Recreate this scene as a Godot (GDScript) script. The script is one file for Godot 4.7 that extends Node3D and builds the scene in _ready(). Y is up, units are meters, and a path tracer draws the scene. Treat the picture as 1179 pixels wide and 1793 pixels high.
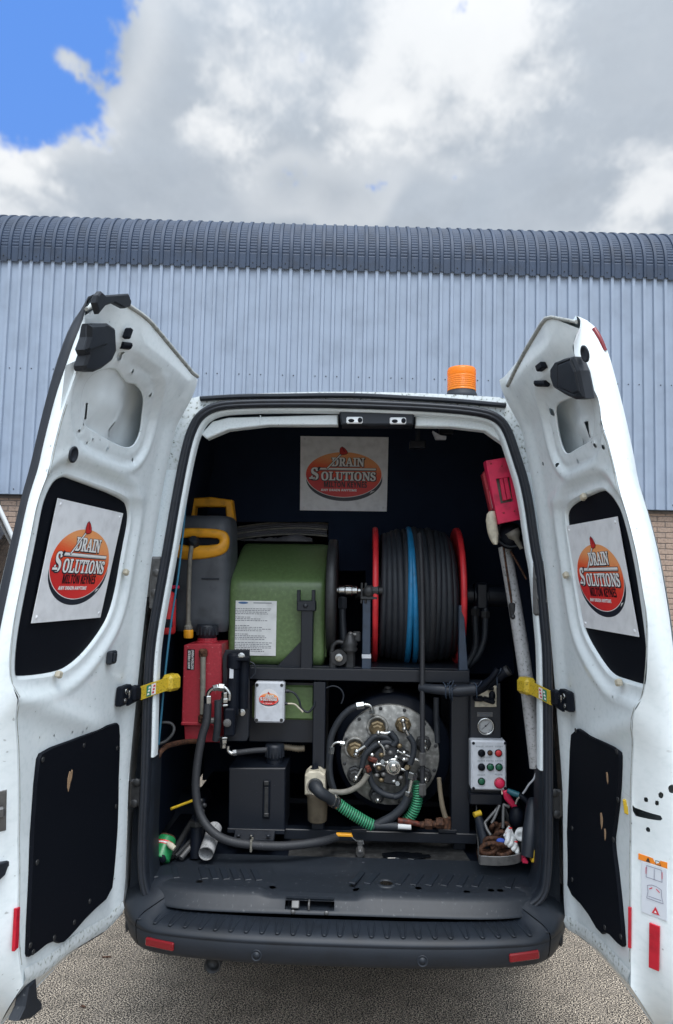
extends Node3D

# ---------------------------------------------------------------- mesh builder
class M:
	var st := SurfaceTool.new()
	var X := Transform3D()
	var dm: Variant = null
	var flip := false
	var col := Color.WHITE
	var n := 0
	func _init() -> void:
		st.begin(Mesh.PRIMITIVE_TRIANGLES)
		st.set_smooth_group(-1)
	func soft(on := true) -> M:
		st.set_smooth_group(0 if on else -1)
		return self
	func v(p: Vector3) -> void:
		p = X * p
		if dm != null:
			p = dm.call(p)
		st.set_color(col)
		st.add_vertex(p)
	func tri(a: Vector3, b: Vector3, c: Vector3) -> void:
		n += 1
		v(a)
		v(c if flip else b)
		v(b if flip else c)
	func quad(a: Vector3, b: Vector3, c: Vector3, d: Vector3) -> void:
		tri(a, b, c)
		tri(a, c, d)
	func otri(a: Vector3, b: Vector3, c: Vector3, ref: Vector3) -> void:
		if (c - a).cross(b - a).dot((a + b + c) / 3.0 - ref) < 0.0:
			tri(a, c, b)
		else:
			tri(a, b, c)
	func oquad(a: Vector3, b: Vector3, c: Vector3, d: Vector3, ref: Vector3) -> void:
		if (c - a).cross(b - a).dot((a + b + c + d) / 4.0 - ref) < 0.0:
			quad(a, d, c, b)
		else:
			quad(a, b, c, d)
	# a box with chamfered edges
	func box(c: Vector3, s: Vector3, b := 0.003, rot := Vector3.ZERO) -> M:
		var T := Transform3D(Basis.from_euler(rot), c)
		var h := s.abs() * 0.5
		b = minf(b, minf(h.x, minf(h.y, h.z)) * 0.9)
		for ax in 3:
			var u := (ax + 1) % 3
			var w := (ax + 2) % 3
			for sg in [-1.0, 1.0]:
				var f: Array[Vector3] = []
				for k in [[-1.0, -1.0], [1.0, -1.0], [1.0, 1.0], [-1.0, 1.0]]:
					var p := Vector3.ZERO
					p[ax] = sg * h[ax]
					p[u] = k[0] * (h[u] - b)
					p[w] = k[1] * (h[w] - b)
					f.append(T * p)
				oquad(f[0], f[1], f[2], f[3], c)
			for su in [-1.0, 1.0]:
				for sw in [-1.0, 1.0]:
					var e: Array[Vector3] = []
					for k in [[-1.0, 0], [1.0, 0], [1.0, 1], [-1.0, 1]]:
						var p := Vector3.ZERO
						p[ax] = k[0] * (h[ax] - b)
						p[u] = su * (h[u] - (b if k[1] else 0.0))
						p[w] = sw * (h[w] - (0.0 if k[1] else b))
						e.append(T * p)
					oquad(e[0], e[1], e[2], e[3], c)
		for sx in [-1.0, 1.0]:
			for sy in [-1.0, 1.0]:
				for sz in [-1.0, 1.0]:
					otri(T * Vector3(sx * h.x, sy * (h.y - b), sz * (h.z - b)), T * Vector3(sx * (h.x - b), sy * h.y, sz * (h.z - b)), T * Vector3(sx * (h.x - b), sy * (h.y - b), sz * h.z), c)
		return self
	# a box whose front (+z) face lies at z and which goes back by d
	func slab(c: Vector3, s: Vector3, b := 0.003) -> M:
		return box(c, s, b)
	static func smooth_path(p: Array, sub := 6) -> Array:
		if p.size() < 3:
			return p
		var o := []
		for i in p.size() - 1:
			var a: Vector3 = p[maxi(i - 1, 0)]
			var d: Vector3 = p[mini(i + 2, p.size() - 1)]
			for k in sub:
				o.append((p[i] as Vector3).cubic_interpolate(p[i + 1], a, d, float(k) / sub))
		o.append(p[-1])
		return o
	# a round tube along a path; r is a number or one radius for each point of the given path
	func tube(p: Array, r: Variant, sides := 10, sub := 6, caps := true) -> M:
		var q := smooth_path(p, sub)
		var rr := []
		for i in q.size():
			if r is Array:
				var t: float = float(i) / maxi(q.size() - 1, 1) * (r.size() - 1)
				var k := mini(int(t), r.size() - 2)
				rr.append(lerpf(r[k], r[k + 1], t - k))
			else:
				rr.append(r)
		var rings := []
		var side := Vector3.ZERO
		for i in q.size():
			var t: Vector3 = (q[mini(i + 1, q.size() - 1)] - q[maxi(i - 1, 0)]).normalized()
			if i == 0:
				side = t.cross(Vector3.UP if absf(t.y) < 0.9 else Vector3.RIGHT).normalized()
			side = (side - t * side.dot(t)).normalized()
			var up := t.cross(side)
			var ring := []
			for k in sides:
				var a := TAU * k / sides
				ring.append(q[i] + (side * cos(a) + up * sin(a)) * rr[i])
			rings.append(ring)
		soft()
		for i in q.size() - 1:
			for k in sides:
				var k2 := (k + 1) % sides
				oquad(rings[i][k], rings[i + 1][k], rings[i + 1][k2], rings[i][k2], (q[i] + q[i + 1]) * 0.5)
		soft(false)
		if caps:
			for e in [0, q.size() - 1]:
				var ref: Vector3 = q[1] if e == 0 else q[-2]
				for k in sides:
					otri(q[e], rings[e][k], rings[e][(k + 1) % sides], ref)
		return self
	# turn a profile of (radius, height) about the local y axis of T
	func lathe(T: Transform3D, prof: Array, sides := 24, sharp := false) -> M:
		soft(not sharp)
		for i in prof.size() - 1:
			var a: Vector2 = prof[i]
			var b: Vector2 = prof[i + 1]
			var ref_y := 0.0
			for k in sides:
				var t0 := TAU * k / sides
				var t1 := TAU * (k + 1) / sides
				var p := [Vector3(a.x * cos(t0), a.y, a.x * sin(t0)), Vector3(a.x * cos(t1), a.y, a.x * sin(t1)), Vector3(b.x * cos(t1), b.y, b.x * sin(t1)), Vector3(b.x * cos(t0), b.y, b.x * sin(t0))]
				if a.x > 1e-6:
					tri(T * p[0], T * p[1], T * p[2])
				if b.x > 1e-6:
					tri(T * p[0], T * p[2], T * p[3])
		soft(false)
		return self
	static func inset(poly: Array, d: float) -> Array:
		var o := []
		var m := poly.size()
		var area := 0.0
		for i in m:
			area += (poly[i] as Vector2).cross(poly[(i + 1) % m])
		var s := signf(area)
		for i in m:
			var a: Vector2 = poly[(i + m - 1) % m]
			var b: Vector2 = poly[i]
			var c: Vector2 = poly[(i + 1) % m]
			var n1 := (b - a).normalized().orthogonal() * -s
			var n2 := (c - b).normalized().orthogonal() * -s
			var k := (n1 + n2)
			k = k / maxf(k.length_squared() * 0.5, 0.6)
			o.append(b + k * d)
		return o
	# extrude a polygon of (x, y) from z0 to z1 with a chamfer b on both rims
	func prism(poly: Array, z0: float, z1: float, b := 0.002) -> M:
		var pi := inset(poly, b)
		var idx := Geometry2D.triangulate_polygon(PackedVector2Array(pi))
		for e in 2:
			var z := z1 if e else z0
			var out := Vector3(0, 0, 1.0 if e else -1.0)
			for i in range(0, idx.size(), 3):
				var a := Vector3(pi[idx[i]].x, pi[idx[i]].y, z)
				var c := Vector3(pi[idx[i + 1]].x, pi[idx[i + 1]].y, z)
				var d := Vector3(pi[idx[i + 2]].x, pi[idx[i + 2]].y, z)
				otri(a, c, d, (a + c + d) / 3.0 - out)
		var m := poly.size()
		var rings := [[pi, z0], [poly, z0 + b], [poly, z1 - b], [pi, z1]]
		var area := 0.0
		for i in m:
			area += (poly[i] as Vector2).cross(poly[(i + 1) % m])
		for r in 3:
			for i in m:
				var j := (i + 1) % m
				var a: Vector2 = rings[r][0][i]
				var c: Vector2 = rings[r][0][j]
				var d: Vector2 = rings[r + 1][0][j]
				var e: Vector2 = rings[r + 1][0][i]
				var mid := Vector3((a.x + c.x) / 2, (a.y + c.y) / 2, (z0 + z1) / 2)
				var nrm := (c - a).orthogonal() * -signf(area)
				oquad(Vector3(a.x, a.y, rings[r][1]), Vector3(c.x, c.y, rings[r][1]), Vector3(d.x, d.y, rings[r + 1][1]), Vector3(e.x, e.y, rings[r + 1][1]), mid + Vector3(nrm.x, nrm.y, 0).normalized())
		return self
	# a grid of points [row][column]
	func grid(g: Array, closed := false, ref: Variant = null) -> M:
		for i in g.size() - 1:
			var w: int = g[i].size()
			for j in (w if closed else w - 1):
				var k := (j + 1) % w
				if ref == null:
					quad(g[i][j], g[i][k], g[i + 1][k], g[i + 1][j])
				else:
					oquad(g[i][j], g[i][k], g[i + 1][k], g[i + 1][j], ref)
		return self
	# push a cross-section of (side, up) points along a path lying about in a plane with the given normal
	func sweep(p: Array, prof: Array, normal: Vector3, sub := 1, closed_path := false) -> M:
		var q := smooth_path(p, sub) if sub > 1 else p
		var rings := []
		for i in q.size():
			var a: Vector3 = q[(i - 1 + q.size()) % q.size()] if closed_path else q[maxi(i - 1, 0)]
			var b: Vector3 = q[(i + 1) % q.size()] if closed_path else q[mini(i + 1, q.size() - 1)]
			var t := (b - a).normalized()
			var side := t.cross(normal).normalized()
			var ring := []
			for k in prof:
				ring.append(q[i] + side * k.x + normal * k.y)
			rings.append(ring)
		var m := prof.size()
		var c2 := Vector2.ZERO
		for k in prof:
			c2 += k / m
		for i in (q.size() if closed_path else q.size() - 1):
			var i2: int = (i + 1) % q.size()
			var ref := Vector3.ZERO
			for k in m:
				ref += (rings[i][k] + rings[i2][k]) / (2.0 * m)
			for k in m:
				var k2 := (k + 1) % m
				oquad(rings[i][k], rings[i2][k], rings[i2][k2], rings[i][k2], ref)
		if not closed_path:
			for e in [0, q.size() - 1]:
				var ref: Vector3 = q[1] if e == 0 else q[-2]
				for k in range(1, m - 1):
					otri(rings[e][0], rings[e][k], rings[e][k + 1], ref)
		return self
	func ball(c: Vector3, r: Vector3, sides := 12) -> M:
		var prof := []
		for i in sides / 2 + 1:
			var a := PI * i / (sides / 2)
			prof.append(Vector2(sin(a), -cos(a)))
		return lathe(Transform3D(Basis.from_scale(r), c), prof, sides)
	# flat lettering: h is the height of a capital, wide the width it is fitted to (0 leaves it)
	func words(s: String, f: Font, c: Vector3, h: float, wide := 0.0, bold := 0.0) -> M:
		var t := TextMesh.new()
		t.text = s
		t.font = f
		t.font_size = 64
		t.pixel_size = 0.01
		t.depth = 0.0
		t.curve_step = 4.0
		var bb := t.get_aabb()
		if bb.size.x <= 0.0:
			return self
		var sy := h / bb.size.y
		var sx := wide / bb.size.x if wide > 0.0 else sy
		var mid := bb.get_center()
		var offs := [Vector2.ZERO]
		if bold > 0.0:
			offs = [Vector2(-bold, 0), Vector2(bold, 0), Vector2(0, -bold), Vector2(0, bold), Vector2(bold, -bold), Vector2(-bold, bold), Vector2(bold, bold), Vector2(-bold, -bold)]
		for o in offs.size():
			for si in t.get_surface_count():
				var ar := t.surface_get_arrays(si)
				var vs: PackedVector3Array = ar[Mesh.ARRAY_VERTEX]
				var ix: PackedInt32Array = ar[Mesh.ARRAY_INDEX]
				for i in range(0, ix.size(), 3):
					var p := []
					for k in 3:
						var q := vs[ix[i + k]] - mid
						p.append(c + Vector3(q.x * sx + offs[o].x, q.y * sy + offs[o].y, o * 0.00002))
					otri(p[0], p[1], p[2], (p[0] + p[1] + p[2]) / 3.0 - Vector3(0, 0, 1))
		return self
	func mesh() -> ArrayMesh:
		st.generate_normals()
		return st.commit()

# ---------------------------------------------------------------- naming and tagging
var taken := {}

func numbered(s: String) -> String:
	taken[s] = taken.get(s, 0) + 1
	return s if taken[s] == 1 else "%s_%03d" % [s, taken[s] - 1]

func thing(called: String, label: String, category: String, at := Vector3.ZERO, group := "") -> Node3D:
	var o := Node3D.new()
	o.name = numbered(called)
	o.position = at
	add_child(o)
	o.set_meta("label", label)
	o.set_meta("category", category)
	if group:
		o.set_meta("group", group)
	return o

# a mesh made in place in world coordinates, under its thing, part or the root
func put(m: M, called: String, mat: Material, parent: Node3D, label := "") -> MeshInstance3D:
	var o := MeshInstance3D.new()
	o.name = called
	o.mesh = m.mesh()
	o.material_override = mat
	parent.add_child(o, true)
	var at := Vector3.ZERO
	var q: Node = parent
	while q != self:
		at += q.position
		q = q.get_parent()
	o.position = -at
	if label:
		o.set_meta("label", label)
	return o

func structure(m: M, called: String, mat: Material) -> MeshInstance3D:
	var o := put(m, called, mat, self)
	o.set_meta("kind", "structure")
	return o

# ---------------------------------------------------------------- materials
var tex := {}

func noise_tex(key: String, size: int, freq: float, oct: int, ramp: Array, kind := FastNoiseLite.TYPE_SIMPLEX_SMOOTH, seed_ := 1) -> Texture2D:
	if tex.has(key):
		return tex[key]
	var f := FastNoiseLite.new()
	f.noise_type = kind
	f.frequency = freq
	f.fractal_octaves = oct
	f.seed = seed_
	if oct <= 1:
		f.fractal_type = FastNoiseLite.FRACTAL_NONE
	var t := NoiseTexture2D.new()
	t.width = size
	t.height = size
	t.seamless = true
	t.seamless_blend_skirt = 0.2
	t.noise = f
	t.normalize = true
	t.generate_mipmaps = false
	if ramp.size():
		var g := Gradient.new()
		var off := PackedFloat32Array()
		var c := PackedColorArray()
		for r in ramp:
			off.append(r[0])
			c.append(r[1])
		g.offsets = off
		g.colors = c
		t.color_ramp = g
	tex[key] = t
	return t

func lin(r: float, g: float, b: float) -> Color:
	return Color(r, g, b).linear_to_srgb()

func mat(c: Color, rough := 0.6, metal := 0.0, grain := "", scale := 1.0, bump := "", bump_cm := 0.0) -> StandardMaterial3D:
	var m := StandardMaterial3D.new()
	m.albedo_color = c
	m.roughness = rough
	m.metallic = metal
	if grain or bump:
		m.uv1_triplanar = true
		m.uv1_world_triplanar = true
		m.uv1_scale = Vector3.ONE * scale
	if grain:
		m.albedo_texture = grains(grain)
	if bump:
		m.heightmap_enabled = true
		m.heightmap_texture = grains(bump)
		m.heightmap_scale = bump_cm
	return m

func g1(x: float) -> Color:
	return Color(x, x, x)

func grains(k: String) -> Texture2D:
	match k:
		"mottle": return noise_tex(k, 512, 0.008, 5, [[0.0, g1(0.72)], [0.45, g1(0.93)], [1.0, g1(1.0)]], FastNoiseLite.TYPE_SIMPLEX_SMOOTH, 3)
		"soft": return noise_tex(k, 512, 0.01, 4, [[0.0, g1(0.90)], [0.5, g1(0.97)], [1.0, g1(1.0)]], FastNoiseLite.TYPE_SIMPLEX_SMOOTH, 17)
		"dust": return noise_tex(k, 1024, 0.012, 6, [[0.0, g1(0.55)], [0.5, g1(0.75)], [0.68, g1(0.85)], [0.8, g1(1.0)], [1.0, g1(1.0)]], FastNoiseLite.TYPE_SIMPLEX_SMOOTH, 9)
		"chips": return noise_tex(k, 1024, 0.035, 3, [[0.0, Color(0.16, 0.15, 0.14)], [0.085, Color(0.3, 0.29, 0.28)], [0.10, Color(0.95, 0.96, 0.96)], [0.5, g1(1.0)], [1.0, g1(1.0)]], FastNoiseLite.TYPE_SIMPLEX_SMOOTH, 21)
		"grime": return noise_tex(k, 1024, 0.022, 6, [[0.0, Color(0.25, 0.24, 0.22)], [0.2, Color(0.45, 0.44, 0.41)], [0.27, Color(0.86, 0.87, 0.85)], [0.5, g1(0.96)], [1.0, g1(1.0)]], FastNoiseLite.TYPE_SIMPLEX_SMOOTH, 5)
		"specks": return noise_tex(k, 1024, 0.06, 2, [[0.0, g1(0.5)], [0.5, g1(0.55)], [0.8, g1(0.62)], [0.86, g1(1.0)], [1.0, g1(1.0)]], FastNoiseLite.TYPE_SIMPLEX_SMOOTH, 8)
		"fine": return noise_tex(k, 512, 0.12, 3, [[0.0, g1(0.6)], [1.0, g1(1.0)]], FastNoiseLite.TYPE_SIMPLEX_SMOOTH, 12)
		"stone": return noise_tex(k, 1024, 0.045, 1, [[0.0, Color(0.10, 0.10, 0.10)], [0.3, Color(0.30, 0.29, 0.28)], [0.5, Color(0.66, 0.635, 0.605)], [0.75, Color(0.85, 0.81, 0.75)], [1.0, Color(1.0, 0.97, 0.92)]], FastNoiseLite.TYPE_SIMPLEX_SMOOTH, 4)
		"rust": return noise_tex(k, 512, 0.02, 5, [[0.0, Color(0.25, 0.2, 0.17)], [0.4, Color(0.55, 0.42, 0.33)], [0.6, Color(0.8, 0.66, 0.56)], [1.0, Color(1, 0.92, 0.85)]], FastNoiseLite.TYPE_SIMPLEX_SMOOTH, 30)
	return null

# paint or plastic with sparse pale chips and scuffs showing through
func flecked(key: String, body: Color, chip: Color, rough: float, scale: float, freq: float, share: float, seed_: int) -> StandardMaterial3D:
	var m := mat(lin(0.999, 0.999, 0.999), rough)
	m.uv1_triplanar = true
	m.uv1_world_triplanar = true
	m.uv1_scale = Vector3.ONE * scale
	m.albedo_texture = noise_tex(key, 1024, freq, 5, [[0.0, (body * 0.8).linear_to_srgb()], [0.5, body.linear_to_srgb()], [share, (body * 1.15).linear_to_srgb()], [share + 0.03, chip.linear_to_srgb()], [1.0, chip.linear_to_srgb()]], FastNoiseLite.TYPE_SIMPLEX_SMOOTH, seed_)
	return m

var K := {}   # the materials by name

func materials() -> void:
	K.white = mat(lin(0.79, 0.86, 0.89), 0.32, 0.0, "chips", 0.9)
	K.white.clearcoat_enabled = true
	K.white.clearcoat = 0.7
	K.white.clearcoat_roughness = 0.08
	K.white_worn = mat(lin(0.70, 0.75, 0.77), 0.4, 0.0, "grime", 2.2)
	K.white_marked = mat(lin(0.76, 0.83, 0.86), 0.4, 0.0, "chips", 2.3)
	K.white_plain = mat(lin(0.79, 0.86, 0.89), 0.4, 0.0, "soft", 1.5)
	K.grime_white = mat(lin(0.42, 0.44, 0.43), 0.55, 0.0, "grime", 1.6)
	K.rubber = mat(lin(0.013, 0.018, 0.028), 0.5, 0.0, "mottle", 3.0)
	K.plastic = mat(lin(0.010, 0.0155, 0.025), 0.55, 0.0, "mottle", 1.3, "fine", 0.03)
	K.plastic_scuffed = mat(lin(0.013, 0.0175, 0.025), 0.55, 0.0, "dust", 2.6, "fine", 0.04)
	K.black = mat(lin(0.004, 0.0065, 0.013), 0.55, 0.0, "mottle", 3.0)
	K.black_board = mat(lin(0.0035, 0.005, 0.009), 0.6, 0.0, "specks", 2.3)
	K.lining = mat(lin(0.010, 0.018, 0.038), 0.8, 0.0, "soft", 1.2)
	K.lining.metallic_specular = 0.25
	K.black.metallic_specular = 0.3
	K.black_board.metallic_specular = 0.25

	K.steel_black = mat(lin(0.009, 0.0155, 0.030), 0.42, 0.0, "specks", 3.0)
	K.steel_blue = mat(lin(0.035, 0.055, 0.09), 0.45, 0.0, "mottle", 3.0)
	K.chrome = mat(lin(0.62, 0.63, 0.62), 0.25, 1.0, "mottle", 4.0)
	K.alu = mat(lin(0.40, 0.40, 0.38), 0.5, 0.5, "dust", 2.6)
	K.dull = mat(lin(0.17, 0.17, 0.17), 0.5, 0.6, "mottle", 6.0)
	K.dark_metal = mat(lin(0.05, 0.052, 0.055), 0.5, 0.5, "mottle", 6.0)
	K.brass = mat(lin(0.22, 0.17, 0.10), 0.45, 0.7, "mottle", 6.0)
	K.rusty = mat(lin(0.15, 0.095, 0.065), 0.8, 0.1, "rust", 5.0, "fine", 0.1)
	K.copper_red = mat(lin(0.24, 0.07, 0.05), 0.6, 0.1, "rust", 5.0)
	K.hose = mat(lin(0.018, 0.023, 0.031), 0.6, 0.0, "mottle", 4.0)
	K.hose_worn = mat(lin(0.022, 0.024, 0.029), 0.6, 0.0, "grime", 6.0)
	K.hose_grey = mat(lin(0.22, 0.21, 0.18), 0.6, 0.0, "mottle", 6.0)
	K.hose_blue = mat(lin(0.015, 0.20, 0.42), 0.45, 0.0, "mottle", 5.0)
	K.hose_green = mat(lin(0.045, 0.27, 0.14), 0.4)
	K.hose_green_dark = mat(lin(0.012, 0.07, 0.045), 0.5)
	K.cord_blue = mat(lin(0.02, 0.12, 0.20), 0.6)
	K.red = mat(lin(0.72, 0.03, 0.04), 0.45, 0.0, "mottle", 3.0)
	K.red_dark = mat(lin(0.34, 0.022, 0.035), 0.45, 0.0, "mottle", 3.0)
	K.red_hot = mat(lin(0.75, 0.02, 0.09), 0.5, 0.0, "mottle", 3.0)
	K.yellow = mat(lin(0.75, 0.50, 0.03), 0.5, 0.0, "mottle", 4.0)
	K.yellow_worn = mat(lin(0.60, 0.42, 0.03), 0.5, 0.0, "grime", 5.0)
	K.orange = mat(lin(0.85, 0.38, 0.015), 0.5, 0.0, "mottle", 3.0)
	K.green_tank = mat(lin(0.145, 0.225, 0.085), 0.38, 0.0, "mottle", 1.1)
	K.grey_can = mat(lin(0.085, 0.095, 0.11), 0.55, 0.0, "mottle", 2.0)
	K.paper = mat(lin(0.72, 0.74, 0.74), 0.8, 0.0, "soft", 3.0)
	K.ink = mat(lin(0.10, 0.11, 0.13), 0.8)
	K.cream = mat(lin(0.62, 0.57, 0.45), 0.6, 0.0, "mottle", 5.0)
	K.tan = mat(lin(0.20, 0.165, 0.115), 0.6, 0.0, "mottle", 5.0)
	K.grey_box = mat(lin(0.58, 0.61, 0.66), 0.45, 0.0, "soft", 5.0)
	K.grey_pole = mat(lin(0.42, 0.42, 0.43), 0.5, 0.0, "grime", 3.0)
	K.mat_floor = mat(lin(0.040, 0.041, 0.042), 0.85, 0.0, "dust", 2.5, "fine", 0.2)
	K.wet = mat(lin(0.004, 0.005, 0.007), 0.12)
	K.plate = mat(lin(0.83, 0.85, 0.88), 0.4, 0.0, "soft", 3.0)
	K.steel_black = flecked("chipped_black", Color(0.0050, 0.0080, 0.0145), Color(0.09, 0.093, 0.097), 0.42, 2.6, 0.04, 0.86, 41)
	K.red_dark = flecked("chipped_red", Color(0.33, 0.020, 0.034), Color(0.42, 0.25, 0.24), 0.45, 2.2, 0.03, 0.84, 42)
	K.hose_worn = flecked("scuffed_hose", Color(0.021, 0.023, 0.028), Color(0.20, 0.20, 0.20), 0.6, 4.0, 0.03, 0.83, 43)
	K.plastic_scuffed = flecked("scuffed_plastic", Color(0.012, 0.0165, 0.024), Color(0.09, 0.095, 0.10), 0.52, 1.9, 0.022, 0.84, 44)
	K.black_board = flecked("scuffed_board", Color(0.0035, 0.005, 0.009), Color(0.04, 0.04, 0.045), 0.6, 2.3, 0.05, 0.85, 45)
	K.black_board.metallic_specular = 0.25
	K.green_tank = flecked("scuffed_tank", Color(0.098, 0.158, 0.060), Color(0.15, 0.205, 0.105), 0.36, 2.0, 0.02, 0.80, 46)
	K.print = StandardMaterial3D.new()
	K.print.vertex_color_use_as_albedo = true
	K.print.roughness = 0.4
	K.wood = mat(lin(0.52, 0.34, 0.20), 0.9, 0.0, "fine", 9.0)
	K.cloth_grey = mat(lin(0.22, 0.22, 0.24), 0.95, 0.0, "fine", 4.0, "fine", 0.5)
	K.teal = mat(lin(0.01, 0.09, 0.12), 0.5)
	K.green_btn = mat(lin(0.01, 0.10, 0.05), 0.4)
	K.reflector = mat(lin(0.30, 0.010, 0.018), 0.25, 0.0, "fine", 12.0)
	K.red_tape = mat(lin(0.55, 0.01, 0.03), 0.35, 0.0, "mottle", 5.0)
	K.clad = mat(lin(0.285, 0.345, 0.44), 0.45, 0.0, "soft", 0.35)
	K.eave = mat(lin(0.024, 0.045, 0.088), 0.6, 0.0, "mottle", 0.5)
	K.mortar = mat(lin(0.17, 0.145, 0.13), 0.9, 0.0, "mottle", 2.0)
	K.brick = []
	for k in 4:
		K.brick.append(mat(lin(0.36 + 0.03 * k, 0.27 + 0.018 * k, 0.215 + 0.012 * k), 0.9, 0.0, "mottle", 4.0 + k, "fine", 0.15))
	K.asphalt = mat(lin(0.68, 0.63, 0.57), 0.9, 0.0, "stone", 2.5, "stone", 0.4)
	K.asphalt.detail_enabled = true
	K.asphalt.detail_blend_mode = BaseMaterial3D.BLEND_MODE_MUL
	K.asphalt.detail_albedo = noise_tex("patches", 512, 0.006, 4, [[0.0, g1(0.82)], [0.5, g1(0.95)], [1.0, g1(1.0)]], FastNoiseLite.TYPE_SIMPLEX_SMOOTH, 14)
	K.asphalt.uv2_triplanar = true
	K.asphalt.uv2_world_triplanar = true
	K.asphalt.uv2_scale = Vector3.ONE * 0.31
	K.amber = StandardMaterial3D.new()
	K.amber.albedo_color = lin(0.85, 0.24, 0.01)
	K.amber.roughness = 0.2
	K.amber.backlight_enabled = true
	K.amber.backlight = lin(0.7, 0.22, 0.01)
	K.glass = StandardMaterial3D.new()
	K.glass.albedo_color = Color(0.03, 0.04, 0.045, 0.55)
	K.glass.transparency = BaseMaterial3D.TRANSPARENCY_ALPHA
	K.glass.roughness = 0.04
	K.car = mat(lin(0.55, 0.57, 0.58), 0.35, 0.1)
	K.lens = mat(lin(0.75, 0.78, 0.8), 0.2)

# ---------------------------------------------------------------- setting
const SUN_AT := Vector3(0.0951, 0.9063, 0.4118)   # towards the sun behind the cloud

func sky_texture() -> Texture2D:
	var w := 2048
	var h := 1024
	var im := Image.create(w, h, false, Image.FORMAT_RGBF)
	var f := FastNoiseLite.new()
	f.seed = 77
	f.frequency = 0.9
	f.fractal_octaves = 6
	f.fractal_gain = 0.52
	f.domain_warp_enabled = true
	f.domain_warp_amplitude = 0.35
	f.domain_warp_frequency = 1.1
	f.domain_warp_fractal_octaves = 3
	var g := FastNoiseLite.new()
	g.seed = 5
	g.frequency = 0.55
	g.fractal_octaves = 5
	var gaps := [[Vector3(-0.3883, 0.5784, -0.7174), 0.13, 1.0], [Vector3(-0.3121, 0.5992, -0.7373), 0.075, 0.75], [Vector3(-0.3538, 0.5452, -0.76), 0.065, 0.6], [Vector3(-0.3913, 0.5056, -0.7689), 0.045, 0.65], [Vector3(-0.1037, 0.4801, -0.8711), 0.035, 0.3]]
	var isles := [[Vector3(-0.3446, 0.5622, -0.7518), 0.035, 0.8], [Vector3(-0.3308, 0.552, -0.7654), 0.03, 0.6]]
	var bright := [[Vector3(0.1358, 0.5766, -0.8057), 0.12, 0.9], [Vector3(0.0696, 0.612, -0.7878), 0.1, 0.7], [Vector3(0.0273, 0.5449, -0.8381), 0.07, 0.7], [Vector3(-0.0406, 0.5092, -0.8597), 0.06, 0.65], [Vector3(-0.1505, 0.5785, -0.8017), 0.09, 0.5], [Vector3(-0.1888, 0.5173, -0.8347), 0.07, 0.55], [Vector3(-0.4014, 0.4547, -0.7951), 0.10, 1.0], [Vector3(0.3239, 0.4376, -0.8388), 0.1, 1.1], [Vector3(-0.1459, 0.4666, -0.8724), 0.05, 0.5], [Vector3(-0.2798, 0.5358, -0.7967), 0.05, 0.35]]
	for y in h:
		var el := PI * (0.5 - (y + 0.5) / h)
		for x in w:
			if el < -0.02:
				im.set_pixel(x, y, Color(0.14, 0.135, 0.125))
				continue
			var az := TAU * (x + 0.5) / w
			var d := Vector3(cos(el) * sin(az), sin(el), -cos(el) * cos(az))
			var k := 1.0 / (d.y + 0.32)
			var p := Vector3(d.x * k, 0.0, d.z * k)
			var a := f.get_noise_3d(p.x * 1.7, 3.0, p.z * 1.7)
			var b := g.get_noise_3d(p.x * 1.3, 9.0, p.z * 1.3)
			var c := f.get_noise_3d(p.x * 5.0 + 7.0, 1.0, p.z * 5.0)
			var n2 := f.get_noise_3d(p.x * 14.0, 5.0, p.z * 14.0)
			var gap := clampf((b - 0.34) * 3.0, 0.0, 1.0)
			for q in gaps:
				gap += q[2] * exp(-pow(d.angle_to(q[0]) / q[1], 2.0) * 1.4)
			for q in isles:
				gap -= q[2] * exp(-pow(d.angle_to(q[0]) / q[1], 2.0) * 1.4)
			var glow := 0.0
			for q in bright:
				glow += q[2] * exp(-pow(d.angle_to(q[0]) / q[1], 2.0) * 1.3)
			var lit := 0.06 + 0.80 * smoothstep(0.30, 0.95, minf(glow, 1.1) * 0.85 + 0.80 * a + 0.5 * c + 0.28 * n2 + 0.10)
			var cover := 1.0 - smoothstep(0.34, 0.60, gap + a * 0.35 + c * 0.46 + n2 * 0.42)
			lit += 0.30 * smoothstep(0.05, 0.3, gap) * (1.0 - smoothstep(0.3, 0.7, gap)) + 0.10 * c + 0.05 * n2
			lit = clampf(lit, 0.0, 1.0)
			var grey := Color(0.46, 0.52, 0.595) * (1.0 + 0.05 * c + 0.22 * a)
			var cloud := grey.lerp(Color(0.86, 0.88, 0.90), lit)
			var blue := Color(0.105, 0.285, 0.80).lerp(Color(0.30, 0.47, 0.84), exp(-d.y * 4.0))
			# added brightening of cloud round the hidden sun, to light doors and load bay
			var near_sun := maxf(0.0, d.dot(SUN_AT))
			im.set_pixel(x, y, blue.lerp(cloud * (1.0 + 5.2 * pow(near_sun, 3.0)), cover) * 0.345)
	return ImageTexture.create_from_image(im)

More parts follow.
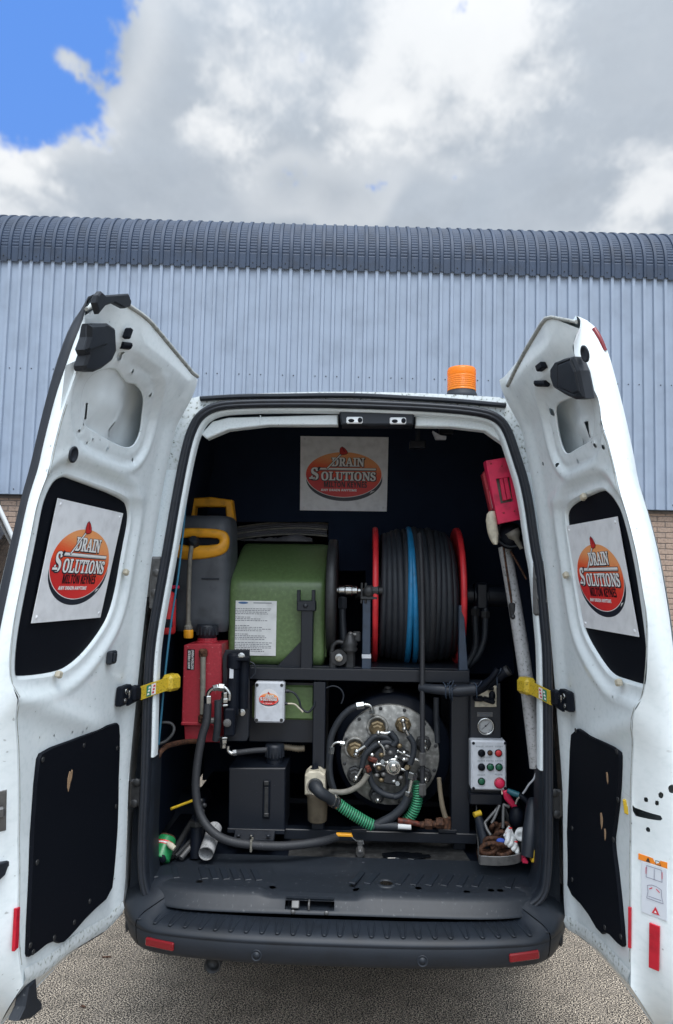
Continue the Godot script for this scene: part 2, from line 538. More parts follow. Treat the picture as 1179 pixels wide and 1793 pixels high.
func building() -> void:
	var o := thing("warehouse", "long grey corrugated metal warehouse with dark curved eaves above brick base", "warehouse", Vector3(-0.45, 0, -7.3))
	o.rotation = Vector3(0, deg_to_rad(3.1), deg_to_rad(-0.62))
	var half := 12.6
	var y0 := 2.69
	var y1 := 5.98
	# brick base: the backing is the mortar, the bricks stand 6 mm proud of it
	var m := M.new()
	m.box(Vector3(0, y0 * 0.5 - 0.1, -0.16), Vector3(half * 2, y0 + 0.2, 0.2), 0.0)
	var wall := inner(m, "wall", K.mortar, o)
	var kinds := []
	for k in 6:
		var bm := M.new()
		bm.box(Vector3.ZERO, Vector3(0.215 - 0.002 * (k % 3), 0.065 - 0.001 * (k % 2), 0.05), 0.004)
		kinds.append(bm.mesh())
	var rng := RandomNumberGenerator.new()
	rng.seed = 11
	var rest := M.new()
	var rows := 35
	for r in rows:
		var y := y0 - 0.045 - 0.075 * r
		var x := -half + (0.1125 if r % 2 else 0.0)
		while x < half:
			var seen := r < 20 and ((x > -5.3 and x < -4.35) or (x > 3.75 and x < 4.6))
			var jig := rng.randf_range(-0.0015, 0.0015)
			var pick := rng.randi() % 6
			var tone := rng.randi() % 4
			if seen:
				var b := MeshInstance3D.new()
				b.name = "brick"
				b.mesh = kinds[pick]
				b.material_override = K.brick[tone]
				b.position = Vector3(x, y, -0.079 + jig)
				wall.add_child(b, true)
			else:
				rest.box(Vector3(x, y, -0.079 + jig), Vector3(0.215, 0.065, 0.05), 0.004)
			x += 0.225
	var rb := inner(rest, "brick_courses", K.brick[1], wall)
	rb.set_meta("kind", "stuff")
	# cladding sheets, seven ribs each, with a drip edge
	var pitch := 0.15
	var prof := [Vector2(0.0, 0.0), Vector2(0.09, 0.0), Vector2(0.101, 0.034), Vector2(0.139, 0.034), Vector2(0.15, 0.0)]
	var cs := M.new()
	for k in 7:
		for q in 4:
			var a: Vector2 = prof[q] + Vector2(k * pitch, 0)
			var b: Vector2 = prof[q + 1] + Vector2(k * pitch, 0)
			cs.quad(Vector3(a.x, y1, a.y), Vector3(b.x, y1, b.y), Vector3(b.x, y0, b.y), Vector3(a.x, y0, a.y))
	var sheet := cs.mesh()
	# the curved eave sheet: wide crimped panels between smooth ribs
	var arc := []
	arc.append([Vector2(0.045, y1 - 0.035), 0.0])
	arc.append([Vector2(0.045, y1 + 0.15), 0.0])
	var R := 0.70
	var steps := 66
	for i in steps + 1:
		var t := deg_to_rad(86.0) * i / steps
		arc.append([Vector2(0.045 - R * (1.0 - cos(t)), y1 + 0.15 + R * sin(t)), 0.007 if i % 3 == 1 and i < steps - 1 else 0.0])
	var last: Vector2 = arc[-1][0]
	arc.append([last + Vector2(-7.0, 0.5), 0.0])
	var ep := [[0.0, 0.0, 1], [0.087, 0.0, 1], [0.090, -0.005, 0], [0.096, -0.005, 0], [0.103, 0.015, 0], [0.140, 0.015, 0], [0.147, -0.005, 0], [0.15, 0.0, 1]]
	var es := M.new()
	var rowsp := []
	for i in arc.size():
		var c: Vector2 = arc[i][0]
		var prev: Vector2 = arc[maxi(i - 1, 0)][0]
		var nxt: Vector2 = arc[mini(i + 1, arc.size() - 1)][0]
		var tn := (nxt - prev).normalized()
		var nr := Vector2(tn.y, -tn.x)
		var row := []
		for k in 7:
			for q in ep.size() - 1:
				var dep: float = ep[q][1] - (arc[i][1] if ep[q][2] else 0.0)
				var z := c + nr * dep
				row.append(Vector3(ep[q][0] + k * pitch, z.y - (0.02 if i == 0 and ep[q][2] else 0.0), z.x))
		row.append(Vector3(7 * pitch, c.y, c.x))
		rowsp.append(row)
	for i in rowsp.size() - 1:
		for j in rowsp[i].size() - 1:
			es.quad(rowsp[i + 1][j], rowsp[i + 1][j + 1], rowsp[i][j + 1], rowsp[i][j])
	var eave := es.mesh()
	var sm := M.new()
	for i in 24:
		var x := -half + i * 1.05
		var a := MeshInstance3D.new()
		a.name = "cladding_sheet"
		a.mesh = sheet
		a.material_override = K.clad
		a.position = Vector3(x, 0, -0.001 * (i % 2))
		o.add_child(a, true)
		var b := MeshInstance3D.new()
		b.name = "curved_eave_sheet"
		b.mesh = eave
		b.material_override = K.eave
		b.position = Vector3(x, 0, -0.0012 * (i % 2))
		o.add_child(b, true)
		for k in 7:
			if k % 3 != 1:
				sm.lathe(Transform3D(Basis(Vector3.RIGHT, PI / 2), Vector3(x + 0.044 + k * pitch, 4.43, 0.002)), [Vector2(0.0085, 0), Vector2(0.0085, 0.003), Vector2(0.006, 0.007), Vector2(0, 0.008)], 8, true)
			if k % 3 == 0:
				sm.lathe(Transform3D(Basis(Vector3.RIGHT, PI / 2), Vector3(x + 0.044 + k * pitch, y0 + 0.07, 0.002)), [Vector2(0.0085, 0), Vector2(0.0085, 0.003), Vector2(0.006, 0.007), Vector2(0, 0.008)], 8, true)
			if k % 2 == 0:
				sm.lathe(Transform3D(Basis(Vector3.RIGHT, PI / 2), Vector3(x + 0.04 + k * pitch, y1 + 0.02, 0.047)), [Vector2(0.0085, 0), Vector2(0.0085, 0.003), Vector2(0.006, 0.007), Vector2(0, 0.008)], 8, true)
	var scr := inner(sm, "screw_heads", K.dark_metal, o)
	scr.set_meta("kind", "stuff")
	var fl := M.new()
	fl.box(Vector3(0, y0 - 0.008, 0.0), Vector3(half * 2, 0.012, 0.075), 0.002)
	inner(fl, "drip_flashing", K.plastic, o)
	var bk := M.new()
	bk.box(Vector3(0, (y0 + y1) * 0.5, -0.13), Vector3(half * 2, y1 - y0 + 0.1, 0.2), 0.0)
	inner(bk, "inner_wall", K.mortar, o)
	var gb := M.new()
	for s in [-1, 1]:
		gb.box(Vector3(s * (half + 0.05), 3.4, -3.6), Vector3(0.1, 6.9, 6.9), 0.0)
	gb.box(Vector3(0, 3.4, -7.1), Vector3(half * 2, 6.9, 0.1), 0.0)
	inner(gb, "gable_wall", K.clad, o)

# a part given in its parent's own coordinates
func inner(m: M, called: String, mt: Material, parent: Node3D) -> MeshInstance3D:
	var o := MeshInstance3D.new()
	o.name = called
	o.mesh = m.mesh()
	o.material_override = mt
	parent.add_child(o, true)
	return o

func ground() -> void:
	var m := M.new()
	m.quad(Vector3(-150, 0, -150), Vector3(150, 0, -150), Vector3(150, 0, 150), Vector3(-150, 0, 150))
	structure(m, "ground", K.asphalt)

func parked_van() -> void:
	var base := Vector3(-6.6, 0, -5.0)
	var o := thing("parked_van", "pale van with dark glass standing by the brick wall behind the left door", "van", base)
	var body := M.new()
	body.X = Transform3D(Basis(), base)
	body.prism([Vector2(-2.2, 0.35), Vector2(3.5, 0.35), Vector2(3.52, 0.75), Vector2(3.4, 1.05), Vector2(2.95, 1.22), Vector2(2.9, 1.28), Vector2(-2.2, 1.28)], -0.95, 0.95, 0.05)
	put(body, "body", K.car, o)
	var top := M.new()
	top.X = body.X
	top.prism([Vector2(-2.2, 2.42), Vector2(2.3, 2.42), Vector2(2.2, 2.53), Vector2(-2.2, 2.58)], -0.86, 0.86, 0.05)
	for zz in [-0.88, 0.88]:
		top.box(Vector3(-0.7, 1.85, zz), Vector3(3.0, 1.2, 0.05), 0.01)
		top.tube([Vector3(2.92, 1.25, zz), Vector3(2.3, 2.47, zz * 0.96)], 0.03, 8)
		top.tube([Vector3(1.9, 1.25, zz), Vector3(1.8, 2.47, zz * 0.97)], 0.04, 8)
	put(top, "roof", K.car, o)
	for zz in [-0.875, 0.875]:
		var gl := M.new()
		gl.X = body.X
		gl.prism([Vector2(0.8, 1.27), Vector2(2.88, 1.27), Vector2(2.28, 2.44), Vector2(0.8, 2.44)], zz - 0.006, zz + 0.006, 0.001)
		put(gl, "side_window", K.glass, o)
		var hl := M.new()
		hl.X = body.X
		hl.box(Vector3(3.4, 0.92, zz * 0.82), Vector3(0.2, 0.18, 0.3), 0.05)
		put(hl, "headlight", K.lens, o)
		for xx in [2.55, -1.3]:
			var wh := M.new()
			wh.X = body.X * Transform3D(Basis(Vector3.RIGHT, PI / 2), Vector3(xx, 0.33, zz * 0.98 - 0.1))
			wh.lathe(Transform3D(), [Vector2(0, 0), Vector2(0.3, 0), Vector2(0.33, 0.03), Vector2(0.33, 0.17), Vector2(0.3, 0.2), Vector2(0.2, 0.2), Vector2(0.18, 0.17), Vector2(0, 0.17)], 28, true)
			put(wh, "wheel", K.rubber, o)
	var ws := M.new()
	ws.X = body.X
	ws.quad(Vector3(2.9, 1.27, -0.86), Vector3(2.29, 2.44, -0.84), Vector3(2.29, 2.44, 0.84), Vector3(2.9, 1.27, 0.86))
	put(ws, "windscreen", K.glass, o)

# ---------------------------------------------------------------- the works van
var van: Node3D
const DOOR_TURN := 0.1221730   # how far past square the rear doors stand open
const HINGE_Z := 0.03

func half_width(y: float) -> float:
	var t := maxf(0.0, y - 1.0)
	return 0.79 - 0.065 * t - 0.02 * pow(t, 4.0)

# a point of a rear door: u out from the hinge, v height, w towards the other door
func door_point(s: float, u: float, v: float, w: float) -> Vector3:
	return Vector3(s * (half_width(v) + u * sin(DOOR_TURN) - w * cos(DOOR_TURN)), v, HINGE_Z + u * cos(DOOR_TURN) + w * sin(DOOR_TURN))

func door_mesh(s: float) -> M:
	var m := M.new()
	m.dm = func(p: Vector3) -> Vector3: return door_point(s, p.x, p.y, p.z)
	m.flip = s < 0
	return m

static func round_off(poly: Array, times := 2, closed := true) -> Array:
	for t in times:
		var o := []
		var n := poly.size()
		if not closed:
			o.append(poly[0])
		for i in (n if closed else n - 1):
			var a: Variant = poly[i]
			var b: Variant = poly[(i + 1) % n]
			o.append(a.lerp(b, 0.25))
			o.append(a.lerp(b, 0.75))
		if not closed:
			o.append(poly[-1])
		poly = o
	return poly

static func dense(poly: Array, step: float, closed := true) -> Array:
	var o := []
	var n := poly.size()
	for i in (n if closed else n - 1):
		var a: Variant = poly[i]
		var b: Variant = poly[(i + 1) % n]
		var k := maxi(1, int(ceil(a.distance_to(b) / step)))
		for j in k:
			o.append(a.lerp(b, float(j) / k))
	if not closed:
		o.append(poly[-1])
	return o

static func resample(line: Array, n: int) -> Array:
	var len := 0.0
	for i in line.size() - 1:
		len += line[i].distance_to(line[i + 1])
	var o := []
	var seg := 0
	var gone := 0.0
	for k in n:
		var want := len * k / (n - 1)
		while seg < line.size() - 2 and gone + line[seg].distance_to(line[seg + 1]) < want:
			gone += line[seg].distance_to(line[seg + 1])
			seg += 1
		var l: float = line[seg].distance_to(line[seg + 1])
		o.append(line[seg].lerp(line[seg + 1], clampf((want - gone) / maxf(l, 1e-9), 0.0, 1.0)))
	return o

static func round_hole(c: Vector2, r: float, tall := 1.0) -> Array:
	var o := []
	for k in 10:
		o.append(c + Vector2(cos(TAU * k / 10.0) * r, sin(TAU * k / 10.0) * r * tall))
	return o

static func edge_distance(p: Vector2, poly: Array) -> float:
	var best := 1e9
	for i in poly.size():
		best = minf(best, p.distance_to(Geometry2D.get_closest_point_to_segment(p, poly[i], poly[(i + 1) % poly.size()])))
	return best

# a pressed sheet: the polygon less its holes, cut into cells and pushed to the height that relief gives
func pressed(m: M, poly: Array, holes: Array, relief: Callable, cell := 0.025) -> void:
	var pp := PackedVector2Array(poly)
	var r := Rect2(pp[0], Vector2.ZERO)
	for q in pp:
		r = r.expand(q)
	var hp: Array[PackedVector2Array] = []
	for h in holes:
		hp.append(PackedVector2Array(h))
	m.soft()
	var cache := {}
	var at := func(q: Vector2) -> Vector3:
		if not cache.has(q):
			cache[q] = relief.call(q)
		return Vector3(q.x, q.y, cache[q])
	for i in int(ceil(r.size.x / cell)):
		for j in int(ceil(r.size.y / cell)):
			var a := r.position + Vector2(i, j) * cell
			var b := r.position + Vector2(i + 1, j + 1) * cell
			var sq := PackedVector2Array([a, Vector2(b.x, a.y), b, Vector2(a.x, b.y)])
			var got := Geometry2D.intersect_polygons(sq, pp)
			for h in hp:
				var c0 := h[0]
				var c1 := h[0]
				for q in h:
					c0 = c0.min(q)
					c1 = c1.max(q)
				if c0.x > a.x and c0.y > a.y and c1.x < b.x and c1.y < b.y:
					var mx := (c0.x + c1.x) / 2.0
					var halves := []
					for g in got:
						halves.append_array(Geometry2D.intersect_polygons(g, PackedVector2Array([Vector2(a.x - 1, a.y - 1), Vector2(mx, a.y - 1), Vector2(mx, b.y + 1), Vector2(a.x - 1, b.y + 1)])))
						halves.append_array(Geometry2D.intersect_polygons(g, PackedVector2Array([Vector2(mx, a.y - 1), Vector2(b.x + 1, a.y - 1), Vector2(b.x + 1, b.y + 1), Vector2(mx, b.y + 1)])))
					got.assign(halves)
			for h in hp:
				var nxt := []
				for g in got:
					for c in Geometry2D.clip_polygons(g, h):
						if not Geometry2D.is_polygon_clockwise(c):
							nxt.append(c)
				got.assign(nxt)
			for g in got:
				var idx := Geometry2D.triangulate_polygon(g)
				for k in range(0, idx.size(), 3):
					var p0: Vector3 = at.call(g[idx[k]])
					var p1: Vector3 = at.call(g[idx[k + 1]])
					var p2: Vector3 = at.call(g[idx[k + 2]])
					m.otri(p0, p1, p2, (p0 + p1 + p2) / 3.0 - Vector3(0, 0, 1))
	m.soft(false)

# bands that follow an outline: each row is [inset, w]
func lip(m: M, poly: Array, rows: Array, relief: Variant = null) -> void:
	var g := []
	for r in rows:
		var ring := []
		for q in M.inset(poly, r[0]):
			ring.append(Vector3(q.x, q.y, r[1] + (relief.call(q) if relief != null else 0.0)))
		g.append(ring)
	m.soft()
	m.grid(g, true)
	m.soft(false)

func fit(c: Array, p: Vector3) -> Vector3:   # a sign's own (x, y, z) laid between four corners: top left, top right, bottom right, bottom left
	var t: Vector3 = c[0].lerp(c[1], p.x)
	var b: Vector3 = c[3].lerp(c[2], p.x)
	var n: Vector3 = (c[1] - c[0]).cross(c[3] - c[0]).normalized()
	return b.lerp(t, p.y) - n * p.z

var slab_face: Font
var slab_plain: Font
var slab_light: Font

# the printed oval mark, in the sign's own coordinates: x and y from 0 to 1, layers 0.3 mm apart
func mark(m: M, step := 0.0003, fine := true) -> void:
	var cx := 0.498
	var cy := 0.487
	var rx := 0.432
	var ry := 0.302
	var n := 64
	var oval := func(dx: float, dy: float, ax: float, ay: float, z: float, shade: Callable) -> void:
		for k in n:
			var a0 := TAU * k / n
			var a1 := TAU * (k + 1) / n
			for r in 6:
				var q := []
				for e in [[r, a0], [r + 1, a0], [r + 1, a1], [r, a1]]:
					var f: float = e[0] / 6.0
					q.append(Vector2(cos(e[1]) * f, sin(e[1]) * f))
				var pts := []
				for e in q:
					pts.append(Vector3(cx + dx + e.x * ax, cy + dy + e.y * ay, z))
				for t in [[0, 1, 2], [0, 2, 3]]:
					var mid: Vector2 = (q[t[0]] + q[t[1]] + q[t[2]]) / 3.0
					m.col = shade.call(mid)
					m.otri(pts[t[0]], pts[t[1]], pts[t[2]], pts[t[0]] - Vector3(0, 0, 1))
	var navy := Color(0.012, 0.016, 0.028)
	oval.call(0.006, -0.055, rx * 1.01, ry * 1.0, step, func(_q): return navy)
	oval.call(0.0, 0.0, rx * 1.015, ry * 1.022, step * 2, func(_q): return Color(0.8, 0.8, 0.8))
	oval.call(0.0, 0.0, rx, ry, step * 3, func(q: Vector2): 
		var t := clampf(0.5 + q.y * 0.62 + q.x * 0.16, 0.0, 1.0)
		var low := Color(0.62, 0.028, 0.03).lerp(Color(0.74, 0.04, 0.035), clampf(0.5 + q.x, 0.0, 1.0))
		return low.lerp(Color(0.80, 0.09, 0.03), smoothstep(0.25, 0.55, t)).lerp(Color(0.86, 0.36, 0.14), smoothstep(0.55, 0.95, t)))
	# a nick of white in the dark edge, lower right
	m.col = Color(0.7, 0.7, 0.7)
	var z1 := step * 3.4
	m.otri(Vector3(0.80, 0.235, z1), Vector3(0.86, 0.275, z1), Vector3(0.815, 0.265, z1), Vector3(0.82, 0.25, z1 - 1))
	var white := Color(0.8, 0.8, 0.79)
	var words := [["DRAIN", 0.545, 0.655, 0.115, 0.37, slab_face, white, 0.006], ["OLUTIONS", 0.553, 0.464, 0.115, 0.62, slab_face, white, 0.006], ["S", 0.166, 0.494, 0.165, 0.085, slab_face, white, 0.006], ["MILTON KEYNES", 0.52, 0.352, 0.078, 0.49, slab_plain, Color(0.006, 0.006, 0.01), 0.0012], ["ANY DRAIN ANYTIME", 0.445, 0.277, 0.03, 0.41, slab_plain, white, 0.0008]]
	for w in words:
		if w[6] == white and w[7] > 0.005:
			m.col = navy
			m.words(w[0], w[5], Vector3(w[1] + 0.003, w[2] - 0.004, step * 4), w[3], w[4], 0.009)
			m.col = white
			m.words(w[0], w[5], Vector3(w[1], w[2], step * 5.5), w[3], w[4], 0.0022)
		else:
			m.col = w[6]
			m.words(w[0], w[5], Vector3(w[1], w[2], step * 5), w[3], w[4], w[7])
	var bar := func(a: Vector2, b: Vector2, t: float, c: Color, z: float) -> void:
		m.col = c
		var nn := (b - a).normalized().orthogonal() * t
		m.oquad(Vector3(a.x + nn.x, a.y + nn.y, z), Vector3(b.x + nn.x, b.y + nn.y, z), Vector3(b.x - nn.x, b.y - nn.y, z), Vector3(a.x - nn.x, a.y - nn.y, z), Vector3(a.x, a.y, z - 1))
	bar.call(Vector2(0.205, 0.557), Vector2(0.87, 0.557), 0.021, navy, step * 4.2)
	bar.call(Vector2(0.21, 0.560), Vector2(0.865, 0.560), 0.013, white, step * 6)
	bar.call(Vector2(0.21, 0.549), Vector2(0.865, 0.549), 0.005, Color(0.42, 0.42, 0.42), step * 6.2)
	bar.call(Vector2(0.205, 0.545), Vector2(0.225, 0.585), 0.012, navy, step * 6.6)
	bar.call(Vector2(0.10, 0.43), Vector2(0.175, 0.432), 0.018, navy, step * 6.3)
	bar.call(Vector2(0.105, 0.434), Vector2(0.17, 0.435), 0.010, white, step * 6.7)
	# the plunger
	bar.call(Vector2(0.305, 0.56), Vector2(0.47, 0.765), 0.013, navy, step * 6.4)
	bar.call(Vector2(0.308, 0.565), Vector2(0.47, 0.765), 0.007, white, step * 6.9)
	var cup := [Vector2(0.455, 0.755), Vector2(0.445, 0.80), Vector2(0.452, 0.845), Vector2(0.475, 0.865), Vector2(0.505, 0.845), Vector2(0.535, 0.805), Vector2(0.545, 0.775), Vector2(0.525, 0.757), Vector2(0.49, 0.748)]
	for pass_ in 2:
		m.col = Color(0.55, 0.035, 0.035) if pass_ else Color(0.10, 0.01, 0.015)
		var cc := M.inset(cup, 0.006 if pass_ else 0.0)
		for k in cc.size():
			var a: Vector2 = cc[k]
			var b: Vector2 = cc[(k + 1) % cc.size()]
			var z := step * (7.6 if pass_ else 7.0)
			m.otri(Vector3(0.49, 0.80, z), Vector3(a.x, a.y, z), Vector3(b.x, b.y, z), Vector3(0.49, 0.8, z - 1))
	m.col = Color(0.30, 0.02, 0.02)
	bar.call(Vector2(0.478, 0.855), Vector2(0.505, 0.79), 0.006, Color(0.22, 0.015, 0.02), step * 8)
	m.col = Color.WHITE

func sign_board(corners: Array, parent: Node3D, called := "sign_plate") -> void:
	var m := M.new()
	m.dm = func(p: Vector3) -> Vector3: return fit(corners, p)
	m.box(Vector3(0.5, 0.5, -0.0015), Vector3(1, 1, 0.003), 0.0008)
	for k in [[0.045, 0.955], [0.955, 0.955], [0.955, 0.045], [0.045, 0.045]]:
		m.ball(Vector3(k[0], k[1], 0.0), Vector3(0.014, 0.0165, 0.003), 10)
	put(m, called, K.plate, parent)
	var p := M.new()
	p.dm = m.dm
	mark(p)
	put(p, "printed_mark", K.print, parent)

func door(side: float) -> void:
	var left := side < 0
	var o := Node3D.new()
	o.name = "rear_door"
	o.position = Vector3(side * 0.79, 0.5, HINGE_Z)
	van.add_child(o, true)
	o.set_meta("label", "open rear door hinged at the van's left pillar" if left else "open rear door hinged at the van's right pillar")
	# outline of the inner face, as polylines: hinge edge top to bottom, bottom edge, free edge bottom to top, top edge back to the hinge
	var hinge := [Vector2(0.05, 2.455), Vector2(0.015, 2.36), Vector2(0.004, 2.2), Vector2(0.004, 1.6), Vector2(0.004, 1.0), Vector2(0.004, 0.62), Vector2(0.02, 0.53)]
	var bottom: Array
	var free: Array
	var top: Array
	var outer: Array
	var low: Array
	if left:
		bottom = [Vector2(0.02, 0.53)] + [Vector2(0.1048, 0.5132), Vector2(0.3647, 0.5631), Vector2(0.4985, 0.5698), Vector2(0.6195, 0.5963)]
		free = [Vector2(0.6195, 0.5963), Vector2(0.6599, 0.7308), Vector2(0.6674, 0.9603), Vector2(0.7174, 1.2338), Vector2(0.7676, 1.3858), Vector2(0.8039, 1.5043), Vector2(0.8028, 1.721), Vector2(0.7742, 1.9336), Vector2(0.7588, 2.0562), Vector2(0.7513, 2.2025), Vector2(0.7388, 2.317), Vector2(0.7316, 2.4008)] + [Vector2(0.7797, 2.4447)]
		top = [Vector2(0.7852, 2.4615), Vector2(0.6814, 2.534), Vector2(0.4048, 2.5029), Vector2(0.0562, 2.4629)]
		outer = [Vector2(0.5618, 0.4488), Vector2(0.7243, 0.5487), Vector2(0.7776, 0.706), Vector2(0.8131, 1.0062), Vector2(0.8078, 1.2944), Vector2(0.7516, 1.6026), Vector2(0.7287, 1.7425), Vector2(0.7007, 1.9506), Vector2(0.6886, 2.0518), Vector2(0.6863, 2.1946), Vector2(0.688, 2.3984), Vector2(0.6748, 2.4807), Vector2(0.6408, 2.534), Vector2(0.6149, 2.575)]
	else:
		bottom = [Vector2(0.02, 0.53)] + [Vector2(0.0493, 0.5318), Vector2(0.259, 0.5685), Vector2(0.4715, 0.5731)]
		free = [Vector2(0.4715, 0.5731), Vector2(0.4849, 0.824), Vector2(0.4919, 1.0197), Vector2(0.5597, 1.3028), Vector2(0.6462, 1.4683), Vector2(0.6809, 1.595), Vector2(0.7038, 1.7643), Vector2(0.6667, 1.9212), Vector2(0.6338, 2.0348), Vector2(0.6159, 2.1932), Vector2(0.5924, 2.3088), Vector2(0.5935, 2.4101)] + [Vector2(0.6578, 2.4469)]
		top = [Vector2(0.6576, 2.4664), Vector2(0.5576, 2.5161), Vector2(0.3294, 2.4768), Vector2(0.0829, 2.4245)]
		outer = [Vector2(0.4217, 0.4282), Vector2(0.5646, 0.5265), Vector2(0.6058, 0.6831), Vector2(0.6196, 0.9885), Vector2(0.6384, 1.2978), Vector2(0.6359, 1.5448), Vector2(0.6314, 1.6559), Vector2(0.6131, 1.8282), Vector2(0.5847, 1.944), Vector2(0.5547, 2.0456), Vector2(0.564, 2.0612), Vector2(0.5623, 2.2343), Vector2(0.5634, 2.3591), Vector2(0.5663, 2.4463), Vector2(0.5307, 2.5157), Vector2(0.4589, 2.5585)]
	low = resample([Vector2(0.0, 0.47), outer[0]], 20)
	var free2 := resample(round_off(free, 2, false), 60)
	var out2 := resample(round_off(outer, 2, false), 60)
	var poly := round_off(hinge, 1, false) + bottom.slice(1) + free2.slice(1) + top.slice(1, -1)
	# holes
	var win: Array
	var hole: Array
	var plate: Array
	if left:
		win = [Vector2(0.6595, 2.0252), Vector2(0.6209, 2.0253), Vector2(0.2482, 2.0012), Vector2(0.195, 1.9647), Vector2(0.1742, 1.9163), Vector2(0.1868, 1.806), Vector2(0.195, 1.6836), Vector2(0.2263, 1.5895), Vector2(0.2869, 1.5329), Vector2(0.3681, 1.4817), Vector2(0.4411, 1.4509), Vector2(0.5284, 1.433), Vector2(0.7457, 1.4472), Vector2(0.7675, 1.4638), Vector2(0.7776, 1.5629), Vector2(0.7591, 1.7283), Vector2(0.7477, 1.8435), Vector2(0.7453, 1.9221), Vector2(0.7318, 1.9662), Vector2(0.7071, 2.0027)]
		hole = [Vector2(0.6585, 2.3141), Vector2(0.566, 2.367), Vector2(0.4893, 2.3503), Vector2(0.4442, 2.3437), Vector2(0.4011, 2.3547), Vector2(0.3141, 2.3379), Vector2(0.2688, 2.3052), Vector2(0.2322, 2.2392), Vector2(0.2484, 2.1766), Vector2(0.3073, 2.151), Vector2(0.4258, 2.1536), Vector2(0.526, 2.1628), Vector2(0.6182, 2.1711), Vector2(0.6667, 2.2366)]
		plate = [Vector2(0.7816, 2.3051), Vector2(0.5897, 2.4285), Vector2(0.1648, 2.3944), Vector2(0.0134, 2.1713), Vector2(0.3939, 2.0846), Vector2(0.7226, 2.0779)]
	else:
		win = [Vector2(0.64, 1.4443), Vector2(0.6617, 1.5472), Vector2(0.6588, 1.6396), Vector2(0.6444, 1.8036), Vector2(0.6152, 1.9315), Vector2(0.59, 1.963), Vector2(0.5592, 2.0009), Vector2(0.515, 2.0159), Vector2(0.4011, 2.009), Vector2(0.272, 1.9942), Vector2(0.215, 1.9743), Vector2(0.1928, 1.9431), Vector2(0.1934, 1.8135), Vector2(0.2134, 1.6213), Vector2(0.243, 1.5486), Vector2(0.3455, 1.4761), Vector2(0.4227, 1.4395), Vector2(0.516, 1.4397), Vector2(0.5985, 1.4394)]
		hole = [Vector2(0.5319, 2.2896), Vector2(0.3986, 2.3086), Vector2(0.3053, 2.3075), Vector2(0.2706, 2.2632), Vector2(0.2662, 2.1795), Vector2(0.2986, 2.1382), Vector2(0.3778, 2.1461), Vector2(0.51, 2.1523), Vector2(0.5464, 2.2005), Vector2(0.5657, 2.2645)]
		plate = [Vector2(0.5629, 2.3129), Vector2(0.3236, 2.3868), Vector2(0.1622, 2.3174), Vector2(0.1033, 2.1355), Vector2(0.364, 2.0988), Vector2(0.5411, 2.1418), Vector2(0.5628, 2.2311)]
	win = round_off(win, 2)
	hole = round_off(hole, 2)
	var lowb: Array
	if left:
		lowb = [Vector2(0.6115, 1.2306), Vector2(0.3963, 1.2226), Vector2(0.1485, 1.2216), Vector2(0.1178, 1.2019), Vector2(0.0913, 1.0622), Vector2(0.0777, 0.8897), Vector2(0.0905, 0.7175), Vector2(0.1095, 0.6313), Vector2(0.2661, 0.6349), Vector2(0.3766, 0.6217), Vector2(0.4335, 0.6214), Vector2(0.4877, 0.6599), Vector2(0.6065, 0.6662), Vector2(0.6163, 0.6847), Vector2(0.6129, 0.961), Vector2(0.6301, 1.2064)]
	else:
		lowb = [Vector2(0.1306, 1.237), Vector2(0.3117, 1.2388), Vector2(0.4753, 1.237), Vector2(0.4773, 1.2162), Vector2(0.4473, 1.1031), Vector2(0.392, 0.9727), Vector2(0.3907, 0.9371), Vector2(0.4176, 0.848), Vector2(0.4489, 0.6821), Vector2(0.4376, 0.667), Vector2(0.3362, 0.6666), Vector2(0.295, 0.6356), Vector2(0.1808, 0.6647), Vector2(0.0434, 0.6619), Vector2(0.0509, 0.743), Vector2(0.0457, 0.8965), Vector2(0.0854, 1.1159)]
	var winb := Rect2(win[0], Vector2.ZERO)
	for q in win:
		winb = winb.expand(q)
	var relief := func(q: Vector2) -> float:
		var w := 0.05 * smoothstep(2.26, 2.46, q.y) * smoothstep(0.75, 0.5, q.x)
		w += 0.012 * smoothstep(0.10, 0.02, q.x)
		if q.y > 1.2 and q.y < 2.4:
			var dh := edge_distance(q, hole)
			w += 0.006 * exp(-pow((dh - 0.074) / 0.012, 2.0))
			w -= 0.010 * smoothstep(0.064, 0.050, dh)
			w += 0.005 * exp(-pow((dh - 0.022) / 0.008, 2.0))
		if q.y < 2.1:
			var dw := edge_distance(q, win)
			w += 0.004 * exp(-pow((dw - 0.055) / 0.014, 2.0))
			w -= 0.010 * smoothstep(0.048, 0.022, dw)
		# pressed creases of the lower panel
		w += 0.012 * exp(-pow((q.y - 1.245 - 0.35 * (q.x - 0.3)) / 0.035, 2.0)) * smoothstep(0.16, 0.3, q.x)
		w += 0.007 * exp(-pow((q.y - 2.0) / 0.02, 2.0)) * smoothstep(0.05, 0.2, q.x) * smoothstep(0.7, 0.55, q.x)
		return w
	var dots: Array
	var slots: Array
	if left:
		slots = [Vector2(0.6059, 2.2168), Vector2(0.4152, 2.1985)]
		dots = [Vector2(0.5707, 2.3914), Vector2(0.4701, 2.3731), Vector2(0.2837, 2.3427)] + [Vector2(0.632, 2.1498), Vector2(0.447, 2.1317), Vector2(0.2537, 2.1243), Vector2(0.4238, 2.1577), Vector2(0.6134, 2.1755), Vector2(0.5705, 2.1268), Vector2(0.5493, 2.1427), Vector2(-0.401, 1.7092), Vector2(0.3573, 1.2444), Vector2(0.3736, 1.2352), Vector2(0.5406, 1.2601), Vector2(0.4363, 1.2483)]
	else:
		slots = [Vector2(0.4841, 2.1924), Vector2(0.3554, 2.1706)]
		dots = [Vector2(0.2746, 2.2907)] + [Vector2(0.5226, 2.1364), Vector2(0.5924, 2.1197), Vector2(0.3782, 2.1095), Vector2(0.2342, 2.119), Vector2(0.1116, 2.1404), Vector2(0.4512, 1.3897)]
	var cuts := [win, hole]
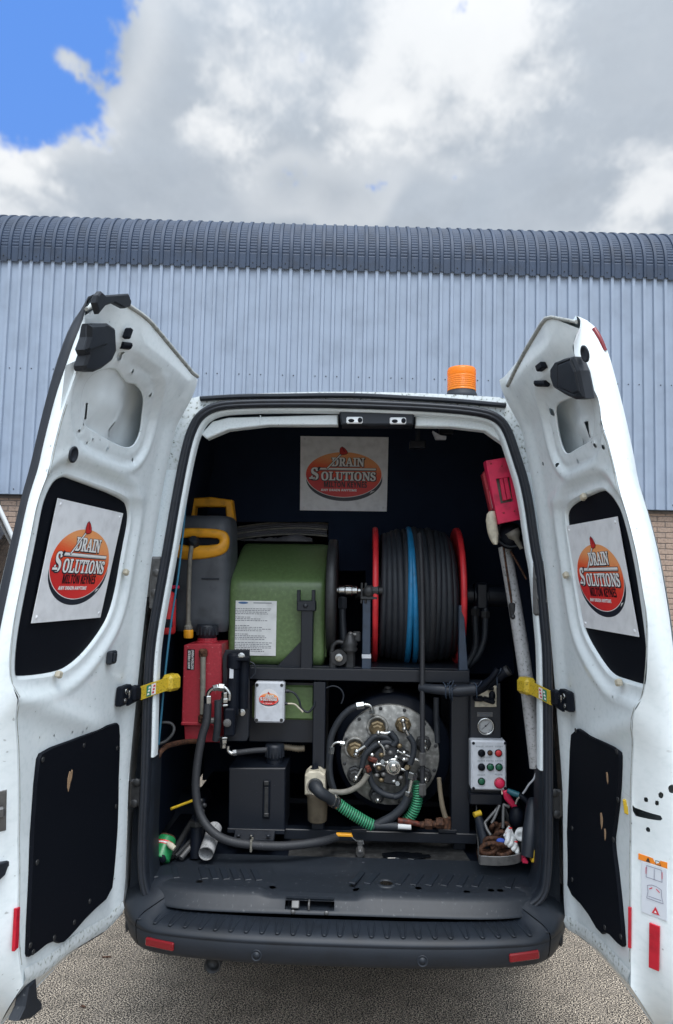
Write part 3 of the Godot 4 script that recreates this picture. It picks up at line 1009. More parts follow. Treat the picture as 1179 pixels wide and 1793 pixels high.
	for k in dots.size():
		cuts.append(round_hole(dots[k], 0.011 if k < 1 else 0.006 if k < 6 else 0.0035, 1.25))
	var slits := []
	for q in slots:
		slits.append([q + Vector2(-0.006, -0.024), q + Vector2(0.004, -0.024), q + Vector2(0.008, 0.024), q + Vector2(-0.002, 0.024)])
	var m := door_mesh(side)
	pressed(m, poly, cuts, relief, 0.0145)
	lip(m, win, [[0.0, 0.0], [0.006, -0.002], [0.010, -0.008], [0.011, -0.024]], relief)
	lip(m, hole, [[0.0, 0.0], [0.003, -0.001], [0.004, -0.004], [0.001, -0.007]], relief)
	# the face of the free edge and the outer skin
	var rise := []
	for q in free2:
		rise.append(relief.call(q))
	var ef := M.new()
	ef.flip = left
	ef.dm = func(p: Vector3) -> Vector3:
		var f := clampf(p.y * 10.0, 0.0, 59.0)
		var k := mini(int(f), 58)
		var a: Vector2 = free2[k].lerp(free2[k + 1], f - k)
		var b: Vector2 = out2[k].lerp(out2[k + 1], f - k)
		var q := a.lerp(b, p.x)
		return door_point(side, q.x + 0.014 * sin(PI * clampf(p.x, 0.0, 1.0)), q.y, lerpf(lerpf(rise[k], rise[k + 1], f - k), -0.1, p.x))
	var bores := []
	if not left:
		var y0 := 0.9323
		for h in [[1154, 1374, 0.0095], [1129, 1388, 0.007], [1147, 1389, 0.007], [1132, 1438, 0.007], [1174, 1361, 0.013]]:
			bores.append(edge_bore(free2, out2, (h[0] - 1107.0) / 98.0, y0 + (1500.0 - h[1]) * 0.0017, h[2]))
		var sl := []
		for h in [[1107, 1403], [1111, 1407], [1152, 1409], [1155, 1412], [1152, 1417], [1112, 1421], [1107.5, 1414]]:
			sl.append(edge_spot(free2, out2, (h[0] - 1106.0) / 98.0, y0 + (1500.0 - h[1]) * 0.0017))
		bores.append(sl)
	pressed(ef, [Vector2(0, 0), Vector2(1, 0), Vector2(1, 5.9), Vector2(0, 5.9)], bores, func(_q: Vector2): return 0.0, 0.099)
	put(ef, "free_edge", K.white, o)
	var g := []
	var skin: Array = [Vector2(-0.005, 2.47), Vector2(-0.005, 0.47)] + out2
	pressed(m, skin, [], func(q: Vector2): return -0.1 + 0.004 * sin(q.y * 3.0), 0.05)
	var edge := [hinge + bottom.slice(1), [Vector2(-0.005, 2.47), Vector2(-0.005, 0.47), out2[0]]]
	var ea := resample(edge[0], 40)
	var eb := resample(edge[1], 40)
	g = [[], []]
	for k in 40:
		g[0].append(Vector3(ea[k].x, ea[k].y, relief.call(ea[k])))
		g[1].append(Vector3(eb[k].x, eb[k].y, -0.1))
	m.grid(g)
	ea = resample(top, 16)
	eb = resample([out2[-1], Vector2(-0.005, 2.47)], 16)
	g = [[], []]
	for k in 16:
		g[0].append(Vector3(ea[k].x, ea[k].y, relief.call(ea[k])))
		g[1].append(Vector3(eb[k].x, eb[k].y, -0.1))
	m.grid(g)
	put(m, "door_shell", K.white, o)
	# worn flange along the top edge
	var fm := door_mesh(side)
	var tt := resample(top, 20)
	var tp := []
	for q in tt:
		tp.append(Vector3(q.x, q.y, relief.call(q) + 0.002))
	fm.tube(tp, 0.006, 6, 1)
	put(fm, "top_flange", K.grime_white, o)
	var hem := door_mesh(side)
	var hp := []
	for k in range(2, 52):
		var q: Vector2 = free2[k] - Vector2(0.008, 0)
		hp.append(Vector3(q.x, q.y, relief.call(q) + 0.0005))
	hem.tube(hp, 0.0014, 5, 1)
	put(hem, "hem_seam", K.grime_white, o)
	# dirty hem and dark seal along the bottom edge
	var bs := resample(bottom, 24)
	var bg := [[], [], []]
	var sp := []
	for q in bs:
		for r in 3:
			var p := Vector2(q.x, q.y + [0.0, 0.02, 0.045][r])
			bg[r].append(Vector3(p.x, p.y, relief.call(p) + [0.001, 0.008, 0.0015][r]))
		sp.append(Vector3(q.x, q.y - 0.004, -0.02))
	var bm2 := door_mesh(side)
	bm2.soft()
	bm2.grid(bg)
	put(bm2, "bottom_hem", K.white_worn, o)
	var bs2 := door_mesh(side)
	bs2.tube(sp, 0.011, 8, 1)
	put(bs2, "bottom_seal", K.rubber, o)
	# the second skin seen through the upper opening
	var pm := door_mesh(side)
	pressed(pm, plate, slits, func(q: Vector2): return relief.call(q) - 0.060 + 0.052 * smoothstep(0.26, 0.50, q.x), 0.04)
	put(pm, "outer_skin", K.white_plain, o)
	# blanked window
	var wm := door_mesh(side)
	pressed(wm, M.inset(win, 0.004), [], func(q: Vector2): return -0.020, 0.05)
	put(wm, "window_blank", K.black_board, o)
	# lower trim board
	var bm := door_mesh(side)
	var lb := round_off(lowb, 1)
	pressed(bm, lb, [], func(q: Vector2): return 0.012 + relief.call(q) * 0.4, 0.05)
	lip(bm, lb, [[0.0, 0.012], [-0.002, 0.009], [-0.002, -0.004]], func(q: Vector2): return relief.call(q) * 0.4)
	put(bm, "trim_board", K.black_board, o)
	door_fittings(o, side, relief, free2, out2)

func on_door(m: M, q: Vector2, w: float, s: Vector3, b := 0.002, turn := 0.0) -> void:
	m.box(Vector3(q.x, q.y, w), s, b, Vector3(0, 0, turn))

func stud(m: M, q: Vector2, w: float, r: float, h := 0.003) -> void:
	m.lathe(Transform3D(Basis(Vector3.RIGHT, PI / 2), Vector3(q.x, q.y, w)), [Vector2(r, 0), Vector2(r * 0.95, h * 0.7), Vector2(r * 0.6, h), Vector2(0, h)], 12, true)

func door_fittings(o: Node3D, side: float, relief: Callable, free2: Array, out2: Array) -> void:
	var left := side < 0
	var c: Array
	if left:
		c = [Vector2(0.665, 1.9519), Vector2(0.2427, 1.9414), Vector2(0.3045, 1.5912), Vector2(0.7071, 1.5994)]
	else:
		c = [Vector2(0.198, 1.9166), Vector2(0.5741, 1.9211), Vector2(0.6174, 1.5812), Vector2(0.25, 1.5797)]
	var cw := []
	for q in c:
		cw.append(door_point(side, q.x, q.y, -0.012))
	sign_board(cw, o)
	# upper latch cover
	var m := door_mesh(side)
	var cover: Array
	var cap: Array
	if left:
		cover = [Vector2(0.7877, 2.4196), Vector2(0.7147, 2.4443), Vector2(0.6687, 2.4446), Vector2(0.6239, 2.3924), Vector2(0.6312, 2.3594), Vector2(0.671, 2.3263), Vector2(0.7071, 2.3065), Vector2(0.754, 2.2971), Vector2(0.7637, 2.3088), Vector2(0.7617, 2.3382), Vector2(0.7806, 2.3486), Vector2(0.7775, 2.3847)]
		cap = [Vector2(0.8221, 2.4042), Vector2(0.7487, 2.4305), Vector2(0.7198, 2.4189), Vector2(0.7033, 2.3846), Vector2(0.7824, 2.3411), Vector2(0.8017, 2.3417), Vector2(0.8037, 2.3757)]
	else:
		cover = [Vector2(0.4891, 2.4012), Vector2(0.5832, 2.3846), Vector2(0.6129, 2.3793), Vector2(0.6235, 2.3362), Vector2(0.614, 2.2571), Vector2(0.5513, 2.2683), Vector2(0.4908, 2.2964), Vector2(0.4279, 2.3331), Vector2(0.4252, 2.3684), Vector2(0.4428, 2.3908)]
		cap = [Vector2(0.5127, 2.3855), Vector2(0.6017, 2.3756), Vector2(0.6145, 2.3351), Vector2(0.6076, 2.2735), Vector2(0.5609, 2.2779), Vector2(0.4659, 2.3218)]
	m.prism(cover, 0.0, 0.040, 0.007)
	m.prism(cap, 0.035, 0.055 if left else 0.045, 0.008)
	put(m, "upper_latch_cover", K.plastic, o)
	var rod := door_mesh(side)
	if left:
		rod.tube([Vector3(Vector2(0.5968, 2.4176).x, Vector2(0.5968, 2.4176).y, 0.03), Vector3(Vector2(0.5638, 2.4242).x, Vector2(0.5638, 2.4242).y, 0.04)], 0.011, 8, 1)
		rod.box(Vector3(Vector2(0.6083, 2.4488).x, Vector2(0.6083, 2.4488).y, 0.045), Vector3(0.02, 0.03, 0.02), 0.003)
	else:
		rod.tube([Vector3(Vector2(0.3735, 2.3609).x, Vector2(0.3735, 2.3609).y, 0.03), Vector3(Vector2(0.3063, 2.3779).x, Vector2(0.3063, 2.3779).y, 0.035)], 0.011, 8, 1)
		rod.box(Vector3(Vector2(0.4119, 2.4043).x, Vector2(0.4119, 2.4043).y, 0.05), Vector3(0.05, 0.02, 0.02), 0.003)
	put(rod, "latch_rod", K.black, o)
	var gm := door_mesh(side)
	var gq: Vector2 = Vector2(0.6576, 2.0785) if left else Vector2(0.6422, 2.3791)
	gm.lathe(Transform3D(Basis(Vector3.RIGHT, PI / 2), Vector3(gq.x, gq.y, relief.call(gq))), [Vector2(0.024, 0), Vector2(0.024, 0.003), Vector2(0.019, 0.005), Vector2(0.016, 0.002), Vector2(0, 0.002)], 18)
	put(gm, "grommet", K.rubber, o)
	# check strap bracket
	var br := door_mesh(side)
	var bq: Vector2 = Vector2(0.1252, 1.3113) if left else Vector2(0.1185, 1.3227)
	on_door(br, bq, 0.016, Vector3(0.075, 0.068, 0.026), 0.005)
	on_door(br, bq + Vector2(-0.055, 0), 0.03, Vector3(0.05, 0.05, 0.03), 0.006)
	put(br, "strap_bracket", K.black, o)
	var bs := door_mesh(side)
	for k in [-1, 1]:
		stud(bs, bq + Vector2(0.012, 0.016 * k), 0.030, 0.009, 0.004)
	on_door(bs, bq + Vector2(-0.022, 0), 0.031, Vector3(0.03, 0.03, 0.006), 0.002)
	put(bs, "bracket_bolt", K.chrome, o)
	# screws of the boards
	var rq: Array = [Vector2(0.6117, 1.2087), Vector2(0.3731, 1.1949), Vector2(0.1273, 1.13), Vector2(0.1015, 0.9248), Vector2(0.5939, 0.9187), Vector2(0.5947, 0.6751), Vector2(0.4827, 0.6616), Vector2(0.3659, 0.6534), Vector2(0.2695, 0.6763), Vector2(0.611, 0.7012)] if left else [Vector2(0.1681, 1.2317), Vector2(0.4697, 1.2341), Vector2(0.4509, 1.0911), Vector2(0.0899, 0.8883), Vector2(0.4029, 0.9599), Vector2(0.0845, 0.7166), Vector2(0.441, 0.6978), Vector2(0.3341, 0.6743)]
	for q in rq:
		var rv := door_mesh(side)
		stud(rv, q, 0.013 + relief.call(q) * 0.4, 0.008, 0.002)
		put(rv, "board_screw", K.dark_metal, o)
	# window clips
	var cq: Array = [Vector2(0.5588, 1.4404), Vector2(0.1892, 1.7406)] if left else [Vector2(0.404, 1.9944), Vector2(0.1794, 1.75), Vector2(0.5015, 1.4392)]
	for q in cq:
		var cl := door_mesh(side)
		on_door(cl, q, 0.004, Vector3(0.026, 0.020, 0.016), 0.004, 0.3)
		put(cl, "window_clip", K.cream, o)
	# splintered wood showing through the board
	var sp := door_mesh(side)
	var sq: Array = [Vector2(0.4349, 1.1178), Vector2(0.4456, 1.1036)] if left else [Vector2(0.3876, 1.1365), Vector2(0.3217, 0.9885), Vector2(0.3448, 0.955)]
	for k in sq.size():
		var q: Vector2 = sq[k]
		var s := 0.5 + 0.35 * (k % 2)
		if not left and k == 1:
			s = 0.7
		sp.prism([q + Vector2(-0.012, 0.03) * s, q + Vector2(0.004, 0.036) * s, q + Vector2(0.012, 0.012) * s, q + Vector2(0.008, -0.02) * s, q + Vector2(-0.002, -0.038) * s, q + Vector2(-0.010, -0.016) * s], 0.008, 0.0132 + relief.call(q) * 0.4, 0.0005)
	put(sp, "splintered_wood", K.wood, o)
	if left:
		var hk := door_mesh(side)
		on_door(hk, Vector2(0.2397, 1.4547), 0.012, Vector3(0.045, 0.045, 0.02), 0.005)
		on_door(hk, Vector2(0.2397, 1.4547), 0.022, Vector3(0.02, 0.03, 0.012), 0.003)
		put(hk, "inner_release", K.plastic, o)
		# dark seal that runs down the free edge
		var se := door_mesh(side)
		var g := []
		for r in 7:
			var t := 0.36 + 0.64 * r / 6.0
			var row := []
			for k in 60:
				var a: Vector2 = free2[k]
				var b: Vector2 = out2[k]
				var f := clampf((k - 4) / 8.0, 0.0, 1.0)
				var q := a.lerp(b, t)
				var lift: float = 0.004 + 0.008 * sin(PI * r / 6.0) - (0.012 if r == 0 or r == 6 else 0.0) + (0.005 if r == 3 else 0.0)
				row.append(Vector3(q.x + 0.014 * sin(PI * minf(t, 1.0)) + lift * f - 0.02 * (1.0 - f), q.y, lerpf(relief.call(a), -0.1, t)))
			g.append(row)
		se.soft()
		se.grid(g)
		put(se, "edge_seal", K.rubber, o)
		var tb := door_mesh(side)
		tb.prism([Vector2(0.8377, 2.458), Vector2(0.8395, 2.4776), Vector2(0.831, 2.4918), Vector2(0.8042, 2.4909), Vector2(0.7005, 2.5349), Vector2(0.6719, 2.5238), Vector2(0.6667, 2.5088), Vector2(0.6921, 2.4946), Vector2(0.7549, 2.4883), Vector2(0.7872, 2.4685), Vector2(0.8047, 2.4384)], 0.04, 0.06, 0.004)
		put(tb, "top_guide", K.plastic, o)
		# lock plate and foot latch on the free edge
		var face := edge_face(-1.0, free2, out2)
		var lp := M.new()
		lp.dm = face
		lp.flip = true
		var ly := Vector2(0.6931, 1.1014)
		lp.X = Transform3D(Basis.from_scale(Vector3(6.5, 1, 1)), Vector3(0.34, ly.y, 0.0))
		lp.prism([Vector2(-0.026, -0.056), Vector2(0.02, -0.056), Vector2(0.03, -0.042), Vector2(0.03, 0.042), Vector2(0.02, 0.056), Vector2(-0.026, 0.056)], -0.01, 0.005, 0.002)
		lp.box(Vector3(0.004, 0.0, 0.012), Vector3(0.046, 0.03, 0.02), 0.005)
		lp.ball(Vector3(0, 0.038, 0.005), Vector3(0.009, 0.010, 0.004), 10)
		lp.ball(Vector3(0, -0.038, 0.005), Vector3(0.009, 0.010, 0.004), 10)
		put(lp, "lock_plate", K.dull, o)
		var fl := door_mesh(side)
		fl.prism([Vector2(0.5564, 0.5851), Vector2(0.5429, 0.525), Vector2(0.5168, 0.4952), Vector2(0.5184, 0.4771), Vector2(0.5714, 0.4833), Vector2(0.6401, 0.5145), Vector2(0.6092, 0.5363), Vector2(0.5961, 0.581)], -0.03, 0.004, 0.004)
		put(fl, "foot_latch", K.plastic_scuffed, o)
		var rub := door_mesh(side)
		rub.prism([Vector2(0.6706, 0.9555), Vector2(0.7023, 0.9611), Vector2(0.7382, 0.967), Vector2(0.7344, 0.9201), Vector2(0.7071, 0.9242), Vector2(0.6955, 0.9406), Vector2(0.6672, 0.9466)], -0.04, -0.012, 0.003)
		put(rub, "edge_buffer", K.rubber, o)
		var ta := door_mesh(side)
		ta.prism([Vector2(0.6574, 0.8234), Vector2(0.6737, 0.8258), Vector2(0.6755, 0.7148), Vector2(0.657, 0.7164)], -0.004, 0.006, 0.001)
		put(ta, "red_marker", K.red_tape, o)
	else:
		edge_face_details(o, free2, out2)

# things on the wide free edge of the right door: t runs from the crease to the outer skin
func edge_face_details(o: Node3D, free2: Array, out2: Array) -> void:
	var face := edge_face(1.0, free2, out2)
	var mk := func() -> M:
		var m := M.new()
		m.dm = face
		return m
	var y := func(py: float) -> float: return 0.9323 + (1500.0 - py) * 0.0017
	var x := func(px: float) -> float: return (px - 1107.0) / 98.0
	var red: M = mk.call()
	red.box(Vector3(x.call(1145), y.call(1627), 0.003), Vector3(0.17, y.call(1591) - y.call(1664), 0.006), 0.001)
	put(red, "red_reflector", K.red_tape, o)
	var red2: M = mk.call()
	red2.box(Vector3(x.call(1105) + 0.005, y.call(1612), 0.004), Vector3(0.05, y.call(1578) - y.call(1646), 0.006), 0.001)
	put(red2, "red_marker", K.red_tape, o)
	var st: M = mk.call()
	st.col = Color(0.85, 0.25, 0.02)
	st.box(Vector3(x.call(1142), y.call(1489), 0.0015), Vector3(0.48, y.call(1484) - y.call(1494), 0.003), 0.0005)
	st.col = Color(0.03, 0.03, 0.03)
	var tx: float = x.call(1134)
	var ty: float = y.call(1489)
	st.otri(Vector3(tx - 0.035, ty - 0.006, 0.0036), Vector3(tx + 0.035, ty - 0.006, 0.0036), Vector3(tx, ty + 0.007, 0.0036), Vector3(tx, ty, -1))
	var line := func(a: Vector2, b: Vector2, t: float, c: Color) -> void:
		st.col = c
		var pa := Vector2(x.call(a.x), y.call(a.y))
		var pb := Vector2(x.call(b.x), y.call(b.y))
		var dx := Vector2((pb.x - pa.x) * 0.2, pb.y - pa.y).normalized().orthogonal() * t
		var nn := Vector2(dx.x / 0.2, dx.y)
		st.oquad(Vector3(pa.x + nn.x, pa.y + nn.y, 0.0037), Vector3(pb.x + nn.x, pb.y + nn.y, 0.0037), Vector3(pb.x - nn.x, pb.y - nn.y, 0.0037), Vector3(pa.x - nn.x, pa.y - nn.y, 0.0037), Vector3(pa.x, pa.y, -1))
	var black := Color(0.03, 0.03, 0.03)
	for s in [[1146, 1486, 1152, 1486], [1152, 1486, 1155, 1492], [1146, 1486, 1146, 1492], [1146, 1492, 1155, 1492]]:
		line.call(Vector2(s[0], s[1]), Vector2(s[2], s[3]), 0.0008, black)
	# the door diagrams under it
	var grey := Color(0.16, 0.16, 0.24)
	st.col = Color(0.62, 0.66, 0.72)
	st.box(Vector3(x.call(1144), y.call(1537), 0.0012), Vector3(0.42, y.call(1496) - y.call(1579), 0.0024), 0.0005)
	for s in [[1132, 1499, 1156, 1499], [1132, 1499, 1131, 1518], [1156, 1499, 1157, 1518], [1131, 1518, 1157, 1518], [1144, 1501, 1144, 1518], [1133, 1531, 1140, 1528], [1148, 1528, 1156, 1531], [1134, 1541, 1132, 1552], [1156, 1541, 1159, 1552], [1132, 1552, 1159, 1552], [1135, 1548, 1156, 1548], [1140, 1528, 1148, 1528], [1133, 1531, 1134, 1541], [1156, 1531, 1156, 1541]]:
		line.call(Vector2(s[0], s[1]), Vector2(s[2], s[3]), 0.0007, grey)
	for s in [[1131, 1502, 1131, 1513], [1157, 1502, 1157, 1513], [1136, 1536, 1141, 1532], [1147, 1532, 1153, 1536]]:
		line.call(Vector2(s[0], s[1]), Vector2(s[2], s[3]), 0.0013, Color(0.6, 0.02, 0.06))
	var a1 := Vector2(x.call(1146), y.call(1561))
	var a2 := Vector2(x.call(1140), y.call(1573))
	var a3 := Vector2(x.call(1153), y.call(1573))
	st.col = Color(0.6, 0.02, 0.04)
	st.otri(Vector3(a1.x, a1.y, 0.0037), Vector3(a2.x, a2.y, 0.0037), Vector3(a3.x, a3.y, 0.0037), Vector3(a1.x, a1.y, -1))
	st.col = Color(0.8, 0.8, 0.8)
	st.otri(Vector3(a1.x, a1.y - 0.010, 0.0042), Vector3(lerpf(a1.x, a2.x, 0.35), lerpf(a1.y, a2.y, 0.82), 0.0042), Vector3(lerpf(a1.x, a3.x, 0.35), lerpf(a1.y, a3.y, 0.82), 0.0042), Vector3(a1.x, a1.y, -1))
	put(st, "warning_sticker", K.print, o)
	var yl := door_mesh(1.0)
	var q: Vector2 = Vector2(0.4737, 1.075)
	yl.X = Transform3D(Basis.from_euler(Vector3(0, 0.6, 0.05)).scaled(Vector3.ONE * 0.75), Vector3(q.x, q.y, -0.004))
	yl.prism([Vector2(-0.012, -0.022), Vector2(0.006, -0.026), Vector2(0.016, -0.014), Vector2(0.016, 0.006), Vector2(0.004, 0.012), Vector2(0.002, 0.03), Vector2(-0.012, 0.03)], -0.01, 0.012, 0.003)
	put(yl, "yellow_release", K.yellow, o)
	# high marker lamp at the top of the free edge
	var lamp := M.new()
	var lp := []
	for k in range(54, 57):
		var a: Vector2 = out2[k]
		lp.append(door_point(1.0, a.x + 0.004, a.y, -0.088))
	lamp.tube(lp, 0.008, 8, 3)
	put(lamp, "high_marker_lamp", K.reflector, o)

# a map onto the free edge of a door: x runs 0 to 1 from the crease to the skin, y is height, z stands out of the face
func edge_face(side: float, free2: Array, out2: Array) -> Callable:
	return func(p: Vector3) -> Vector3:
		var a := curve_at(free2, p.y)
		var b := curve_at(out2, p.y)
		var d := Vector2(b - a, -0.1).normalized()
		var w := lerpf(0.0, -0.1, p.x)
		return door_point(side, lerpf(a, b, p.x) + 0.014 * sin(PI * clampf(p.x, 0.0, 1.0)) - d.y * p.z, p.y, w + d.x * p.z)

# where height y falls on the free edge at share t: a point (t, tenth of the sample number)
func edge_spot(free2: Array, out2: Array, t: float, y: float) -> Vector2:
	var best := 0.0
	for i in 590:
		var k := mini(i / 10, 58)
		var f := i / 10.0 - k
		var h: float = lerpf(lerpf(free2[k].y, free2[k + 1].y, f), lerpf(out2[k].y, out2[k + 1].y, f), t)
		if h <= y:
			best = i / 100.0
	return Vector2(t, best)

func edge_bore(free2: Array, out2: Array, t: float, y: float, r: float) -> Array:
	var o := []
	for k in 10:
		o.append(edge_spot(free2, out2, t + cos(TAU * k / 10.0) * r / 0.2, y + sin(TAU * k / 10.0) * r))
	return o

func curve_at(c: Array, y: float) -> float:
	for i in c.size() - 1:
		var a: Vector2 = c[i]
		var b: Vector2 = c[i + 1]
		if (a.y <= y and b.y >= y) or (a.y >= y and b.y <= y):
			return lerpf(a.x, b.x, 0.0 if absf(b.y - a.y) < 1e-6 else (y - a.y) / (b.y - a.y))
	return c[0].x if absf(c[0].y - y) < absf(c[-1].y - y) else c[-1].x

func bumper_z(x: float) -> float:
	var a := absf(x)
	return 0.2 - 0.05 * pow(a / 0.65, 3.0) - 0.30 * pow(maxf(0.0, a - 0.6) / 0.26, 3.0)

func bumper_piece(x0: float, x1: float, n: int) -> M:
	var m := M.new()
	var g := []
	for i in n + 1:
		var x := lerpf(x0, x1, float(i) / n)
		var f := bumper_z(x)
		var c := clampf((absf(x) - 0.66) / 0.12, 0.0, 1.0)
		var row := []
		for q in [[0.520, 0.17], [0.537, 0.140], [0.545, 0.118], [0.539, 0.035], [0.532, 0.013], [0.522, 0.003], [0.514, 0.0], [0.511, 0.004], [0.508, 0.002], [0.48, 0.004], [0.455, 0.010], [0.442, 0.018], [0.432, 0.035], [0.425, 0.08], [0.425, 0.2]]:
			var y: float = q[0]
			if y > 0.515:
				y += c * (0.02 + 0.5 * maxf(0.0, q[1] - 0.01))
			# the face turns with the plan of the bumper
			var dz := (bumper_z(x + 0.005) - bumper_z(x - 0.005)) / 0.01
			var nrm := Vector2(-dz, 1.0).normalized()
			row.append(Vector3(x - nrm.x * q[1], y, f - nrm.y * q[1]))
		g.append(row)
	m.soft()
	m.grid(g)
	return m

func van_body() -> void:
	van = thing("works_van", "white high roof van with both rear doors wide open showing drain jetting gear", "van", Vector3(0, 0, 0))
	# the opening, as the line of its seal
	var op: Array = [Vector2(-0.6389, 0.5319), Vector2(-0.6982, 0.5541), Vector2(-0.7211, 0.6114), Vector2(-0.7313, 0.7276), Vector2(-0.7264, 1.0267), Vector2(-0.729, 1.2996), Vector2(-0.7256, 1.4588), Vector2(-0.7065, 1.6005), Vector2(-0.6777, 1.7841), Vector2(-0.64, 2.0475), Vector2(-0.612, 2.2112), Vector2(-0.5922, 2.2838), Vector2(-0.563, 2.3389), Vector2(-0.5025, 2.3745), Vector2(-0.389, 2.3837), Vector2(-0.1929, 2.3865), Vector2(-0.039, 2.3848), Vector2(0.11, 2.3809), Vector2(0.3118, 2.3729), Vector2(0.4868, 2.3583), Vector2(0.559, 2.3369), Vector2(0.5969, 2.2937), Vector2(0.6281, 2.1969), Vector2(0.6692, 2.0624), Vector2(0.6987, 1.8341), Vector2(0.7127, 1.7755), Vector2(0.7294, 1.5634), Vector2(0.7387, 1.4522), Vector2(0.7369, 1.0661), Vector2(0.7344, 0.8168), Vector2(0.7269, 0.6688), Vector2(0.7123, 0.6135), Vector2(0.6718, 0.5771), Vector2(0.6215, 0.5638)]
	op = dense(round_off(op, 2), 0.05)
	# painted frame round the opening, and the black lower pillars
	var split := 1.7478
	var upper := 2.13
	var outline := []
	for i in 25:
		var y := lerpf(0.5, 2.40, i / 24.0)
		outline.append(Vector2(-half_width(y) - 0.004, y))
	for i in 9:
		var x := lerpf(-0.57, 0.57, i / 8.0)
		outline.append(Vector2(x, 2.412 + 0.022 * (1.0 - pow(x / 0.6, 2.0))))
	for i in 25:
		var y := lerpf(2.40, 0.5, i / 24.0)
		outline.append(Vector2(half_width(y) + 0.004, y))
	var po := PackedVector2Array(outline)
	for part in 3:
		var box := PackedVector2Array([Vector2(-2, split), Vector2(2, split), Vector2(2, upper), Vector2(-2, upper)]) if part == 0 else PackedVector2Array([Vector2(-2, upper), Vector2(2, upper), Vector2(2, 3), Vector2(-2, 3)]) if part == 2 else PackedVector2Array([Vector2(-2, 0), Vector2(2, 0), Vector2(2, split - 0.003), Vector2(-2, split - 0.003)])
		for cut in Geometry2D.intersect_polygons(po, box):
			# the left and right pillars come apart below the header
			for piece in ([cut] if part == 2 else Geometry2D.clip_polygons(cut, PackedVector2Array([Vector2(-0.5, -1), Vector2(0.5, -1), Vector2(0.5, 2.05), Vector2(-0.5, 2.05)]))  if part == 1 else Geometry2D.clip_polygons(cut, PackedVector2Array([Vector2(-0.3, -1), Vector2(0.3, -1), Vector2(0.3, 3), Vector2(-0.3, 3)]))):
				var m := M.new()
				frame_piece(m, part, piece, op)
				put(m, ["pillar_frame", "lower_pillar_trim", "upper_pillar_frame"][part], [K.white_marked, K.plastic, K.white_worn][part], van)
	var seal := M.new()
	lip(seal, op, [[-0.017, -0.03], [-0.016, 0.008], [-0.009, 0.017], [-0.002, 0.016], [0.001, 0.011], [0.004, 0.016], [0.010, 0.014], [0.015, 0.004], [0.016, -0.03]])
	put(seal, "opening_seal", K.rubber, van)
	var yl := 1.0396
	for part in 2:
		var m := M.new()
		var rows := []
		for r in ([[0.013, -0.012], [0.018, -0.009], [0.024, -0.012], [0.027, -0.025], [0.028, -0.055]] if part == 0 else [[0.013, -0.02], [0.02, -0.03], [0.024, -0.06], [0.02, -0.14]]):
			var ring := []
			for q in M.inset(op, r[0]):
				ring.append(Vector3(q.x, q.y, r[1]))
			rows.append(ring)
		m.soft()
		for i in rows.size() - 1:
			for k in op.size():
				var j := (k + 1) % op.size()
				if (minf(op[k].y, op[j].y) > yl) == (part == 0):
					m.quad(rows[i][k], rows[i][j], rows[i + 1][j], rows[i + 1][k])
		put(m, "inner_flange" if part == 0 else "inner_trim", K.white_marked if part == 0 else K.plastic, van)
	# inside of the roof frame, lamp console
	var hd := M.new()
	hd.prism([Vector2(-0.5681, 2.2756), Vector2(-0.5248, 2.325), Vector2(-0.4629, 2.341), Vector2(-0.0383, 2.3538), Vector2(-0.0378, 2.3138), Vector2(-0.3069, 2.3126), Vector2(-0.4617, 2.294), Vector2(-0.5454, 2.2579)], -0.10, -0.05, 0.004)
	put(hd, "roof_frame_trim", K.white_marked, van)
	hd = M.new()
	hd.prism([Vector2(0.2595, 2.3483), Vector2(0.4161, 2.3445), Vector2(0.5244, 2.3273), Vector2(0.589, 2.2858), Vector2(0.6144, 2.2157), Vector2(0.5888, 2.2484), Vector2(0.5243, 2.2943), Vector2(0.3944, 2.3091), Vector2(0.2597, 2.3107)], -0.10, -0.05, 0.004)
	hd.box(Vector3(-0.3377, 2.3306, -0.051), Vector3(0.0044, 0.0379, 0.01), 0.001)
	put(hd, "roof_frame_trim", K.white_marked, van)
	var con := M.new()
	con.prism([Vector2(-0.0352, 2.3717), Vector2(0.2553, 2.3684), Vector2(0.2491, 2.3091), Vector2(-0.0236, 2.3079)], -0.10, -0.02, 0.006)
	var cp := put(con, "lamp_console", K.plastic, van)
	for px in [Vector3(0.0262, 2.3253, -0.018), Vector3(0.1907, 2.3238, -0.018)]:
		var lm := M.new()
		lm.box(px, Vector3(0.062, 0.026, 0.012), 0.004)
		put(lm, "interior_lamp", K.lens, cp)
		var ld := M.new()
		ld.ball(px + Vector3(-0.012, -0.002, 0.006), Vector3(0.012, 0.007, 0.004), 10)
		ld.ball(px + Vector3(0.021, 0.0, 0.006), Vector3(0.009, 0.010, 0.004), 10)
		put(ld, "lamp_switch", K.black, cp)
	# dark rubber strip along the rear of the roof
	var rs := M.new()
	rs.sweep(M.smooth_path([Vector3(-0.5625, 2.403, 0), Vector3(-0.4115, 2.4123, 0), Vector3(-0.2369, 2.415, 0), Vector3(-0.0632, 2.4177, 0), Vector3(0.0666, 2.4159, 0), Vector3(0.1958, 2.4097, 0), Vector3(0.4101, 2.3972, 0), Vector3(0.5932, 2.3804, 0)], 4), [Vector2(-0.008, -0.03), Vector2(-0.008, 0.006), Vector2(-0.004, 0.012), Vector2(0.004, 0.012), Vector2(0.009, 0.005), Vector2(0.009, -0.03)], Vector3(0, 0, 1))
	put(rs, "roof_edge_strip", K.rubber, van)
	# body shell
	var sh := M.new()
	var g := []
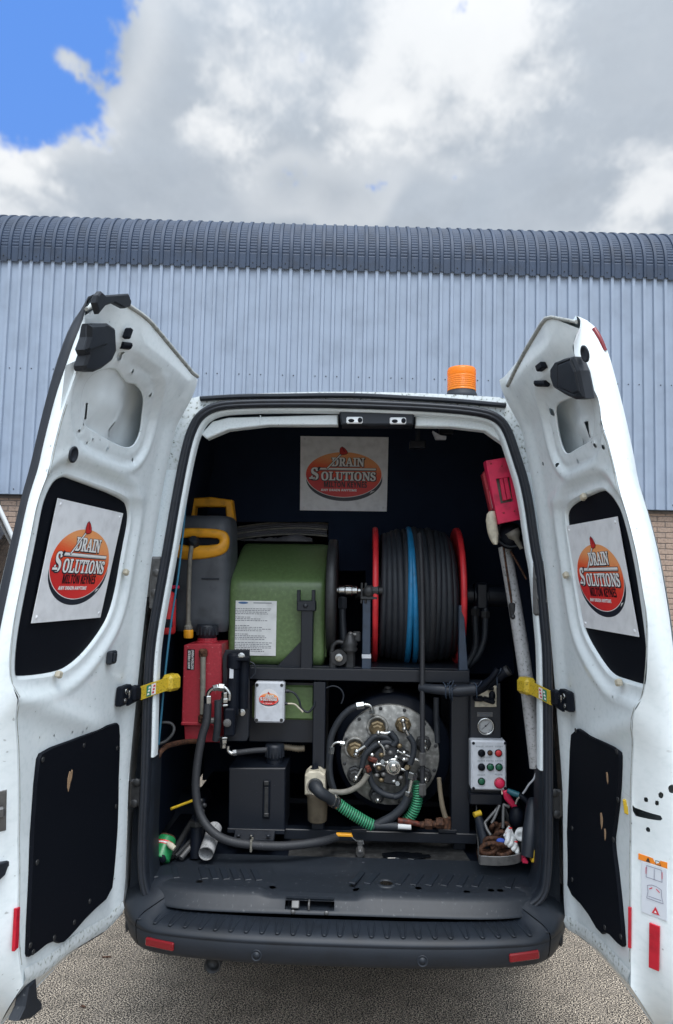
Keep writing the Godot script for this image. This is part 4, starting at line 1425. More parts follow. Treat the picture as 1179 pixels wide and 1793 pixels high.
	for r in [[-0.016, 0.0, 0.0], [-0.25, 0.05, 0.01], [-0.8, 0.12, 0.10], [-1.6, 0.16, 0.16], [-3.4, 0.16, 0.14], [-4.0, 0.13, -0.10]]:
		var row := []
		for i in 21:
			var y := lerpf(0.50, 2.40, i / 20.0)
			row.append(Vector3(-half_width(y) - 0.004 - r[1], y + r[2] * smoothstep(1.2, 2.4, y), r[0]))
		for i in 9:
			var x := lerpf(-0.57, 0.57, i / 8.0)
			row.append(Vector3(x, 2.412 + r[2] + 0.022 * (1.0 - pow(x / 0.6, 2.0)), r[0]))
		for i in 21:
			var y := lerpf(2.40, 0.50, i / 20.0)
			row.append(Vector3(half_width(y) + 0.004 + r[1], y + r[2] * smoothstep(1.2, 2.4, y), r[0]))
		g.append(row)
	sh.soft()
	sh.grid(g)
	sh.soft(false)
	sh.prism([Vector2(-0.9, 0.35), Vector2(0.9, 0.35), Vector2(0.88, 1.2), Vector2(-0.88, 1.2)], -4.75, -4.02, 0.08)
	put(sh, "body_shell", K.white_plain, van)
	var ws := M.new()
	ws.quad(Vector3(-0.82, 1.2, -4.5), Vector3(0.82, 1.2, -4.5), Vector3(0.66, 2.28, -4.02), Vector3(-0.66, 2.28, -4.02))
	put(ws, "windscreen", K.glass, van)
	var fl := M.new()
	fl.box(Vector3(0, 0.565, -2.2), Vector3(1.58, 0.07, 3.76), 0.0)
	put(fl, "load_floor", K.black, van)
	for s in [-1.0, 1.0]:
		var ln := M.new()
		ln.prism([Vector2(-1.55, 0.6), Vector2(-0.12, 0.6), Vector2(-0.12, 1.2), Vector2(-0.12, 2.3), Vector2(-1.55, 2.3)], -0.01, 0.01, 0.002)
		# the panel is drawn in (z, y) and stood up along the side, leaning in at the top
		var side := M.new()
		var gg := []
		for i in 12:
			var f := i / 11.0
			var y := lerpf(0.6, 2.38, f)
			var y2 := lerpf(0.6, 2.52, f)
			gg.append([Vector3(s * (half_width(minf(y, 2.3)) - 0.02), minf(y, 2.3), -0.10), Vector3(s * (maxf(half_width(y), 0.66) + 0.02), y, -0.5), Vector3(s * (maxf(half_width(y2), 0.68) + 0.05), y2, -1.55)])
		side.soft()
		side.grid(gg)
		put(side, "side_lining", K.lining, van)
		for zz in [-1.0, -3.6]:
			var wh := M.new()
			wh.lathe(Transform3D(Basis(Vector3.BACK, PI / 2), Vector3(s * 0.80 + 0.1, 0.33, zz)), [Vector2(0, 0), Vector2(0.2, 0), Vector2(0.3, 0), Vector2(0.33, 0.03), Vector2(0.33, 0.17), Vector2(0.3, 0.2), Vector2(0, 0.2)], 28, true)
			put(wh, "wheel", K.rubber, van)
	var cl := M.new()
	var lg := []
	for r in [[0.60, 2.37, -0.11], [0.66, 2.43, -0.5], [0.72, 2.50, -1.0], [0.74, 2.54, -1.56]]:
		lg.append([Vector3(-r[0], r[1], r[2]), Vector3(r[0], r[1], r[2])])
	cl.grid(lg)
	put(cl, "roof_lining", K.lining, van)
	var bk := M.new()
	bk.box(Vector3(0, 1.56, -1.57), Vector3(1.7, 2.02, 0.02), 0.0)
	put(bk, "cab_partition", K.lining, van)
	# board behind the gear, stepped over the hose store
	var bb := M.new()
	bb.prism([Vector2(-0.8771, 2.5362), Vector2(0.8243, 2.5429), Vector2(0.885, 1.2641), Vector2(0.0761, 1.2496), Vector2(0.0713, 1.7549), Vector2(-0.114, 1.7526), Vector2(-0.1173, 1.9985), Vector2(-0.8612, 1.9912)], -0.97, -0.95, 0.002)
	var board := put(bb, "bulkhead_board", K.lining, van)
	sign_board([Vector3(-0.2633, 2.4332, -0.944), Vector3(0.1824, 2.4299, -0.944), Vector3(0.1756, 2.0536, -0.944), Vector3(-0.2601, 2.0557, -0.944)], board)
	# bumper
	var b0 := put(bumper_piece(-0.712, 0.712, 60), "bumper", K.plastic, van)
	for s in [-1.0, 1.0]:
		put(bumper_piece(s * 0.716, s * 0.862, 14), "bumper_corner", K.plastic, van)
		var rf := M.new()
		var rx: float = s * 0.615
		var dz := (bumper_z(rx + 0.01) - bumper_z(rx - 0.01)) / 0.02
		rf.box(Vector3(rx, 0.480, bumper_z(rx) - 0.003), Vector3(0.106, 0.028, 0.012), 0.004, Vector3(0, -atan(dz), s * 0.05))
		put(rf, "bumper_reflector", K.reflector, b0)
	for sx in [-0.2787, 0.2741, -0.775, 0.775]:
		var sn := M.new()
		var dz := (bumper_z(sx + 0.01) - bumper_z(sx - 0.01)) / 0.02
		var bs := Basis(Vector3.UP, -atan(dz)) * Basis(Vector3.RIGHT, PI / 2)
		var out := Vector3(-dz, 0, 1).normalized()
		sn.lathe(Transform3D(bs, Vector3(sx, 0.472, bumper_z(sx)) - out * 0.0055), [Vector2(0.019, 0), Vector2(0.019, 0.003), Vector2(0.016, 0.0045), Vector2(0.015, 0.002), Vector2(0.011, 0.002), Vector2(0.010, 0.005), Vector2(0, 0.0055)], 20)
		put(sn, "parking_sensor", K.plastic, b0)
	var rib := M.new()
	rib.tube([Vector3(-0.0145, 0.05, 0.0), Vector3(-0.0105, 0.0, 0.002), Vector3(-0.0065, -0.038, 0.002), Vector3(0, -0.046, 0.002), Vector3(0.0065, -0.038, 0.002), Vector3(0.0105, 0.0, 0.002), Vector3(0.0145, 0.05, 0.0)], 0.0036, 6, 2)
	var rmesh := rib.mesh()
	for i in 27:
		var x := -0.682 + 1.364 * i / 26.0
		var o := MeshInstance3D.new()
		o.name = "grip_rib"
		o.mesh = rmesh
		o.material_override = K.plastic
		var dz := (bumper_z(x + 0.01) - bumper_z(x - 0.01)) / 0.02
		o.transform = Transform3D(Basis(Vector3.UP, -atan(dz)) * Basis(Vector3.RIGHT, -1.49), Vector3(x, 0.5395, bumper_z(x) - 0.065))
		b0.add_child(o, true)
	var seam := M.new()
	seam.box(Vector3(0, 0.48, 0.04), Vector3(1.3, 0.08, 0.02), 0.0)
	seam.box(Vector3(0, 0.46, -0.15), Vector3(1.3, 0.08, 0.3), 0.0)
	put(seam, "bumper_beam", K.black, van)
	var tow := M.new()
	tow.lathe(Transform3D(Basis(Vector3.RIGHT, PI / 2), Vector3(-0.4591, 0.3481, 0.02)), [Vector2(0.03, -0.45), Vector2(0.03, 0.0), Vector2(0.026, 0.004), Vector2(0.024, -0.02), Vector2(0, -0.02)], 18)
	put(tow, "exhaust_pipe", K.dark_metal, van)
	sill()
	for s in [-1.0, 1.0]:
		check_strap(s)
		for y in [1.70, 0.93]:
			var hg := M.new()
			hg.box(Vector3(s * (half_width(y) - 0.026), y, -0.012), Vector3(0.046, 0.20 if y > 1.5 else 0.10, 0.02), 0.008)
			hg.ball(Vector3(s * (half_width(y) - 0.030), y + 0.04, 0.0), Vector3(0.015, 0.015, 0.006), 12)
			hg.ball(Vector3(s * (half_width(y) - 0.024), y - 0.035, 0.0), Vector3(0.015, 0.015, 0.006), 12)
			hg.tube([Vector3(s * (half_width(y) + 0.002), y - 0.05, 0.015), Vector3(s * (half_width(y) + 0.002), y + 0.05, 0.015)], 0.012, 10)
			put(hg, "door_hinge", K.dull if y > 1.5 else K.dark_metal, van)
	door(-1.0)
	door(1.0)

func sill_dip(x: float) -> float:
	return 0.013 * smoothstep(0.185, 0.15, absf(x + 0.105))

func sill() -> void:
	var c := Vector3(-0.1119, 0.6044, 0.05)
	var m := M.new()
	var g := []
	var prof := [[0.0, 0.614], [0.025, 0.611], [0.040, 0.602], [0.047, 0.596], [0.064, 0.567], [0.074, 0.563], [0.075, 0.556]]
	var top := [Vector2(0.735, 0.30), Vector2(-0.735, 0.30)]
	for i in 61:
		var x := lerpf(-0.735, 0.735, i / 60.0)
		var back := 0.10 * pow(absf(x) / 0.735, 7.0)
		var row := []
		for q in prof:
			row.append(Vector3(x * (1.0 if q[0] < 0.03 else 1.015), q[1] - sill_dip(x) * clampf((0.614 - q[1]) / -0.03 + 1.0, 0.0, 1.0), q[0] - back))
		top.append(Vector2(x, back))
		g.append(row)
	# the catch sits in a pocket in the sloping nose
	m.soft()
	for i in 60:
		for k in prof.size() - 1:
			var mid: Vector3 = (g[i][k] + g[i + 1][k + 1]) * 0.5
			if absf(mid.x - c.x) < 0.075 and k == 3:
				continue
			m.quad(g[i][k], g[i][k + 1], g[i + 1][k + 1], g[i + 1][k])
	m.soft(false)
	var x0 := c.x - 0.086
	var x1 := c.x + 0.086
	var zb := -0.03
	m.quad(Vector3(x0, 0.598, 0.048), Vector3(x1, 0.598, 0.048), Vector3(x1, 0.598, zb), Vector3(x0, 0.598, zb))
	m.quad(Vector3(x0, 0.565, 0.066), Vector3(x0, 0.565, zb), Vector3(x1, 0.565, zb), Vector3(x1, 0.565, 0.066))
	m.quad(Vector3(x0, 0.598, zb), Vector3(x1, 0.598, zb), Vector3(x1, 0.565, zb), Vector3(x0, 0.565, zb))
	for x in [x0 + 0.011, x1 - 0.011]:
		m.quad(Vector3(x, 0.598, 0.048), Vector3(x, 0.598, zb), Vector3(x, 0.565, zb), Vector3(x, 0.565, 0.066))
	var bores := []
	for p in [Vector3(-0.5235, 0.6393, -0.03), Vector3(-0.2544, 0.6428, -0.03), Vector3(0.0498, 0.6555, -0.03), Vector3(0.2754, 0.6539, -0.03), Vector3(0.5362, 0.6593, -0.03), Vector3(0.5689, 0.6542, -0.03), Vector3(0.4474, 0.6429, -0.01)]:
		bores.append(round_hole(Vector2(p.x, -p.z), 0.0125))
	bores.append(round_hole(Vector2(0.1597, 0.06), 0.025))
	m.X = Transform3D(Basis(Vector3.RIGHT, -PI / 2), Vector3.ZERO)
	pressed(m, top, bores, func(q: Vector2): return 0.614 - sill_dip(q.x) * smoothstep(0.24, 0.15, q.y), 0.02)
	m.X = Transform3D()
	var o := put(m, "load_sill", K.plastic_scuffed, van)
	var bar := M.new()
	bar.prism([Vector2(-0.012, -0.055), Vector2(0.012, -0.055), Vector2(0.012, 0.055), Vector2(-0.012, 0.055)], -0.002, 0.006, 0.002)
	var bmesh := bar.mesh()
	var barz := M.new()
	var spots := []
	for k in 6:
		spots.append([lerpf(-0.5263, -0.3248, k / 5.0), 1.0])
	for k in 3:
		spots.append([lerpf(-0.7109, -0.632, k / 2.0), 1.0])
	for k in 9:
		var x := lerpf(0.0528, 0.4985, k / 8.0)
		if absf(x - 0.1609) > 0.045:
			spots.append([x, -1.0])
	for k in 3:
		spots.append([lerpf(0.6183, 0.6943, k / 2.0), -1.0])
	for s in spots:
		var b := MeshInstance3D.new()
		b.name = "tread_bar"
		b.mesh = bmesh
		b.material_override = K.plastic
		b.transform = Transform3D(Basis(Vector3.UP, 0.35 * s[1]) * Basis(Vector3.RIGHT, -PI / 2), Vector3(s[0], 0.613, -0.10))
		o.add_child(b, true)
	var rg := M.new()
	rg.lathe(Transform3D(Basis(), Vector3(0.1597, 0.6135, -0.06)), [Vector2(0.04, 0), Vector2(0.038, 0.004), Vector2(0.028, 0.006), Vector2(0.024, 0.001)], 24)
	put(rg, "hole_collar", K.plastic_scuffed, o)
	# recessed catch for the doors
	var ct := M.new()
	ct.tube([Vector3(c.x - 0.002, 0.57, 0.068), Vector3(c.x - 0.002, 0.588, 0.066), Vector3(c.x - 0.002, 0.594, 0.05)], 0.004, 8)
	ct.box(Vector3(c.x - 0.05, 0.584, 0.063), Vector3(0.028, 0.026, 0.006), 0.003, Vector3(-0.6, 0, 0))
	for s in [-0.057, 0.06]:
		ct.ball(Vector3(c.x + s, 0.563, 0.074), Vector3(0.009, 0.008, 0.005), 10)
	put(ct, "door_catch", K.dull, o)

func check_strap(s: float) -> void:
	var o := Node3D.new()
	o.name = "door_check_strap"
	o.position = Vector3(s * 0.7, 1.33, 0)
	van.add_child(o, true)
	var near: Vector3 = Vector3(-0.7374, 1.3033, 0.05) if s < 0 else Vector3(0.7373, 1.3132, 0.05)
	var far: Vector3 = Vector3(-0.6693, 1.3216, -0.07) if s < 0 else Vector3(0.6848, 1.334, -0.07)
	var mid := near.lerp(far, 0.55)
	var m := M.new()
	var path: Array = [door_point(s, 0.12, near.y - 0.01, 0.03), near, mid, far]
	m.sweep(path, [Vector2(-0.004, -0.019), Vector2(0.004, -0.019), Vector2(0.004, 0.019), Vector2(-0.004, 0.019)], Vector3.UP)
	put(m, "strap_arm", K.black, o)
	var y := M.new()
	var off := Vector3(0, 0, 0.009)
	y.sweep([near + off, mid + off, far + off * 0.9], [Vector2(-0.003, -0.024), Vector2(0.003, -0.024), Vector2(0.003, 0.024), Vector2(-0.003, 0.024)], Vector3.UP)
	y.box(far + Vector3(-s * 0.004, 0, -0.02), Vector3(0.05, 0.062, 0.07), 0.012, Vector3(0, s * 0.4, 0))
	put(y, "yellow_sleeve", K.yellow_worn, o)
	var p := M.new()
	var along := (far - near).normalized()
	var nrm := along.cross(Vector3.UP).normalized() * (1.0 if along.cross(Vector3.UP).z > 0 else -1.0)
	var base := near.lerp(mid, 0.62) + off + nrm * 0.0045
	for k in 2:
		p.col = Color(0.02, 0.22, 0.13) if k == 0 else Color(0.75, 0.72, 0.70)
		var b := base + along * (0.02 * (k - 0.5)) * 1.2
		p.oquad(b - along * 0.011 - Vector3.UP * 0.02, b + along * 0.011 - Vector3.UP * 0.02, b + along * 0.011 + Vector3.UP * 0.02, b - along * 0.011 + Vector3.UP * 0.02, b - nrm)
		p.col = Color(0.75, 0.75, 0.72) if k == 0 else Color(0.55, 0.03, 0.06)
		for r in 3:
			var c := b + nrm * 0.0006 + Vector3.UP * (0.011 - 0.011 * r) + along * 0.003 * (1 - r)
			p.oquad(c - along * 0.006 - Vector3.UP * 0.0035, c + along * 0.006 - Vector3.UP * 0.0035, c + along * 0.004 + Vector3.UP * 0.0035, c - along * 0.004 + Vector3.UP * 0.0035, b - nrm)
	put(p, "pictogram_label", K.print, o)

func frame_piece(m: M, part: int, piece: PackedVector2Array, op: Array) -> void:
	if part != 1:
		pressed(m, Array(piece), [op], func(q: Vector2): return -0.012 + 0.006 * sin(q.y * 9.0), 0.04)
	else:
		pressed(m, Array(piece), [op], func(q: Vector2): return -0.075 + 0.055 * smoothstep(0.05, 0.0, edge_distance(q, op)) - 0.03 * smoothstep(0.7, 1.1, q.y), 0.02)

# ---------------------------------------------------------------- the gear in the van
func nut(m: M, a: Vector3, b: Vector3, r: float) -> void:   # a hexagonal collar from a to b
	var d := (b - a).normalized()
	var s := d.cross(Vector3.UP if absf(d.y) < 0.9 else Vector3.RIGHT).normalized()
	var T := Transform3D(Basis(s, d, s.cross(d)), a)
	m.lathe(T, [Vector2(0, 0), Vector2(r * 0.9, 0), Vector2(r, r * 0.15), Vector2(r, a.distance_to(b) - r * 0.15), Vector2(r * 0.9, a.distance_to(b)), Vector2(0, a.distance_to(b))], 6, true)

func bolt(m: M, p: Vector3, r: float) -> void:   # a bolt head facing the viewer
	m.lathe(Transform3D(Basis(Vector3.RIGHT, PI / 2), p), [Vector2(r * 1.5, -0.003), Vector2(r * 1.5, 0), Vector2(r, 0.001), Vector2(r, r * 0.6), Vector2(0, r * 0.7)], 10, true)

func ribbed(m: M, p: Array, r: float, pitch: float, deep: float) -> void:   # a hose with rings
	var q := M.smooth_path(p, 14)
	var len := 0.0
	for i in q.size() - 1:
		len += q[i].distance_to(q[i + 1])
	var n := int(len / pitch) * 2
	q = resample(q, n + 1)
	var rr := []
	for i in n + 1:
		rr.append(r if i % 2 else r - deep)
	m.tube(q, rr, 14, 1)

func spiral(core: M, o: Node3D, p: Array, r: float) -> void:   # a dark hose wound with a raised green helix
	core.tube(p, r * 0.86, 14)
	put(core, "hose_run", K.hose_green_dark, o)
	var q := resample(M.smooth_path(p, 14), 60)
	var len := 0.0
	for i in 59:
		len += q[i].distance_to(q[i + 1])
	var turns := len / 0.0105
	var n := int(turns * 10)
	var pts := []
	var side := Vector3.ZERO
	for i in n:
		var f := float(i) / n * 58.0
		var k := int(f)
		var t: Vector3 = (q[k + 1] - q[k]).normalized()
		if i == 0:
			side = t.cross(Vector3(0, 0, 1)).normalized()
		side = (side - t * side.dot(t)).normalized()
		var a := TAU * turns * i / n
		pts.append((q[k] as Vector3).lerp(q[k + 1], f - k) + (side * cos(a) + t.cross(side) * sin(a)) * r)
	var h := M.new()
	h.tube(pts, 0.0034, 6, 1, false)
	put(h, "green_helix", K.hose_green, o)

func rect_tube(m: M, a: Vector3, b: Vector3, w: float, d: float) -> void:   # box section bar from a to b in a plane facing the viewer
	var t := (b - a)
	m.box((a + b) * 0.5, Vector3(w, t.length(), d), 0.003, Vector3(0, 0, -atan2(t.x, t.y)))

func gear() -> void:
	frame()
	tanks()
	reel()
	pump()
	left_side()
	middle_parts()
	right_side()
	floor_things()
	roof_things()
	ground_litter()

func frame() -> void:
	var o := thing("equipment_frame", "black welded steel frame that carries the green tank, hose reel and pump", "frame", Vector3(0, 0.6, -0.5))
	var m := M.new()
	m.box(Vector3(0.0495, 1.3181, -0.425), Vector3(0.9259, 0.0497, 0.05), 0.003)
	put(m, "shelf_beam", K.steel_black, o)
	var sb := M.new()
	sb.box(Vector3(0.0488, 1.3385, -0.762), Vector3(0.9418, 0.0144, 0.62), 0.003)
	put(sb, "shelf_plate", K.steel_black, o)
	var lp := M.new()
	lp.box(Vector3(-0.1162, 0.9765, -0.43), Vector3(0.0526, 0.6209, 0.05), 0.003)
	put(lp, "post", K.steel_black, o)
	var rp := M.new()
	rp.box(Vector3(0.4737, 0.9896, -0.435), Vector3(0.0778, 0.6165, 0.06), 0.003)
	put(rp, "post", K.steel_black, o)
	var mp := M.new()
	mp.box(Vector3(-0.2694, 1.147, -0.485), Vector3(0.3028, 0.2554, 0.03), 0.003)
	put(mp, "cross_panel", K.steel_black, o)
	var bb := M.new()
	bb.box(Vector3(0.1415, 0.6648, -0.42), Vector3(0.7942, 0.0411, 0.05), 0.003)
	bb.box(Vector3(0.0551, 0.687, -0.41), Vector3(0.0635, 0.0137, 0.04), 0.001)
	bb.box(Vector3(0.4193, 0.6942, -0.41), Vector3(0.0746, 0.0136, 0.04), 0.001)
	put(bb, "bottom_beam", K.steel_black, o)
	var rb := M.new()
	rb.box(Vector3(0.0654, 0.5238, -1.045), Vector3(1.1014, 0.2031, 0.05), 0.003)
	for x in [-0.1271, 0.4751]:
		rb.box(Vector3(x, 0.63, -0.72), Vector3(0.05, 0.05, 0.56), 0.003)
		rb.box(Vector3(x, 0.97, -1.02), Vector3(0.05, 0.7, 0.05), 0.003)
	put(rb, "rear_rail", K.steel_black, o)
	# reel stands: blue-grey on the left, raked on the right
	var ls := M.new()
	ls.box(Vector3(0.0792, 1.52, -0.45), Vector3(0.0341, 0.2364, 0.04), 0.002)
	ls.box(Vector3(0.0806, 1.3611, -0.45), Vector3(0.0388, 0.0527, 0.04), 0.002)
	put(ls, "reel_stand", K.steel_blue, o)
	var tp := M.new()
	tp.box(Vector3(0.0803, 1.3936, -0.449), Vector3(0.0388, 0.0168, 0.042), 0.001)
	put(tp, "pale_band", K.grey_box, o)
	var rs := M.new()
	rs.prism([Vector2(0.4713, 1.6147), Vector2(0.4906, 1.615), Vector2(0.5095, 1.3423), Vector2(0.4711, 1.3417)], -0.47, -0.43, 0.002)
	put(rs, "reel_stand", K.steel_blue, o)
	# forked bracket in front of the green tank
	var fb := M.new()
	fb.box(Vector3(-0.1729, 1.4604, -0.43), Vector3(0.0509, 0.2538, 0.05), 0.003)
	fb.box(Vector3(-0.1771, 1.6045, -0.4255), Vector3(0.0801, 0.0433, 0.055), 0.003)
	fb.box(Vector3(-0.2107, 1.6461, -0.415), Vector3(0.0146, 0.0507, 0.03), 0.002)
	fb.box(Vector3(-0.1475, 1.647, -0.415), Vector3(0.0146, 0.0507, 0.03), 0.002)
	fb.ball(Vector3(-0.1805, 1.6045, -0.396), Vector3(0.010, 0.010, 0.004), 12)
	put(fb, "forked_bracket", K.steel_black, o)
	var gs := M.new()
	gs.prism([Vector2(-0.3145, 1.3312), Vector2(-0.1989, 1.454), Vector2(-0.197, 1.3333)], -0.46, -0.44, 0.002)
	put(gs, "gusset", K.steel_black, o)
	# instrument column
	var ic := M.new()
	ic.box(Vector3(0.5704, 1.0794, -0.41), Vector3(0.1277, 0.4444, 0.1), 0.004)
	ic.box(Vector3(0.5687, 0.8405, -0.41), Vector3(0.1306, 0.0449, 0.14), 0.004)
	put(ic, "instrument_column", K.steel_black, o)
	var nl := M.new()
	nl.box(Vector3(0.5681, 1.1749, -0.3595), Vector3(0.0628, 0.0184, 0.003), 0.0005)
	var np := put(nl, "maker_label", K.dull, o)
	var nt := M.new()
	for k in 2:
		nt.box(Vector3(0.5669, 1.1791, -0.3575) + Vector3(0, -0.009 * k, 0.001), Vector3(0.056 - 0.016 * k, 0.004, 0.001), 0.0)
	put(nt, "label_print", K.ink, np)

func tanks() -> void:
	# green water tank
	var o := thing("water_tank", "big green moulded plastic water tank with a printed notice on its front", "tank", Vector3(-0.4, 1.3, -0.7))
	var m := M.new()
	var g := []
	var x0 := -0.5213
	var x1 := -0.0997
	var zf := -0.47
	var yt := 1.7243
	var yb := 1.3329
	# rings of a rounded box going round in (z, y), swept across x with rounded ends
	var sect := [Vector2(zf + 0.0, yb), Vector2(zf + 0.004, yb + 0.1), Vector2(zf + 0.004, yt - 0.06), Vector2(zf - 0.004, yt - 0.022), Vector2(zf - 0.03, yt + 0.004), Vector2(zf - 0.16, yt + 0.075), Vector2(zf - 0.30, yt + 0.145), Vector2(zf - 0.36, yt + 0.16), Vector2(zf - 0.44, yt + 0.15), Vector2(zf - 0.46, yt + 0.10), Vector2(zf - 0.46, yb), Vector2(zf - 0.2, yb)]
	sect = round_off(sect, 2)
	var c := Vector2.ZERO
	for q in sect:
		c += q / sect.size()
	for e in [[0.0, 0.80], [0.004, 0.93], [0.014, 0.97], [0.03, 0.99], [0.05, 1.0], [0.12, 1.002], [0.25, 1.004], [0.5, 1.006], [0.75, 1.004], [0.88, 1.002], [0.95, 1.0], [0.97, 0.99], [0.986, 0.97], [0.996, 0.93], [1.0, 0.80]]:
		var ring := []
		for q in sect:
			var p: Vector2 = c + (q - c) * e[1]
			ring.append(Vector3(lerpf(x0, x1, e[0]), p.y, p.x))
		g.append(ring)
	m.soft()
	m.grid(g, true)
	put(m, "tank_body", K.green_tank, o)
	for x in [x0, x1]:
		var cap := M.new()
		var q2 := []
		for q in sect:
			q2.append(Vector2(q.x, q.y))
		cap.X = Transform3D(Basis(Vector3.UP, -PI / 2), Vector3(x, 0, 0))
		cap.prism(M.inset(q2, 0.035), -0.006, 0.006, 0.004)
		put(cap, "tank_end", K.green_tank, o)
	var nb := M.new()
	nb.box(Vector3(-0.4002, 1.5028, -0.4635), Vector3(0.179, 0.2352, 0.002), 0.0003)
	var n := put(nb, "notice", K.paper, o)
	var pr := M.new()
	var rng := RandomNumberGenerator.new()
	rng.seed = 4
	var left := -0.4915
	var wide := 0.1589
	var ytop := 1.6114
	var yend := 1.3968
	pr.col = Color(0.05, 0.13, 0.30)
	pr.lathe(Transform3D(Basis(Vector3.RIGHT, PI / 2).scaled(Vector3(1, 0.22, 1)), Vector3(left + wide * 0.22, ytop, -0.4622)), [Vector2(0.022, 0), Vector2(0, 0.0006)], 16)
	pr.col = Color(0.20, 0.22, 0.25)
	pr.box(Vector3(left + wide * 0.75, ytop, -0.4622), Vector3(wide * 0.5, 0.004, 0.0006), 0.0)
	var rows := 27
	for i in rows:
		if i in [0, 5, 9, 10, 15, 20]:
			continue
		var y := lerpf(ytop - 0.018, yend, float(i) / rows)
		var x := left
		var stop: float = left + wide * (0.35 if i in [6, 11, 16] else rng.randf_range(0.7, 1.0))
		pr.col = Color(0.16, 0.17, 0.19) if i < 25 else Color(0.07, 0.07, 0.08)
		while x < stop:
			var w := rng.randf_range(0.004, 0.014)
			pr.box(Vector3(x + w / 2, y, -0.4622), Vector3(w, 0.0028, 0.0005), 0.0)
			x += w + 0.0028
	put(pr, "notice_print", K.print, n)
	# dark coupling disc at the tank's right end
	var dk := M.new()
	dk.lathe(Transform3D(Basis(Vector3.BACK, PI / 2), Vector3(x1 + 0.045, 1.6378, -0.62)), [Vector2(0, 0.0), Vector2(0.255, 0.0), Vector2(0.26, 0.01), Vector2(0.26, 0.035), Vector2(0.25, 0.04), Vector2(0.1, 0.045), Vector2(0, 0.045)], 40)
	var d := thing("spare_reel_flange", "dark worn disc standing between the green tank and the chrome coupling", "reel", Vector3(x1 + 0.04, 1.3, -0.62))
	put(dk, "flange_disc", K.dark_metal, d)
	# lower green tank behind the cross panel
	var lt := thing("lower_tank", "lower green tank showing under the shelf behind the grey box", "tank", Vector3(-0.3, 1.05, -0.5))
	var l := M.new()
	l.box(Vector3(-0.2754, 1.189, -0.512), Vector3(0.2754, 0.1541, 0.1), 0.012)
	put(l, "tank_body", K.green_tank, lt)
	# hose store behind: grey folded hose and a rag on top
	var h := thing("grey_lay_flat_hose", "grey folded flat hose lying behind the top of the green tank", "hose", Vector3(-0.4, 1.9, -1.15))
	var fold := 0
	for k in 7:
		var f := M.new()
		var y: float = 1.9156 + 0.011 * k
		var pts := []
		for i in 8:
			var t := i / 7.0
			pts.append(Vector3(lerpf(-0.5979, -0.1206, t), y + 0.025 * sin(t * 2.6) - 0.012 * (1.0 - t), -1.0 - 0.012 * k + 0.012 * sin(t * 5.0 + k)))
		f.sweep(M.smooth_path(pts, 3), [Vector2(-0.045, -0.003), Vector2(-0.045, 0.003), Vector2(0.045, 0.004), Vector2(0.045, -0.004)], Vector3(0, 1, 0))
		put(f, "hose_fold", K.cloth_grey if k % 3 else K.hose_grey, h)
	var rg := thing("grey_rag", "pale grey fluffy rag lying on the back of the green tank", "rag", Vector3(-0.2497, 1.9063, -0.84))
	var rm := M.new()
	rng.seed = 9
	var rr := FastNoiseLite.new()
	rr.seed = 3
	rr.frequency = 22.0
	var gg := []
	for i in 26:
		var row := []
		for j in 9:
			var px := lerpf(-0.5326, -0.1876, i / 25.0)
			var zz := lerpf(-0.90, -0.80, j / 8.0)
			var e := sin(PI * j / 8.0) * (0.35 + 0.65 * sin(PI * i / 25.0))
			row.append(Vector3(px, 1.8941 + e * (0.016 + 0.03 * smoothstep(0.5, 0.8, i / 25.0)) + rr.get_noise_2d(px, zz) * 0.016 * e, zz + rr.get_noise_2d(px + 3.0, zz) * 0.01))
		gg.append(row)
	rm.soft()
	rm.grid(gg)
	put(rm, "cloth", K.cloth_grey, rg)

